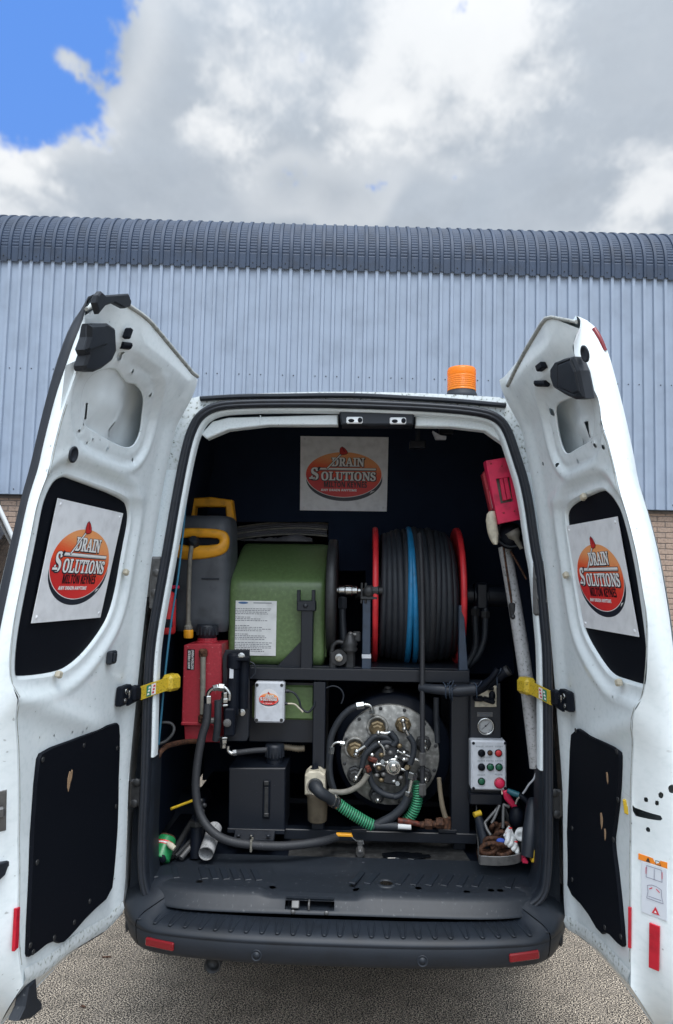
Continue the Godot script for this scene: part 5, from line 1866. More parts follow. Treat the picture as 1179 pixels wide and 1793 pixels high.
func reel() -> void:
	var o := thing("hose_reel", "large hose reel with two red flanges wound with black hose and one blue turn", "hose reel", Vector3(0.2, 1.3, -0.72))
	var R := 0.315
	var cy := 1.6476
	var cz := -0.735
	var xl := 0.1256
	var xr := 0.4851
	for s in 2:
		var m := M.new()
		var x := xl if s == 0 else xr
		var dir := -1.0 if s == 0 else 1.0
		m.lathe(Transform3D(Basis(Vector3.BACK, dir * -PI / 2), Vector3(x, cy, cz)), [Vector2(0.0, 0.0), Vector2(R - 0.03, 0.0), Vector2(R - 0.012, -0.004), Vector2(R - 0.004, -0.002), Vector2(R, 0.006), Vector2(R, 0.016), Vector2(R - 0.006, 0.022), Vector2(R - 0.014, 0.016), Vector2(R - 0.03, 0.010), Vector2(0, 0.010)], 72)
		put(m, "flange", K.red, o)
	var ax := M.new()
	ax.tube([Vector3(xl - 0.1, cy, cz), Vector3(xr + 0.1, cy, cz)], 0.025, 16)
	ax.tube([Vector3(xl, cy, cz), Vector3(xr, cy, cz)], 0.15, 30)
	put(ax, "drum", K.dark_metal, o)
	# the wound hose: one part for each turn of the outer layers
	var rng := RandomNumberGenerator.new()
	rng.seed = 21
	var turns := [[676, 0.285, 0.017], [685, 0.288, 0.019], [694, 0.296, 0.018], [703, 0.303, 0.019], [712, 0.308, 0.016], [718, 0.318, 0.0145], [725, 0.316, 0.0145], [734, 0.314, 0.020], [744, 0.308, 0.019], [753, 0.309, 0.020], [762, 0.300, 0.019], [771, 0.292, 0.021], [780, 0.288, 0.020], [788, 0.275, 0.018]]
	for layer in 2:
		for k in turns.size():
			var m := M.new()
			var x: float = xl + 0.028 + (xr - xl - 0.056) * (turns[k][0] - 676.0) / 112.0 + layer * 0.012
			var r: float = turns[k][1] - 0.012 - layer * 0.035
			var lean := rng.randf_range(-0.012, 0.012)
			var pts := []
			for i in 33:
				var t := TAU * i / 32.0 + PI
				pts.append(Vector3(x + lean * sin(t) + 0.008 * sin(t * 0.5), cy + sin(t) * r * (1.0 + rng.randf_range(-0.006, 0.006)), cz + cos(t) * r))
			pts[32] = pts[0] + Vector3(0.001, 0, 0)
			m.tube(pts, turns[k][2] * 0.92, 10, 2, false)
			var blue: bool = layer == 0 and k in [5, 6]
			put(m, "hose_turn", K.hose_blue if blue else (K.hose_worn if k in [7, 9] and layer == 0 else K.hose), o, "blue turn of hose" if blue else "")
	# free end of the hose hanging over the front of the reel
	var e := M.new()
	e.tube([Vector3(0.3061, 1.9187, -0.47), Vector3(0.3089, 1.7941, -0.4), Vector3(0.3132, 1.6145, -0.385), Vector3(0.3127, 1.4029, -0.37), Vector3(0.3121, 1.1505, -0.35), Vector3(0.3124, 0.946, -0.345), Vector3(0.3127, 0.844, -0.345)], 0.0105, 10)
	var t := thing("hanging_hose", "thin grey black hose hanging straight down over the reel and pump", "hose", Vector3(0.31, 0.9, -0.36))
	put(e, "hose_run", K.hose_worn, t)
	var en := M.new()
	nut(en, Vector3(0.3114, 1.0212, -0.335), Vector3(0.3115, 0.9712, -0.335), 0.014)
	nut(en, Vector3(0.3118, 0.8988, -0.335), Vector3(0.3119, 0.8537, -0.335), 0.016)
	put(en, "hose_ferrule", K.dull, t)
	# swivel and bearing on the left of the axle
	var sw := thing("swivel_coupling", "bright chrome swivel coupling between the green tank and the reel", "coupling", Vector3(0.0083, 1.6668, -0.6))
	var m := M.new()
	m.X = Transform3D(Basis(Vector3.BACK, PI / 2), Vector3(0.0693, 1.6667, -0.60))
	m.lathe(Transform3D(), [Vector2(0, 0), Vector2(0.012, 0.0), Vector2(0.012, 0.03), Vector2(0.022, 0.034), Vector2(0.022, 0.055), Vector2(0.026, 0.058), Vector2(0.026, 0.085), Vector2(0.022, 0.09), Vector2(0.022, 0.115), Vector2(0.014, 0.118), Vector2(0.014, 0.16), Vector2(0, 0.16)], 20, true)
	put(m, "swivel_body", K.chrome, sw)
	var hs := M.new()
	hs.tube([Vector3(-0.0294, 1.6388, -0.58), Vector3(-0.028, 1.5506, -0.57), Vector3(-0.0211, 1.4517, -0.55), Vector3(-0.0145, 1.3409, -0.54)], 0.016, 10)
	nut(hs, Vector3(-0.0292, 1.6365, -0.575), Vector3(-0.0286, 1.5857, -0.575), 0.022)
	put(hs, "feed_hose", K.hose, sw)
	var bg := thing("reel_bearing", "black bolted pillow bearing on top of the blue grey reel stand", "bearing", Vector3(0.0805, 1.6386, -0.42))
	var b := M.new()
	b.box(Vector3(0.0878, 1.6411, -0.445), Vector3(0.0729, 0.0145, 0.05), 0.003)
	b.ball(Vector3(0.0876, 1.6675, -0.43), Vector3(0.026, 0.028, 0.02), 14)
	b.lathe(Transform3D(Basis(Vector3.BACK, -PI / 2), Vector3(0.0974, 1.6722, -0.44)), [Vector2(0.0, 0), Vector2(0.024, 0), Vector2(0.024, 0.03), Vector2(0.016, 0.034), Vector2(0.016, 0.05), Vector2(0, 0.05)], 16, true)
	put(b, "bearing_housing", K.dark_metal, bg)
	var bo := M.new()
	for x in [0.0575, 0.0746]:
		bo.tube([Vector3(x, 1.7052, -0.43), Vector3(x, 1.6177, -0.43)], 0.006, 6, 1)
	put(bo, "stud_bolt", K.dark_metal, bg)
	# drive motor on the right
	var mo := thing("reel_motor", "black hydraulic motor on the right of the reel with two hoses dropping from it", "motor", Vector3(0.6124, 1.6591, -0.62))
	var a := M.new()
	a.X = Transform3D(Basis(Vector3.BACK, -PI / 2), Vector3(0.5104, 1.6494, -0.66))
	a.lathe(Transform3D(), [Vector2(0, 0), Vector2(0.045, 0), Vector2(0.045, 0.05), Vector2(0.055, 0.055), Vector2(0.055, 0.07), Vector2(0.04, 0.075), Vector2(0.04, 0.09), Vector2(0.056, 0.092), Vector2(0.056, 0.115), Vector2(0.048, 0.12), Vector2(0.048, 0.235), Vector2(0.04, 0.24), Vector2(0, 0.24)], 22, true)
	a.X = Transform3D()
	a.box(Vector3(0.5965, 1.6494, -0.64), Vector3(0.0558, 0.122, 0.08), 0.01)
	put(a, "motor_body", K.steel_black, mo)
	for k in 2:
		var h := M.new()
		if k == 0:
			h.tube([Vector3(0.5619, 1.6036, -0.59), Vector3(0.5603, 1.5336, -0.58), Vector3(0.5626, 1.4333, -0.58), Vector3(0.5349, 1.3629, -0.58), Vector3(0.4997, 1.3274, -0.58)], 0.014, 10)
		else:
			h.tube([Vector3(0.6074, 1.5942, -0.59), Vector3(0.6056, 1.5343, -0.58), Vector3(0.6003, 1.459, -0.58), Vector3(0.57, 1.3835, -0.58), Vector3(0.5199, 1.3302, -0.6)], 0.014, 10)
		put(h, "motor_hose", K.hose, mo)
		var f := M.new()
		var p: Vector3 = Vector3(0.5612, 1.5938, -0.585) if k == 0 else Vector3(0.6066, 1.5843, -0.585)
		nut(f, p, p - Vector3(0, 0.03, 0), 0.021)
		f.tube([p - Vector3(0, 0.03, 0), p - Vector3(0, 0.075, 0)], 0.016, 10)
		put(f, "hose_ferrule", K.dark_metal, mo)

func pump() -> void:
	var o := thing("plunger_pump", "round bare metal pump face ringed with plungers and hoses under the reel", "pump", Vector3(0.1751, 0.75, -0.55))
	var c := Vector3(0.1821, 0.991, -0.42)
	var R := 0.2059
	var m := M.new()
	m.lathe(Transform3D(Basis(Vector3.RIGHT, PI / 2), c), [Vector2(R, -0.02), Vector2(R, 0.0), Vector2(R - 0.004, 0.004), Vector2(0.05, 0.004), Vector2(0, 0.004)], 64)
	put(m, "face_plate", K.alu, o)
	var dr := M.new()
	dr.lathe(Transform3D(Basis(Vector3.RIGHT, PI / 2), c + Vector3(0.015, 0.0, -0.03)), [Vector2(0, -0.34), Vector2(R * 1.16, -0.34), Vector2(R * 1.2, -0.30), Vector2(R * 1.2, -0.02), Vector2(R * 1.16, 0.0), Vector2(0, 0.0)], 48)
	put(dr, "drum_housing", K.black, o)
	for k in 12:
		var b := M.new()
		var t := TAU * (k + 0.4) / 12.0
		bolt(b, c + Vector3(cos(t) * (R - 0.012), sin(t) * (R - 0.012), 0.006), 0.005)
		put(b, "plate_bolt", K.dark_metal, o)
	var at := [[661,1270,1], [706,1264,0], [741,1298,0], [742,1352,0], [660,1387,0], [623,1350,0], [622,1310,1]]
	var spots := [Vector3(0.1284, 1.1069, -0.41), Vector3(0.2357, 1.1255, -0.41), Vector3(0.3193, 1.0501, -0.41), Vector3(0.322, 0.9222, -0.41), Vector3(0.1282, 0.8366, -0.41), Vector3(0.0371, 0.918, -0.41), Vector3(0.0361, 1.0183, -0.41)]
	for k in spots.size():
		var p: Vector3 = spots[k]
		var ring := M.new()
		if k in [0, 6]:
			ring.lathe(Transform3D(Basis(Vector3.RIGHT, PI / 2), p), [Vector2(0.046, -0.01), Vector2(0.046, 0.010), Vector2(0.042, 0.014), Vector2(0.036, 0.014), Vector2(0.034, 0.004), Vector2(0, 0.004)], 28)
			put(ring, "valve_seat", K.alu, o)
		var v := M.new()
		var tilt := Vector3(0.1, -0.05, 0).normalized()
		v.lathe(Transform3D(Basis(Vector3.RIGHT, PI / 2 + 0.12), p + Vector3(0, -0.006, 0.0)), [Vector2(0.034, 0), Vector2(0.034, 0.014), Vector2(0.028, 0.018), Vector2(0.026, 0.036), Vector2(0.02, 0.04), Vector2(0, 0.04)], 8, true)
		put(v, "plunger_cap", K.brass if k in [0, 1, 6] else K.dark_metal, o)
		var n := M.new()
		n.ball(p + Vector3(0.004, -0.018, 0.042), Vector3(0.010, 0.010, 0.010), 12)
		nut(n, p + Vector3(0.004, -0.018, 0.03), p + Vector3(0.004, -0.018, 0.045), 0.012)
		put(n, "grease_nipple", K.chrome, o)
	var arms := [[[Vector3(0.1327, 1.0897, -0.37), Vector3(0.1633, 1.088, -0.37), Vector3(0.1821, 1.093, -0.37)], 0.0075], [[Vector3(0.1352, 1.0527, -0.36), Vector3(0.1541, 1.0301, -0.36), Vector3(0.159, 1.0027, -0.36)], 0.006], [[Vector3(0.2576, 0.9362, -0.36), Vector3(0.2389, 0.9449, -0.36), Vector3(0.2202, 0.9491, -0.36)], 0.007], [[Vector3(0.1172, 0.9604, -0.36), Vector3(0.1406, 0.9656, -0.36), Vector3(0.164, 0.9569, -0.36)], 0.0065], [[Vector3(0.2337, 1.1404, -0.37), Vector3(0.2432, 1.1082, -0.37), Vector3(0.2575, 1.0808, -0.37)], 0.008], [[Vector3(0.0438, 1.0115, -0.37), Vector3(0.0649, 1.0258, -0.37), Vector3(0.079, 1.0354, -0.37)], 0.0085], [[Vector3(0.2128, 1.0199, -0.36), Vector3(0.2573, 1.0003, -0.36), Vector3(0.304, 0.983, -0.36)], 0.005], [[Vector3(0.3232, 1.0591, -0.37), Vector3(0.321, 1.0268, -0.37), Vector3(0.3094, 0.9898, -0.37)], 0.007], [[Vector3(0.0426, 0.9057, -0.37), Vector3(0.0564, 0.9289, -0.37), Vector3(0.0657, 0.9475, -0.37)], 0.008]]
	for a in arms:
		var f := M.new()
		f.tube(a[0], a[1], 10)
		f.ball(a[0][0], Vector3.ONE * a[1] * 1.5, 10)
		put(f, "coupling_arm", K.chrome, o)
	# the crowded hub
	var hub := M.new()
	hub.lathe(Transform3D(Basis(Vector3.RIGHT, PI / 2), Vector3(0.1747, 0.9723, -0.41)), [Vector2(0.085, 0), Vector2(0.085, 0.012), Vector2(0.07, 0.02), Vector2(0.065, 0.035), Vector2(0.04, 0.04), Vector2(0, 0.04)], 12, true)
	hub.box(Vector3(0.184, 0.9108, -0.38), Vector3(0.0583, 0.0501, 0.05), 0.006, Vector3(0, 0, -0.15))
	hub.box(Vector3(0.1395, 0.9518, -0.385), Vector3(0.0491, 0.0366, 0.05), 0.005, Vector3(0, 0, 0.4))
	hub.box(Vector3(0.2363, 0.9975, -0.385), Vector3(0.0421, 0.0412, 0.05), 0.005, Vector3(0, 0, -0.5))
	put(hub, "hub_block", K.dark_metal, o)
	var ct := M.new()
	ct.lathe(Transform3D(Basis(Vector3.RIGHT, PI / 2), Vector3(0.1941, 0.9579, -0.35)), [Vector2(0.034, -0.05), Vector2(0.034, 0.0), Vector2(0.030, 0.004), Vector2(0.029, 0.010), Vector2(0.024, 0.011), Vector2(0.022, 0.004), Vector2(0.018, 0.004), Vector2(0.017, 0.022), Vector2(0.012, 0.026), Vector2(0, 0.026)], 24, true)
	put(ct, "centre_cap", K.chrome, o)
	var rng := RandomNumberGenerator.new()
	rng.seed = 6
	for p in [Vector3(0.136, 0.9494, -0.36), Vector3(0.1217, 0.9789, -0.36), Vector3(0.145, 1.0023, -0.36), Vector3(0.1682, 1.035, -0.36), Vector3(0.2197, 1.0407, -0.36), Vector3(0.2387, 0.9861, -0.36), Vector3(0.2251, 0.9126, -0.36), Vector3(0.2575, 0.9545, -0.36), Vector3(0.1075, 1.0015, -0.36), Vector3(0.1971, 0.8983, -0.36), Vector3(0.1549, 0.9247, -0.36), Vector3(0.1269, 0.9195, -0.36), Vector3(0.1824, 1.0124, -0.36), Vector3(0.2059, 0.9945, -0.36), Vector3(0.248, 0.9863, -0.36), Vector3(0.267, 0.9273, -0.36), Vector3(0.1592, 0.9751, -0.36), Vector3(0.1457, 0.9016, -0.36), Vector3(0.2205, 0.8897, -0.36), Vector3(0.2385, 1.0136, -0.36)]:
		var b := M.new()
		if rng.randf() < 0.5:
			nut(b, p, p + Vector3(rng.randf_range(-0.01, 0.01), 0.006, 0.022), 0.011)
		else:
			b.ball(p, Vector3(0.012, 0.010, 0.010), 10)
		put(b, "hub_fitting", [K.dull, K.chrome, K.brass][rng.randi() % 3], o)
	var rd := M.new()
	rd.box(Vector3(0.0915, 0.9474, -0.355), Vector3(0.022, 0.028, 0.02), 0.005, Vector3(0, 0, 0.5))
	rd.box(Vector3(0.11, 0.9832, -0.36), Vector3(0.04, 0.02, 0.02), 0.005, Vector3(0, 0, -0.3))
	put(rd, "painted_union", K.copper_red, o)
	for a in [[Vector3(0.1818, 1.0952, -0.36), Vector3(0.2055, 1.0634, -0.36), Vector3(0.1916, 1.0401, -0.36)], [Vector3(0.0657, 0.9475, -0.37), Vector3(0.0793, 0.9985, -0.37), Vector3(0.1166, 1.0362, -0.37), Vector3(0.1636, 1.0511, -0.37), Vector3(0.2013, 1.0473, -0.37)], [Vector3(0.094, 0.9357, -0.365), Vector3(0.1085, 0.8857, -0.365), Vector3(0.1462, 0.85, -0.365), Vector3(0.1977, 0.8376, -0.365), Vector3(0.235, 0.8522, -0.365)], [Vector3(0.2569, 1.0829, -0.36), Vector3(0.2758, 1.0511, -0.36), Vector3(0.2759, 1.0098, -0.36), Vector3(0.2621, 0.9683, -0.36)], [Vector3(0.079, 1.0342, -0.375), Vector3(0.1164, 1.0721, -0.375), Vector3(0.1636, 1.0731, -0.375), Vector3(0.1967, 1.0506, -0.375)], [Vector3(0.2482, 0.9451, -0.36), Vector3(0.2578, 0.8906, -0.36), Vector3(0.2301, 0.8489, -0.36), Vector3(0.1975, 0.8345, -0.36)]]:
		var h := M.new()
		h.tube(a, 0.0125, 10)
		put(h, "pump_hose", K.hose, o)
	# filler cap on top
	var fc := M.new()
	fc.lathe(Transform3D(Basis(), Vector3(0.1759, 1.1862, -0.5)), [Vector2(0.028, -0.02), Vector2(0.028, 0.055), Vector2(0.024, 0.062), Vector2(0.018, 0.064), Vector2(0.018, 0.075), Vector2(0, 0.076)], 20, true)
	put(fc, "filler_neck", K.dark_metal, o)
	# loose hoses in front of and around the pump
	hose_thing("black hose arching over the left of the pump to a chrome elbow", K.hose, [Vector3(0.0535, 1.1942, -0.4), Vector3(0.0107, 1.1746, -0.4), Vector3(-0.0319, 1.1291, -0.4), Vector3(-0.0645, 1.0581, -0.4), Vector3(-0.0705, 0.9693, -0.4), Vector3(-0.0671, 0.895, -0.4), Vector3(-0.0522, 0.849, -0.4)], 0.014, [Vector3(0.0392, 1.1925, -0.395), Vector3(0.0774, 1.1979, -0.395), Vector3(0.1013, 1.1913, -0.395), Vector3(0.1063, 1.161, -0.395)])
	hose_thing("short black hose down the pump's left side from a bent chrome pipe", K.hose, [Vector3(-0.0632, 0.9998, -0.39), Vector3(-0.0673, 0.9486, -0.39), Vector3(-0.0619, 0.8978, -0.39), Vector3(-0.047, 0.8473, -0.39)], 0.011, [Vector3(-0.0632, 0.9951, -0.39), Vector3(-0.0588, 1.0278, -0.39), Vector3(-0.04, 1.0422, -0.39), Vector3(-0.0066, 1.0382, -0.39)])
	hose_thing("pale grey hose running from the filter to the pump hub", K.hose_grey, [Vector3(0.0893, 0.9272, -0.345), Vector3(0.0664, 0.8925, -0.345), Vector3(0.0293, 0.8666, -0.345), Vector3(-0.0125, 0.8543, -0.345), Vector3(-0.0686, 0.8552, -0.345)], 0.0115, [])
	hose_thing("thick black hose curving under the pump from a chrome joint", K.hose, [Vector3(0.2566, 0.8524, -0.335), Vector3(0.2337, 0.8067, -0.335), Vector3(0.197, 0.7698, -0.335), Vector3(0.1557, 0.7463, -0.335), Vector3(0.1189, 0.7274, -0.335)], 0.018, [Vector3(0.2743, 0.9445, -0.33), Vector3(0.2676, 0.9127, -0.33), Vector3(0.2608, 0.881, -0.33), Vector3(0.254, 0.8493, -0.33)])
	hose_thing("straight black hose lying along the bottom beam under the pump", K.hose, [Vector3(0.1234, 0.7292, -0.33), Vector3(0.1741, 0.7305, -0.33), Vector3(0.2201, 0.7295, -0.33), Vector3(0.2615, 0.7305, -0.33)], 0.016, [])
	var gh := thing("green_spiral_hose", "bright green ribbed hose sloping from the filter elbow to the bottom beam", "hose", Vector3(0.0468, 0.7599, -0.34))
	var g := M.new()
	spiral(g, gh, [Vector3(-0.0396, 0.818, -0.335), Vector3(-0.0068, 0.794, -0.335), Vector3(0.0399, 0.7659, -0.335), Vector3(0.0818, 0.7422, -0.335), Vector3(0.1189, 0.7252, -0.335)], 0.0215)
	var g2 := thing("green_spiral_hose", "darker green ribbed hose curving down on the right of the pump", "hose", Vector3(0.2854, 0.8079, -0.35))
	var gg := M.new()
	spiral(gg, g2, [Vector3(0.2927, 0.896, -0.36), Vector3(0.2952, 0.8505, -0.36), Vector3(0.2861, 0.8004, -0.36), Vector3(0.2677, 0.7637, -0.36), Vector3(0.24, 0.7313, -0.36)], 0.0205)
	# painted pipe fittings along the beam
	var pf := thing("pipe_fittings", "rusty red and brown pipe fittings on the right end of the bottom beam", "pipe", Vector3(0.3234, 0.7366, -0.33))
	var p0 := M.new()
	p0.tube([Vector3(0.2129, 0.7533, -0.325), Vector3(0.2565, 0.7499, -0.325), Vector3(0.307, 0.7401, -0.325)], [0.012, 0.012, 0.009], 10)
	put(p0, "red_sleeve", K.copper_red, pf)
	var p1 := M.new()
	p1.tube([Vector3(0.213, 0.7332, -0.325), Vector3(0.252, 0.7319, -0.325), Vector3(0.2658, 0.7323, -0.325)], 0.0135, 10)
	put(p1, "white_tape", K.paper, pf)
	var p2 := M.new()
	p2.tube([Vector3(0.3024, 0.7399, -0.325), Vector3(0.3619, 0.7437, -0.325), Vector3(0.4168, 0.7496, -0.325)], 0.013, 10)
	nut(p2, Vector3(0.3203, 0.7443, -0.32), Vector3(0.35, 0.745, -0.32), 0.020)
	nut(p2, Vector3(0.366, 0.7499, -0.32), Vector3(0.3934, 0.7506, -0.32), 0.021)
	p2.tube([Vector3(0.4076, 0.7694, -0.325), Vector3(0.4099, 0.7494, -0.325), Vector3(0.4099, 0.7293, -0.325)], 0.017, 10)
	put(p2, "brown_union", K.rusty, pf)
	var p3 := M.new()
	p3.tube([Vector3(0.3786, 0.923, -0.335), Vector3(0.3833, 0.8712, -0.335), Vector3(0.3926, 0.8107, -0.335), Vector3(0.4064, 0.7617, -0.335)], [0.009, 0.0095, 0.0105, 0.011], 10)
	put(p3, "riser_pipe", K.tan, pf)

func hose_thing(label: String, mt: Material, path: Array, r: float, metal: Array) -> Node3D:
	var o := thing("hose", label, "hose", path[path.size() / 2])
	var m := M.new()
	m.tube(path, r, 12)
	put(m, "hose_run", mt, o)
	if metal.size():
		var f := M.new()
		f.tube(metal, r * 0.55, 10)
		nut(f, metal[0], metal[0].lerp(metal[1], 0.9), r * 1.15)
		nut(f, metal[-1], metal[-1].lerp(metal[-2], 0.6), r * 0.95)
		put(f, "bent_coupling", K.chrome, o)
	return o

func left_side() -> void:
	# grey and yellow pressure container
	var o := thing("sprayer_container", "dark grey plastic water container with orange carrying handles in upper left corner", "container", Vector3(-0.66, 1.3, -0.5))
	var m := M.new()
	var g := []
	for e in [[1108, 0.92, -0.02], [1098, 0.985, -0.005], [1085, 1.0, 0.0], [1040, 1.0, 0.0], [1000, 1.01, 0.004], [985, 1.02, 0.012], [975, 1.02, 0.010], [945, 1.0, 0.0], [925, 0.97, -0.008], [914, 0.94, -0.018], [906, 0.88, -0.045], [904, 0.72, -0.09]]:
		var row := []
		var y: float = 1.754 + (1000.0 - e[0]) * 0.0025
		var hx: float = 0.1274 * e[1]
		var hz: float = 0.13 * e[1]
		for k in 32:
			var t := TAU * (k + 0.5) / 32.0
			var cx := signf(cos(t)) * pow(absf(cos(t)), 0.42)
			var sz := signf(sin(t)) * pow(absf(sin(t)), 0.42)
			row.append(Vector3(-0.6436 + cx * hx, y, -0.56 + sz * hz + e[2] * 0.6))
		g.append(row)
	m.soft()
	m.grid(g, true)
	var tp := []
	for q in g[-1]:
		tp.append(Vector3(-0.6436, q.y + 0.004, -0.58))
	m.grid([g[-1], tp], true)
	m.soft(false)
	put(m, "container_body", K.grey_can, o)
	var h1 := M.new()
	var outer := round_off([Vector2(-0.7491, 1.9863), Vector2(-0.7437, 2.079), Vector2(-0.6375, 2.0852), Vector2(-0.5416, 2.0728), Vector2(-0.5288, 1.9779), Vector2(-0.566, 1.9828), Vector2(-0.5727, 2.0408), Vector2(-0.7107, 2.0396), Vector2(-0.7147, 1.9919)], 0)
	h1.prism(outer, -0.66, -0.60, 0.006)
	put(h1, "carrying_handle", K.orange, o)
	# front handle: an oval ring
	var ring_out := round_off([Vector2(-0.7574, 1.9172), Vector2(-0.7154, 1.9325), Vector2(-0.5957, 1.9312), Vector2(-0.5309, 1.922), Vector2(-0.515, 1.8827), Vector2(-0.5237, 1.8309), Vector2(-0.5726, 1.8058), Vector2(-0.6914, 1.7921), Vector2(-0.7514, 1.8012), Vector2(-0.7655, 1.8553)], 2)
	var ring_in := round_off([Vector2(-0.7366, 1.8902), Vector2(-0.5699, 1.892), Vector2(-0.5545, 1.8749), Vector2(-0.569, 1.8575), Vector2(-0.7356, 1.8556), Vector2(-0.7461, 1.8728)], 1)
	var n := 48
	var oa := resample(ring_out + [ring_out[0]], n + 1)
	var ia := resample(ring_in + [ring_in[0]], n + 1)
	# both loops start near the same corner, so matching samples make the band
	var band := []
	for e in [[0.0, -0.01], [0.0, 0.012], [0.12, 0.022], [0.85, 0.024], [1.0, 0.014], [1.0, -0.012]]:
		var row := []
		for k in n:
			var q: Vector2 = oa[k].lerp(ia[k], e[0])
			row.append(Vector3(q.x, q.y, -0.43 + e[1]))
		band.append(row)
	var h2 := M.new()
	h2.soft()
	h2.grid(band, true)
	put(h2, "front_handle", K.orange, o)
	var dk := M.new()  # black slab stands in for the shade inside the grip; body is uncut
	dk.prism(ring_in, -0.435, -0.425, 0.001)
	put(dk, "grip_shade_fill", K.black, o)
	var seam := M.new()
	seam.box(Vector3(-0.5957, 1.7135, -0.429), Vector3(0.0769, 0.0074, 0.01), 0.001)
	put(seam, "moulded_mark", K.rubber, o)
	var cap := M.new()
	cap.lathe(Transform3D(Basis(Vector3.RIGHT, 1.1), Vector3(-0.669, 1.8732, -0.405)), [Vector2(0.026, -0.03), Vector2(0.026, 0.0), Vector2(0.022, 0.012), Vector2(0.014, 0.022), Vector2(0, 0.022)], 10, true)
	put(cap, "outlet_cap", K.plastic, o)
	var tb := thing("clear_drain_tube", "clear grey tube with an orange end hanging from the grey container", "tube", Vector3(-0.6806, 1.6242, -0.39))
	var t := M.new()
	t.tube([Vector3(-0.6688, 1.8526, -0.375), Vector3(-0.6733, 1.7941, -0.37), Vector3(-0.676, 1.6731, -0.375), Vector3(-0.6765, 1.5645, -0.38), Vector3(-0.6752, 1.5165, -0.38)], 0.0095, 10)
	put(t, "tube_run", K.hose_grey, tb)
	var nm := M.new()
	nm.lathe(Transform3D(Basis(), Vector3(-0.6747, 1.4997, -0.38)), [Vector2(0, 0), Vector2(0.018, 0.0), Vector2(0.018, 0.012), Vector2(0.012, 0.02), Vector2(0.012, 0.034), Vector2(0, 0.034)], 10, true)
	put(nm, "tube_nut", K.hose_grey, tb)
	var nz := M.new()
	nz.lathe(Transform3D(Basis(), Vector3(-0.6737, 1.4638, -0.38)), [Vector2(0, 0), Vector2(0.019, 0.0), Vector2(0.021, 0.01), Vector2(0.021, 0.03), Vector2(0.018, 0.035), Vector2(0, 0.035)], 14, true)
	put(nz, "quick_connector", K.orange, tb)
	# red extinguisher peeping from behind the frame
	var ex := thing("fire_extinguisher", "small red fire extinguisher half hidden behind the left pillar", "extinguisher", Vector3(-0.731, 1.4816, -0.3))
	var e := M.new()
	e.lathe(Transform3D(Basis(), Vector3(-0.7454, 1.4861, -0.3)), [Vector2(0, 0), Vector2(0.03, 0), Vector2(0.036, 0.008), Vector2(0.036, 0.14), Vector2(0.03, 0.165), Vector2(0.012, 0.18), Vector2(0.012, 0.2), Vector2(0, 0.2)], 20)
	put(e, "cylinder", K.red, ex)
	var el := M.new()
	el.lathe(Transform3D(Basis(), Vector3(-0.7463, 1.5141, -0.3)), [Vector2(0.0365, 0), Vector2(0.0368, 0.001), Vector2(0.0368, 0.034), Vector2(0.0365, 0.035)], 20)
	put(el, "label_band", K.black, ex)
	var eh := M.new()
	eh.box(Vector3(-0.7248, 1.6791, -0.29), Vector3(0.06, 0.014, 0.02), 0.004)
	put(eh, "lever", K.red_hot, ex)
	# blue cord down the pillar
	var bc := thing("blue_rope", "thin blue cord strung down the inside of the left pillar", "cord", Vector3(-0.6734, 1.5701, -0.09))
	var b := M.new()
	b.tube([Vector3(-0.6305, 2.0775, -0.11), Vector3(-0.6388, 1.9015, -0.1), Vector3(-0.6512, 1.7239, -0.09), Vector3(-0.6714, 1.5487, -0.085), Vector3(-0.6865, 1.365, -0.08), Vector3(-0.6969, 1.2041, -0.08), Vector3(-0.7042, 1.0892, -0.08)], 0.0042, 8)
	put(b, "cord_run", K.cord_blue, bc)
	# antifreeze tank
	var rt := thing("antifreeze_tank", "chipped red steel antifreeze tank with sight tube and black filler cap", "tank", Vector3(-0.6018, 1.0557, -0.38))
	var r := M.new()
	var z0 := -0.33
	r.prism([Vector2(-0.68, 1.4375), Vector2(-0.661, 1.4425), Vector2(-0.5222, 1.4448), Vector2(-0.5119, 1.1238), Vector2(-0.6804, 1.1204)], -0.52, -0.33, 0.004)
	put(r, "tank_body", K.red_dark, rt)
	var w := M.new()
	w.prism([Vector2(-0.6754, 1.1072), Vector2(-0.5275, 1.1149), Vector2(-0.5256, 1.0407), Vector2(-0.6686, 1.0376)], -0.5, -0.35, 0.004)
	w.box(Vector3(-0.5996, 1.1184, -0.34), Vector3(0.1635, 0.0138, 0.03), 0.003)
	put(w, "tank_foot", K.red_dark, rt)
	var nk := M.new()
	nk.lathe(Transform3D(Basis(), Vector3(-0.6011, 1.4324, -0.42)), [Vector2(0.048, 0), Vector2(0.048, 0.014), Vector2(0.042, 0.018), Vector2(0.042, 0.03), Vector2(0, 0.03)], 24, true)
	put(nk, "filler_neck", K.red_dark, rt)
	var cp := M.new()
	grip_cap(cp, Vector3(-0.6017, 1.4565, -0.42), 0.046, 0.062)
	put(cp, "filler_cap", K.rubber, rt)
	var lb := M.new()
	lb.box(Vector3(-0.648, 1.3797, -0.329), Vector3(0.0311, 0.0843, 0.002), 0.0004)
	var lbo := put(lb, "suction_label", K.black, rt)
	var lt := M.new()
	lt.col = Color(0.75, 0.75, 0.75)
	lt.X = Transform3D(Basis(Vector3.BACK, PI / 2), Vector3(-0.6549, 1.3796, -0.327))
	lt.words("ANTI FREEZE", slab_plain, Vector3.ZERO, 0.0095, 0.075)
	lt.X = Transform3D(Basis(Vector3.BACK, PI / 2), Vector3(-0.6405, 1.3799, -0.327))
	lt.words("SUCTION POINT", slab_plain, Vector3.ZERO, 0.0095, 0.080)
	put(lt, "label_lettering", K.print, lbo)
	var sg := M.new()
	sg.tube([Vector3(-0.5919, 1.3949, -0.305), Vector3(-0.588, 1.164, -0.305)], 0.0115, 12)
	put(sg, "sight_tube", K.hose_grey, rt)
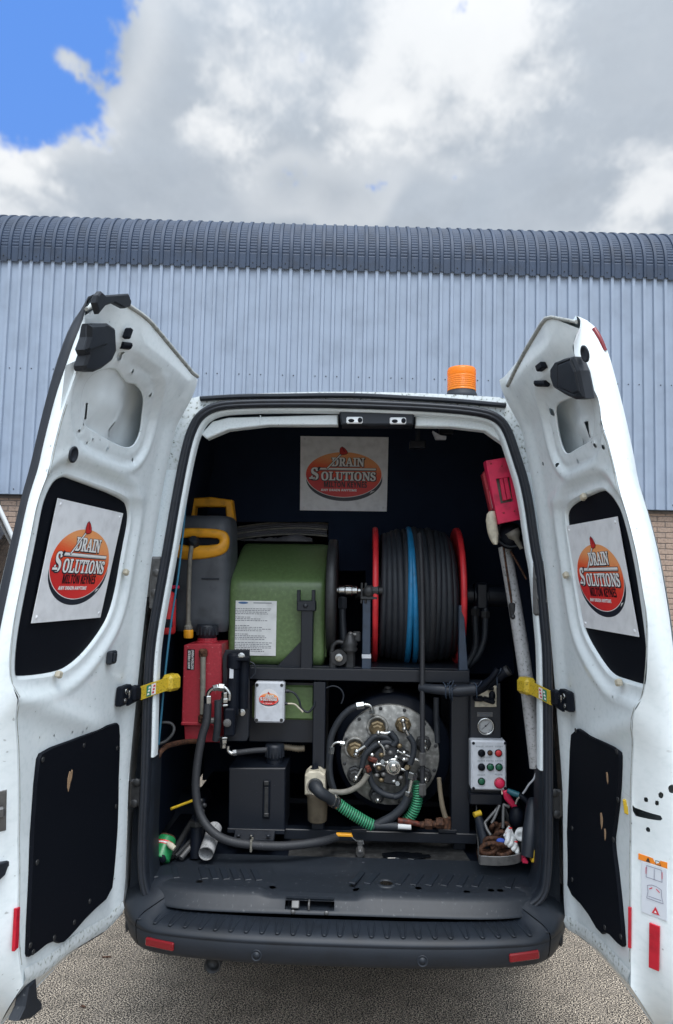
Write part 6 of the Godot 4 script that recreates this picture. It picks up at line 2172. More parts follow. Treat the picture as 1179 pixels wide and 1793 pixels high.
	for py in [Vector3(-0.5944, 1.4077, -0.315), Vector3(-0.5897, 1.1436, -0.315)]:
		var s := M.new()
		s.box(py, Vector3(0.034, 0.038, 0.03), 0.008)
		s.ball(py + Vector3(0, 0.002, 0.015), Vector3(0.008, 0.008, 0.004), 10)
		put(s, "gauge_end", K.rusty, rt)
	# black plate with valve bodies
	var vp := thing("valve_plate", "black steel plate with a cylinder and bolts beside the red tank", "plate", Vector3(-0.4557, 1.0513, -0.33))
	var p := M.new()
	p.prism([Vector2(-0.503, 1.4227), Vector2(-0.4033, 1.4244), Vector2(-0.398, 1.0731), Vector2(-0.407, 1.0546), Vector2(-0.5011, 1.0526), Vector2(-0.5142, 1.3945)], -0.335, -0.32, 0.002)
	put(p, "back_plate", K.steel_black, vp)
	var cy := M.new()
	cy.lathe(Transform3D(Basis(), Vector3(-0.4607, 1.1693, -0.29)), [Vector2(0, 0), Vector2(0.026, 0), Vector2(0.026, 0.18), Vector2(0.03, 0.185), Vector2(0.03, 0.235), Vector2(0.02, 0.245), Vector2(0, 0.245)], 20, true)
	cy.lathe(Transform3D(Basis(), Vector3(-0.4185, 1.1912, -0.3)), [Vector2(0, 0), Vector2(0.02, 0), Vector2(0.02, 0.19), Vector2(0.024, 0.195), Vector2(0.024, 0.21), Vector2(0, 0.215)], 16, true)
	cy.box(Vector3(-0.4365, 1.3933, -0.287), Vector3(0.0815, 0.0183, 0.05), 0.004)
	put(cy, "solenoid", K.black, vp)
	var wl := M.new()
	wl.box(Vector3(-0.4654, 1.3357, -0.2635), Vector3(0.0163, 0.041, 0.003), 0.0008)
	put(wl, "white_label", K.grey_box, vp)
	for q in [Vector3(-0.4281, 1.4035, -0.315), Vector3(-0.4276, 1.1722, -0.315)]:
		var s := M.new()
		bolt(s, q + Vector3(0, 0, 0.045 if q.y > 1.3 else 0.004), 0.010)
		put(s, "plate_bolt", K.chrome, vp)
	var wi := M.new()
	wi.tube([Vector3(-0.4007, 1.379, -0.31), Vector3(-0.3792, 1.3655, -0.31), Vector3(-0.3761, 1.3331, -0.31), Vector3(-0.3945, 1.3097, -0.31)], 0.003, 6)
	put(wi, "wire", K.rubber, vp)
	# chrome coupling arch
	var ca := thing("coupling_arch", "bright chrome pipe couplings arching over and dropping down in front of the plate", "coupling", Vector3(-0.4938, 1.0392, -0.26))
	var a := M.new()
	a.tube([Vector3(-0.559, 1.2319, -0.26), Vector3(-0.555, 1.2592, -0.26), Vector3(-0.5345, 1.2755, -0.26), Vector3(-0.509, 1.2806, -0.26), Vector3(-0.4904, 1.2786, -0.26), Vector3(-0.4713, 1.2563, -0.26), Vector3(-0.4706, 1.2291, -0.26)], 0.0085, 12)
	nut(a, Vector3(-0.5593, 1.2455, -0.26), Vector3(-0.5585, 1.2138, -0.26), 0.017)
	nut(a, Vector3(-0.5368, 1.2755, -0.26), Vector3(-0.516, 1.2804, -0.26), 0.014)
	nut(a, Vector3(-0.516, 1.2804, -0.26), Vector3(-0.4904, 1.2786, -0.26), 0.017)
	for e2 in [[1216, 1226, 0.013], [1226, 1234, 0.017], [1236, 1240, 0.019], [1292, 1296, 0.02], [1296, 1304, 0.016], [1304, 1312, 0.012]]:
		var ya: float = 1.297 - (e2[0] - 1200.0) * 0.0023
		var yb: float = 1.297 - (e2[1] - 1200.0) * 0.0023
		nut(a, Vector3(-0.4913, ya, -0.26), Vector3(-0.4913, yb, -0.26), e2[2])
	a.tube([Vector3(-0.4709, 1.0487, -0.26), Vector3(-0.4705, 1.0307, -0.26), Vector3(-0.4564, 1.0199, -0.26), Vector3(-0.4426, 1.0224, -0.26)], 0.008, 10)
	nut(a, Vector3(-0.4518, 1.0222, -0.26), Vector3(-0.4357, 1.0248, -0.26), 0.013)
	put(a, "chrome_fittings", K.chrome, ca)
	var bl := M.new()
	bl.box(Vector3(-0.4669, 1.143, -0.265), Vector3(0.0437, 0.1099, 0.04), 0.006)
	put(bl, "valve_block", K.black, ca)
	var lb2 := M.new()
	bolt(lb2, Vector3(-0.474, 1.1426, -0.24), 0.011)
	lb2.box(Vector3(-0.5311, 1.1442, -0.275), Vector3(0.0417, 0.0226, 0.03), 0.006)
	put(lb2, "block_bolt", K.dull, ca)
	var side := M.new()
	nut(side, Vector3(-0.5279, 1.1475, -0.255), Vector3(-0.5094, 1.1479, -0.255), 0.015)
	put(side, "brass_union", K.brass, ca)
	var hp := M.new()
	hp.tube([Vector3(-0.4397, 1.0201, -0.27), Vector3(-0.4028, 1.0254, -0.27), Vector3(-0.3614, 1.0308, -0.27), Vector3(-0.3153, 1.034, -0.27)], 0.011, 10)
	put(hp, "joining_hose", K.hose_worn, ca)
	# long black suction hose
	var lh := thing("suction_hose", "scuffed black hose looping down from the chrome arch and along the floor", "hose", Vector3(-0.5929, 0.8581, -0.26))
	var l := M.new()
	l.tube([Vector3(-0.5585, 1.2138, -0.26), Vector3(-0.5603, 1.1469, -0.255), Vector3(-0.576, 1.0846, -0.25), Vector3(-0.5895, 0.986, -0.24), Vector3(-0.5914, 0.889, -0.23), Vector3(-0.5731, 0.8045, -0.22), Vector3(-0.5288, 0.7468, -0.2), Vector3(-0.4608, 0.7089, -0.19), Vector3(-0.3615, 0.6886, -0.2), Vector3(-0.2298, 0.6807, -0.22), Vector3(-0.0988, 0.6818, -0.27), Vector3(-0.0334, 0.6768, -0.34)], 0.0168, 12)
	put(l, "hose_run", K.hose_worn, lh)
	var lr := M.new()
	lr.tube([Vector3(-0.5141, 1.2308, -0.245), Vector3(-0.5127, 1.1768, -0.245), Vector3(-0.5146, 1.1195, -0.25), Vector3(-0.5223, 1.07, -0.26)], 0.015, 10)
	put(lr, "short_branch", K.hose, lh)
	var ti := M.new()
	ti.box(Vector3(-0.3593, 0.6887, -0.2), Vector3(0.008, 0.044, 0.044), 0.002)
	ti.tube([Vector3(-0.3598, 0.7124, -0.2), Vector3(-0.3608, 0.7266, -0.19)], 0.003, 6, 1)
	put(ti, "cable_tie", K.hose_grey, lh)
	# brown and hooked pipes low on the left
	var bp := thing("brown_pipe", "brown copper pipe coming round the left pillar below the red tank", "pipe", Vector3(-0.6867, 1.0489, -0.2))
	var bm := M.new()
	bm.tube([Vector3(-0.7126, 1.0375, -0.1), Vector3(-0.7018, 1.0606, -0.13), Vector3(-0.6819, 1.0668, -0.18), Vector3(-0.6544, 1.0515, -0.3), Vector3(-0.6186, 1.0434, -0.35)], 0.0105, 10)
	put(bm, "pipe_run", K.rusty, bp)
	var hk := thing("hooked_rod", "bent steel hook behind the left pillar above the brown pipe", "hook", Vector3(-0.6788, 1.1215, -0.12))
	var hm := M.new()
	hm.tube([Vector3(-0.717, 1.0842, -0.11), Vector3(-0.689, 1.0933, -0.12), Vector3(-0.6658, 1.1174, -0.13), Vector3(-0.6624, 1.1414, -0.14), Vector3(-0.6786, 1.1584, -0.14), Vector3(-0.7072, 1.162, -0.13)], 0.0065, 8)
	put(hm, "hook", K.dark_metal, hk)

func grip_cap(m: M, at: Vector3, r: float, h: float) -> void:   # a screw cap with finger ridges
	m.lathe(Transform3D(Basis(), at), [Vector2(0, 0), Vector2(r * 0.86, 0.0), Vector2(r * 0.86, h * 0.25), Vector2(r * 0.92, h * 0.28), Vector2(r, h * 0.62), Vector2(r, h * 0.86), Vector2(r * 0.92, h), Vector2(0, h)], 24)
	for k in 16:
		var t := TAU * k / 16.0
		m.box(at + Vector3(cos(t) * r * 0.97, h * 0.6, sin(t) * r * 0.97), Vector3(r * 0.12, h * 0.6, r * 0.16), 0.001, Vector3(0, -t, 0))

func middle_parts() -> void:
	# grey junction box with the small printed mark
	var o := thing("junction_box", "pale grey screwed junction box with small red oval mark under the green tank", "box", Vector3(-0.3247, 1.1137, -0.4))
	var m := M.new()
	m.box(Vector3(-0.3232, 1.2032, -0.405), Vector3(0.1246, 0.1688, 0.06), 0.007)
	put(m, "box_body", K.grey_box, o)
	for p in [Vector3(-0.3761, 1.2738, -0.374), Vector3(-0.2729, 1.2746, -0.374), Vector3(-0.2714, 1.1316, -0.374), Vector3(-0.3754, 1.1295, -0.374)]:
		var s := M.new()
		s.lathe(Transform3D(Basis(Vector3.RIGHT, PI / 2), p), [Vector2(0.007, 0), Vector2(0.006, 0.001), Vector2(0, -0.001 + 0.002)], 10, true)
		put(s, "cover_screw", K.dark_metal, o)
	var st := M.new()
	st.col = Color(0.66, 0.66, 0.68)
	st.lathe(Transform3D(Basis(Vector3.RIGHT, PI / 2), Vector3(-0.3258, 1.2194, -0.3745)), [Vector2(0.040, 0), Vector2(0, 0.0004)], 24)
	var c := Vector3(-0.3257, 1.2172, -0.374)
	var w := 0.0821
	st.dm = func(p: Vector3) -> Vector3: return c + Vector3((p.x - 0.5) * w / 0.87, (p.y - 0.49) * w / 1.02, p.z * 0.7 + 0.0004)
	mark(st)
	put(st, "printed_mark", K.print, o)
	var gl := M.new()
	nut(gl, Vector3(-0.262, 1.2471, -0.4), Vector3(-0.2427, 1.2475, -0.4), 0.008)
	nut(gl, Vector3(-0.2611, 1.1951, -0.4), Vector3(-0.249, 1.1954, -0.4), 0.007)
	put(gl, "cable_gland", K.plastic, o)
	var wr := thing("box_wires", "black and cream wires leading from the grey junction box to the right", "wire", Vector3(-0.1984, 1.1893, -0.4))
	var w1 := M.new()
	w1.tube([Vector3(-0.2451, 1.2475, -0.4), Vector3(-0.2209, 1.2385, -0.4), Vector3(-0.2011, 1.2105, -0.4), Vector3(-0.1909, 1.1776, -0.4), Vector3(-0.1618, 1.1617, -0.4), Vector3(-0.1382, 1.1881, -0.4), Vector3(-0.1361, 1.207, -0.4)], 0.0045, 8)
	put(w1, "black_wire", K.rubber, wr)
	var w2 := M.new()
	w2.tube([Vector3(-0.2485, 1.1962, -0.395), Vector3(-0.2196, 1.1945, -0.395), Vector3(-0.2001, 1.1783, -0.395), Vector3(-0.1831, 1.1622, -0.395)], 0.0035, 8)
	put(w2, "cream_wire", K.cream, wr)
	# black hydraulic oil tank
	var t := thing("hydraulic_tank", "black steel oil tank with ridged cap and sight gauge standing left of pump", "tank", Vector3(-0.3713, 0.6657, -0.42))
	var b := M.new()
	b.prism([Vector2(-0.4845, 0.9352), Vector2(-0.2497, 0.9406), Vector2(-0.2476, 0.6915), Vector2(-0.4808, 0.6854)], -0.56, -0.36, 0.004)
	put(b, "tank_body", K.steel_black, t)
	var fo := M.new()
	fo.box(Vector3(-0.3644, 0.689, -0.405), Vector3(0.2368, 0.0181, 0.12), 0.002)
	fo.box(Vector3(-0.3665, 0.6752, -0.325), Vector3(0.1639, 0.0223, 0.05), 0.002, Vector3(0.5, 0, 0))
	put(fo, "base_flange", K.steel_black, t)
	for p in [Vector3(-0.4275, 0.681, -0.298), Vector3(-0.3744, 0.6824, -0.298), Vector3(-0.3075, 0.6841, -0.298)]:
		var s := M.new()
		s.ball(p + Vector3(0, 0.006, 0), Vector3(0.010, 0.006, 0.008), 10)
		put(s, "flange_bolt", K.rubber, t)
	var cn := M.new()
	cn.lathe(Transform3D(Basis(), Vector3(-0.3055, 0.9232, -0.45)), [Vector2(0.036, -0.01), Vector2(0.036, 0.03), Vector2(0, 0.03)], 24, true)
	put(cn, "filler_neck", K.steel_black, t)
	var cp := M.new()
	grip_cap(cp, Vector3(-0.3059, 0.9422, -0.45), 0.040, 0.075)
	put(cp, "filler_cap", K.rubber, t)
	var sg := M.new()
	sg.box(Vector3(-0.3254, 0.814, -0.358), Vector3(0.0306, 0.1528, 0.012), 0.003)
	put(sg, "sight_gauge", K.black, t)
	var sl := M.new()
	sl.box(Vector3(-0.3252, 0.8134, -0.353), Vector3(0.0165, 0.1049, 0.006), 0.002)
	sl.box(Vector3(-0.326, 0.8807, -0.35), Vector3(0.0212, 0.0183, 0.008), 0.003)
	sl.box(Vector3(-0.3234, 0.7543, -0.35), Vector3(0.0211, 0.0159, 0.008), 0.003)
	put(sl, "gauge_glass", K.dark_metal, t)
	# ribbed conduit behind the cap
	var rc := thing("ribbed_conduit", "dark ribbed conduit running right from behind the ridged cap", "conduit", Vector3(-0.2288, 0.9916, -0.5))
	var r := M.new()
	ribbed(r, [Vector3(-0.2809, 0.9953, -0.5), Vector3(-0.2461, 0.9912, -0.5), Vector3(-0.2114, 0.9872, -0.5), Vector3(-0.1818, 0.9902, -0.5)], 0.0155, 0.011, 0.004)
	put(r, "conduit_run", K.tan, rc)
	# filter with cream head
	var f := thing("water_filter", "cream headed filter canister with murky brown bowl left of the pump", "filter", Vector3(-0.1168, 0.7267, -0.36))
	var h := M.new()
	h.prism([Vector2(-0.167, 0.9193), Vector2(-0.1509, 0.9356), Vector2(-0.1065, 0.9389), Vector2(-0.0853, 0.9235), Vector2(-0.0818, 0.8396), Vector2(-0.1658, 0.8421)], -0.43, -0.335, 0.006)
	put(h, "filter_head", K.cream, f)
	var kb := M.new()
	kb.lathe(Transform3D(Basis(), Vector3(-0.1281, 0.9244, -0.38)), [Vector2(0.02, 0), Vector2(0.02, 0.012), Vector2(0.014, 0.016), Vector2(0.012, 0.026), Vector2(0, 0.028)], 14, true)
	put(kb, "bleed_knob", K.black, f)
	var bo := M.new()
	bo.lathe(Transform3D(Basis(), Vector3(-0.1157, 0.7247, -0.38)), [Vector2(0, 0), Vector2(0.034, 0), Vector2(0.040, 0.006), Vector2(0.043, 0.10), Vector2(0.048, 0.105), Vector2(0.048, 0.12), Vector2(0, 0.12)], 24)
	put(bo, "filter_bowl", K.tan, f)
	var rr := M.new()
	rr.lathe(Transform3D(Basis(Vector3.RIGHT, PI / 2), Vector3(-0.1243, 0.8774, -0.334)), [Vector2(0.034, 0), Vector2(0.034, 0.004), Vector2(0.028, 0.004), Vector2(0.028, 0)], 24, true)
	put(rr, "port_ring", K.chrome, f)
	var el := M.new()
	el.tube([Vector3(-0.127, 0.8779, -0.34), Vector3(-0.1197, 0.8849, -0.3), Vector3(-0.0978, 0.8673, -0.285), Vector3(-0.0661, 0.8436, -0.3), Vector3(-0.0347, 0.8129, -0.33)], [0.026, 0.026, 0.024, 0.021, 0.0225], 14)
	put(el, "rubber_elbow", K.hose, f)
	var jc := M.new()
	for k in 2:
		var a: Vector3 = Vector3(-0.0528, 0.8311, -0.313) if k == 0 else Vector3(-0.0394, 0.8179, -0.328)
		var d: Vector3 = (Vector3(-0.0347, 0.8129, -0.33) - Vector3(-0.0661, 0.8436, -0.3)).normalized()
		jc.tube([a - d * 0.004, a + d * 0.004], 0.026, 18, 1)
	jc.box(Vector3(-0.0365, 0.8495, -0.305), Vector3(0.012, 0.018, 0.014), 0.003, Vector3(0, 0, 0.5))
	put(jc, "hose_clip", K.chrome, f)
	# ball valve with yellow lever under the beam
	var v := thing("ball_valve", "brass drain valve with yellow lever hanging below the bottom beam", "valve", Vector3(0.0599, 0.618, -0.33))
	var lv := M.new()
	lv.prism([Vector2(-0.0354, 0.6954), Vector2(0.0269, 0.6948), Vector2(0.0317, 0.6837), Vector2(-0.0329, 0.6843)], -0.345, -0.325, 0.002)
	put(lv, "lever_grip", K.orange, v)
	var la := M.new()
	la.sweep([Vector3(0.0245, 0.6868, -0.335), Vector3(0.0455, 0.6694, -0.335), Vector3(0.0732, 0.6702, -0.335), Vector3(0.0756, 0.6568, -0.335)], [Vector2(-0.002, -0.009), Vector2(0.002, -0.009), Vector2(0.002, 0.009), Vector2(-0.002, 0.009)], Vector3(0, 0, 1))
	put(la, "lever_arm", K.chrome, v)
	var vb := M.new()
	nut(vb, Vector3(0.0617, 0.6699, -0.335), Vector3(0.0618, 0.652, -0.335), 0.013)
	vb.tube([Vector3(0.0618, 0.6542, -0.335), Vector3(0.062, 0.6318, -0.335)], 0.011, 12, 1)
	nut(vb, Vector3(0.0619, 0.6367, -0.34), Vector3(0.0624, 0.6268, -0.3), 0.017)
	vb.ball(Vector3(0.0623, 0.6379, -0.3), Vector3(0.009, 0.009, 0.006), 12)
	put(vb, "valve_body", K.dull, v)
	# relief valve cluster under the swivel
	var rv := thing("relief_valve", "dark valve assembly with chrome pressure cap left of the blue grey stand", "valve", Vector3(-0.0094, 1.3353, -0.45))
	var x := M.new()
	x.box(Vector3(-0.062, 1.3742, -0.465), Vector3(0.0317, 0.077, 0.05), 0.006)
	x.box(Vector3(0.0095, 1.396, -0.48), Vector3(0.044, 0.1207, 0.06), 0.008)
	x.lathe(Transform3D(Basis(), Vector3(0.0095, 1.4139, -0.44)), [Vector2(0.03, 0), Vector2(0.034, 0.01), Vector2(0.028, 0.02), Vector2(0.034, 0.03), Vector2(0.026, 0.042), Vector2(0.02, 0.06), Vector2(0.012, 0.075), Vector2(0, 0.078)], 16)
	x.lathe(Transform3D(Basis(Vector3.RIGHT, PI / 2), Vector3(-0.0365, 1.3866, -0.44)), [Vector2(0.034, -0.04), Vector2(0.034, 0.01), Vector2(0, 0.01)], 18, true)
	x.tube([Vector3(-0.0666, 1.4116, -0.45), Vector3(-0.062, 1.4359, -0.45), Vector3(-0.0426, 1.4507, -0.45), Vector3(-0.018, 1.4463, -0.45)], 0.01, 8)
	x.box(Vector3(0.038, 1.4738, -0.465), Vector3(0.0343, 0.0436, 0.03), 0.005)
	put(x, "valve_body", K.dark_metal, rv)
	var cc := M.new()
	cc.lathe(Transform3D(Basis(Vector3.RIGHT, PI / 2), Vector3(-0.0361, 1.388, -0.428)), [Vector2(0.018, 0), Vector2(0.019, 0.004), Vector2(0.016, 0.010), Vector2(0.008, 0.011), Vector2(0.007, 0.008), Vector2(0, 0.008)], 18, true)
	put(cc, "pressure_cap", K.chrome, rv)
	var kn := M.new()
	kn.ball(Vector3(0.0112, 1.4839, -0.44), Vector3(0.013, 0.013, 0.013), 12)
	kn.tube([Vector3(0.011, 1.4831, -0.45), Vector3(0.0355, 1.4835, -0.45)], 0.008, 8, 1)
	put(kn, "adjuster_knob", K.dull, rv)
	# thin wires hanging under the shelf
	hose_thing("thin black wire loop hanging under the shelf left of the pump", K.rubber, [Vector3(-0.0922, 1.2591, -0.42), Vector3(-0.0585, 1.2692, -0.42), Vector3(-0.0294, 1.2579, -0.42), Vector3(-0.0145, 1.2296, -0.42), Vector3(-0.0238, 1.1963, -0.42)], 0.0035, [])

func right_side() -> void:
	# dial gauge
	var g := thing("pressure_gauge", "round steel pressure gauge on the black column above the control box", "gauge", Vector3(0.5687, 1.1295, -0.355))
	var m := M.new()
	m.lathe(Transform3D(Basis(Vector3.RIGHT, PI / 2), Vector3(0.5703, 1.129, -0.358)), [Vector2(0.036, -0.01), Vector2(0.036, 0.010), Vector2(0.033, 0.014), Vector2(0.029, 0.014), Vector2(0.028, 0.006), Vector2(0, 0.006)], 36)
	put(m, "case", K.chrome, g)
	var f := M.new()
	f.col = Color(0.36, 0.37, 0.38)
	f.X = Transform3D(Basis(), Vector3(0.5693, 1.1303, -0.3515))
	f.lathe(Transform3D(Basis(Vector3.RIGHT, PI / 2), Vector3.ZERO), [Vector2(0.028, 0), Vector2(0, 0.0002)], 32)
	f.col = Color(0.04, 0.04, 0.05)
	for k in 19:
		var t := deg_to_rad(225.0 - 270.0 * k / 18.0)
		var L := 0.006 if k % 3 == 0 else 0.0035
		f.box(Vector3(cos(t), sin(t), 0) * (0.025 - L / 2) + Vector3(0, 0, 0.0008), Vector3(L, 0.0011, 0.0006), 0.0, Vector3(0, 0, t))
	f.box(Vector3(0.0, 0.0, 0.0025), Vector3(0.038, 0.0018, 0.0008), 0.0, Vector3(0, 0, 0.75))
	f.ball(Vector3(0, 0, 0.002), Vector3(0.004, 0.004, 0.002), 10)
	put(f, "dial", K.print, g)
	# switch plate above it
	var s := thing("isolator_switch", "worn white isolator plate with black knobs at the top of the black column", "switch", Vector3(0.5713, 1.2054, -0.355))
	var a := M.new()
	a.prism([Vector2(0.5264, 1.2423), Vector2(0.5591, 1.2913), Vector2(0.6149, 1.2923), Vector2(0.6146, 1.2072), Vector2(0.5263, 1.2054)], -0.36, -0.35, 0.002)
	put(a, "face_plate", K.cream, s)
	var b := M.new()
	b.box(Vector3(0.5885, 1.2834, -0.345), Vector3(0.026, 0.016, 0.02), 0.004)
	b.box(Vector3(0.5389, 1.2419, -0.34), Vector3(0.04, 0.022, 0.03), 0.006)
	b.box(Vector3(0.5806, 1.2358, -0.34), Vector3(0.05, 0.02, 0.03), 0.006, Vector3(0, 0, -0.3))
	b.ball(Vector3(0.5945, 1.2544, -0.34), Vector3(0.014, 0.02, 0.014), 10)
	put(b, "switch_knob", K.black, s)
	# control box with its buttons
	var c := thing("control_box", "grey control box with coloured push buttons on the black column", "control panel", Vector3(0.5776, 0.8795, -0.33))
	var cb := M.new()
	cb.box(Vector3(0.5747, 0.9827, -0.345), Vector3(0.1412, 0.195, 0.07), 0.006)
	put(cb, "box_body", K.grey_box, c)
	for p in [Vector3(0.5143, 1.0691, -0.3085), Vector3(0.6409, 1.0718, -0.3085), Vector3(0.64, 0.895, -0.3085), Vector3(0.5139, 0.892, -0.3085)]:
		var q := M.new()
		q.lathe(Transform3D(Basis(Vector3.RIGHT, PI / 2), p), [Vector2(0.006, 0), Vector2(0.005, 0.0012), Vector2(0, 0.0012)], 10, true)
		put(q, "cover_screw", K.black, c)
	var keys := [[843.4, 1318.5, 0.0125, "black", "black selector knob"], [858.2, 1318, 0.009, "rusty", "small dull indicator"], [873, 1318.5, 0.0125, "red", "lit looking red indicator"], [843.3, 1343, 0.0125, "black", "black push button"], [858.8, 1343, 0.0125, "green_btn", "upper middle green button"], [874, 1343, 0.0125, "green_btn", "upper right green button"], [843.3, 1368, 0.0125, "green_btn", "lower left green button"], [875, 1371, 0.0185, "red_hot", "large red mushroom stop button"]]
	var at := [Vector3(0.5459, 1.0316, -0.308), Vector3(0.5796, 1.0335, -0.308), Vector3(0.6133, 1.0331, -0.308), Vector3(0.5455, 0.9767, -0.308), Vector3(0.5808, 0.9775, -0.308), Vector3(0.6153, 0.9783, -0.308), Vector3(0.5453, 0.9208, -0.308), Vector3(0.6173, 0.9158, -0.308)]
	for k in keys.size():
		var q := M.new()
		var p: Vector3 = at[k]
		var r: float = keys[k][2]
		q.lathe(Transform3D(Basis(Vector3.RIGHT, PI / 2), p), [Vector2(r * 1.18, 0), Vector2(r * 1.18, 0.004), Vector2(r * 1.02, 0.006), Vector2(r, 0.005)], 22, true)
		var col: String = keys[k][3]
		var bz := put(q, "button_bezel", K.black if k < 7 else K.red_dark, c)
		var d := M.new()
		if k == 7:
			d.lathe(Transform3D(Basis(Vector3.RIGHT, PI / 2), p), [Vector2(r * 0.7, 0.004), Vector2(r, 0.009), Vector2(r, 0.011), Vector2(r * 0.8, 0.014), Vector2(0, 0.015)], 24)
		else:
			d.lathe(Transform3D(Basis(Vector3.RIGHT, PI / 2), p), [Vector2(r, 0.004), Vector2(r * 0.96, 0.007), Vector2(r * 0.5, 0.0085), Vector2(0, 0.009)], 20)
		put(d, "push_button", K[col], c, keys[k][4])
	var kn := M.new()
	kn.box(at[0] + Vector3(0, 0, 0.012), Vector3(0.006, 0.028, 0.012), 0.002, Vector3(0, 0, -0.2))
	put(kn, "selector_lever", K.black, c)
	var pr := M.new()
	var rng := RandomNumberGenerator.new()
	rng.seed = 3
	pr.col = Color(0.34, 0.37, 0.40)
	for row in [[Vector3(0.5384, 1.057, -0.3093), Vector3(0.5772, 1.0579, -0.3093), Vector3(0.6159, 1.0587, -0.3093)], [Vector3(0.5451, 1.001, -0.3093), Vector3(0.5793, 1.0018, -0.3093), Vector3(0.6157, 1.0026, -0.3093)], [Vector3(0.5449, 0.945, -0.3093), Vector3(0.6131, 0.9488, -0.3093)], [Vector3(0.5656, 1.0149, -0.3093)]]:
		for p in row:
			for k in 5:
				pr.box(p + Vector3((k - 2) * 0.0062, rng.randf_range(-0.0006, 0.0006), 0), Vector3(0.0042, 0.006, 0.0005), 0.0)
	put(pr, "button_legend", K.print, c)
	# taped lance lying across, with its thick end sticking up to the right
	var l := thing("taped_lance", "black taped lance bound with cable ties across the top of the column", "lance", Vector3(0.4918, 1.2885, -0.3))
	var lm := M.new()
	lm.tube([Vector3(0.3014, 1.2765, -0.37), Vector3(0.3692, 1.2755, -0.34), Vector3(0.4483, 1.2732, -0.32), Vector3(0.5262, 1.2846, -0.3)], [0.017, 0.021, 0.024, 0.024], 12)
	put(lm, "taped_end", K.rubber, l)
	var le := M.new()
	le.tube([Vector3(0.5193, 1.2777, -0.3), Vector3(0.5574, 1.3041, -0.28), Vector3(0.5995, 1.3371, -0.26), Vector3(0.634, 1.3637, -0.25)], [0.02, 0.021, 0.02, 0.021], 12)
	le.tube([Vector3(0.5432, 1.2999, -0.262), Vector3(0.5781, 1.3418, -0.24), Vector3(0.5999, 1.3741, -0.235)], 0.012, 10)
	put(le, "hand_grip", K.black, l)
	var lt := M.new()
	lt.tube([Vector3(0.6366, 1.3635, -0.252), Vector3(0.6471, 1.371, -0.248)], 0.0225, 14, 1)
	put(lt, "end_ring", K.dark_metal, l)
	for k in 5:
		var t := M.new()
		var p: Vector3 = [Vector3(0.4013, 1.2745, -0.335), Vector3(0.417, 1.2733, -0.33), Vector3(0.4261, 1.2669, -0.328), Vector3(0.5213, 1.2826, -0.298), Vector3(0.5954, 1.3345, -0.262)][k]
		var a1 := 0.7 * sin(k * 2.1)
		t.tube([p + Vector3(-0.006, 0.03, 0.006), p + Vector3(0, 0.02, 0.024), p + Vector3(0.002, -0.02, 0.024), p + Vector3(0.006, -0.034, 0.006)], 0.0022, 6, 3)
		t.tube([p + Vector3(0, 0.012, 0.025), p + Vector3(0.014 * cos(a1), 0.03, 0.032), p + Vector3(0.02 * cos(a1), 0.04 + 0.01 * a1, 0.03)], 0.0018, 6, 3)
		put(t, "cable_tie", K.steel_blue, l)
	hose_thing("flat black conduit hanging down behind the taped lance", K.hose, [Vector3(0.3744, 1.2276, -0.42), Vector3(0.3745, 1.1616, -0.42), Vector3(0.377, 1.103, -0.42), Vector3(0.3795, 1.0445, -0.42)], 0.012, [])
	# grey pole in the right corner
	var p := thing("grey_pole", "scuffed pale grey plastic pipe leaning in the right corner of the van", "pipe", Vector3(0.7381, 1.02, -0.14))
	var pm := M.new()
	pm.tube([Vector3(0.6413, 1.8599, -0.3), Vector3(0.6736, 1.6254, -0.26), Vector3(0.6998, 1.3437, -0.18), Vector3(0.7251, 1.0248, -0.12)], [0.0265, 0.027, 0.0275, 0.028], 18)
	put(pm, "pipe_run", K.grey_pole, p)
	var wr := thing("hanging_strap", "brown strap and buckle hanging beside the grey pole", "strap", Vector3(0.662, 1.5797, -0.26))
	var w := M.new()
	w.tube([Vector3(0.6275, 1.8582, -0.25), Vector3(0.6388, 1.762, -0.24), Vector3(0.6519, 1.6713, -0.24), Vector3(0.6583, 1.6215, -0.24)], 0.0045, 8)
	w.tube([Vector3(0.6529, 1.8421, -0.24), Vector3(0.6798, 1.7967, -0.24), Vector3(0.7044, 1.7514, -0.24), Vector3(0.7156, 1.7311, -0.24)], 0.0045, 8)
	put(w, "strap_run", K.rusty, wr)
	var wb := M.new()
	wb.box(Vector3(0.6601, 1.6058, -0.238), Vector3(0.026, 0.062, 0.02), 0.006, Vector3(0, 0, 0.12))
	wb.ball(Vector3(0.6607, 1.5815, -0.23), Vector3(0.011, 0.011, 0.010), 10)
	put(wb, "buckle", K.dark_metal, wr)
	# red box hung on the pillar
	var r := thing("red_wall_box", "bright red metal holder with a slotted window hung on the right pillar", "holder", Vector3(0.6481, 1.9496, -0.2))
	var rm := M.new()
	var outline := [Vector2(0, 0)]
	outline = [Vector2(0.5404, 2.1915), Vector2(0.6337, 2.2078), Vector2(0.6862, 1.9662), Vector2(0.5881, 1.9452)]
	var hole := [Vector2(0.579, 2.1219), Vector2(0.6332, 2.129), Vector2(0.647, 2.0328), Vector2(0.5973, 2.0234)]
	pressed(rm, outline, [hole], func(_q: Vector2): return -0.14, 0.05)
	lip(rm, outline, [[0.0, -0.14], [-0.001, -0.143], [-0.001, -0.20]])
	lip(rm, hole, [[0.0, -0.14], [0.001, -0.143], [0.001, -0.152]])
	put(rm, "front_plate", K.red_hot, r)
	var rc := M.new()
	rc.prism([Vector2(0.5618, 2.1365), Vector2(0.6508, 2.1462), Vector2(0.6632, 2.0159), Vector2(0.5924, 2.0063)], -0.20, -0.165, 0.001)
	put(rc, "holder_back", K.hose_grey, r)
	var rt := M.new()
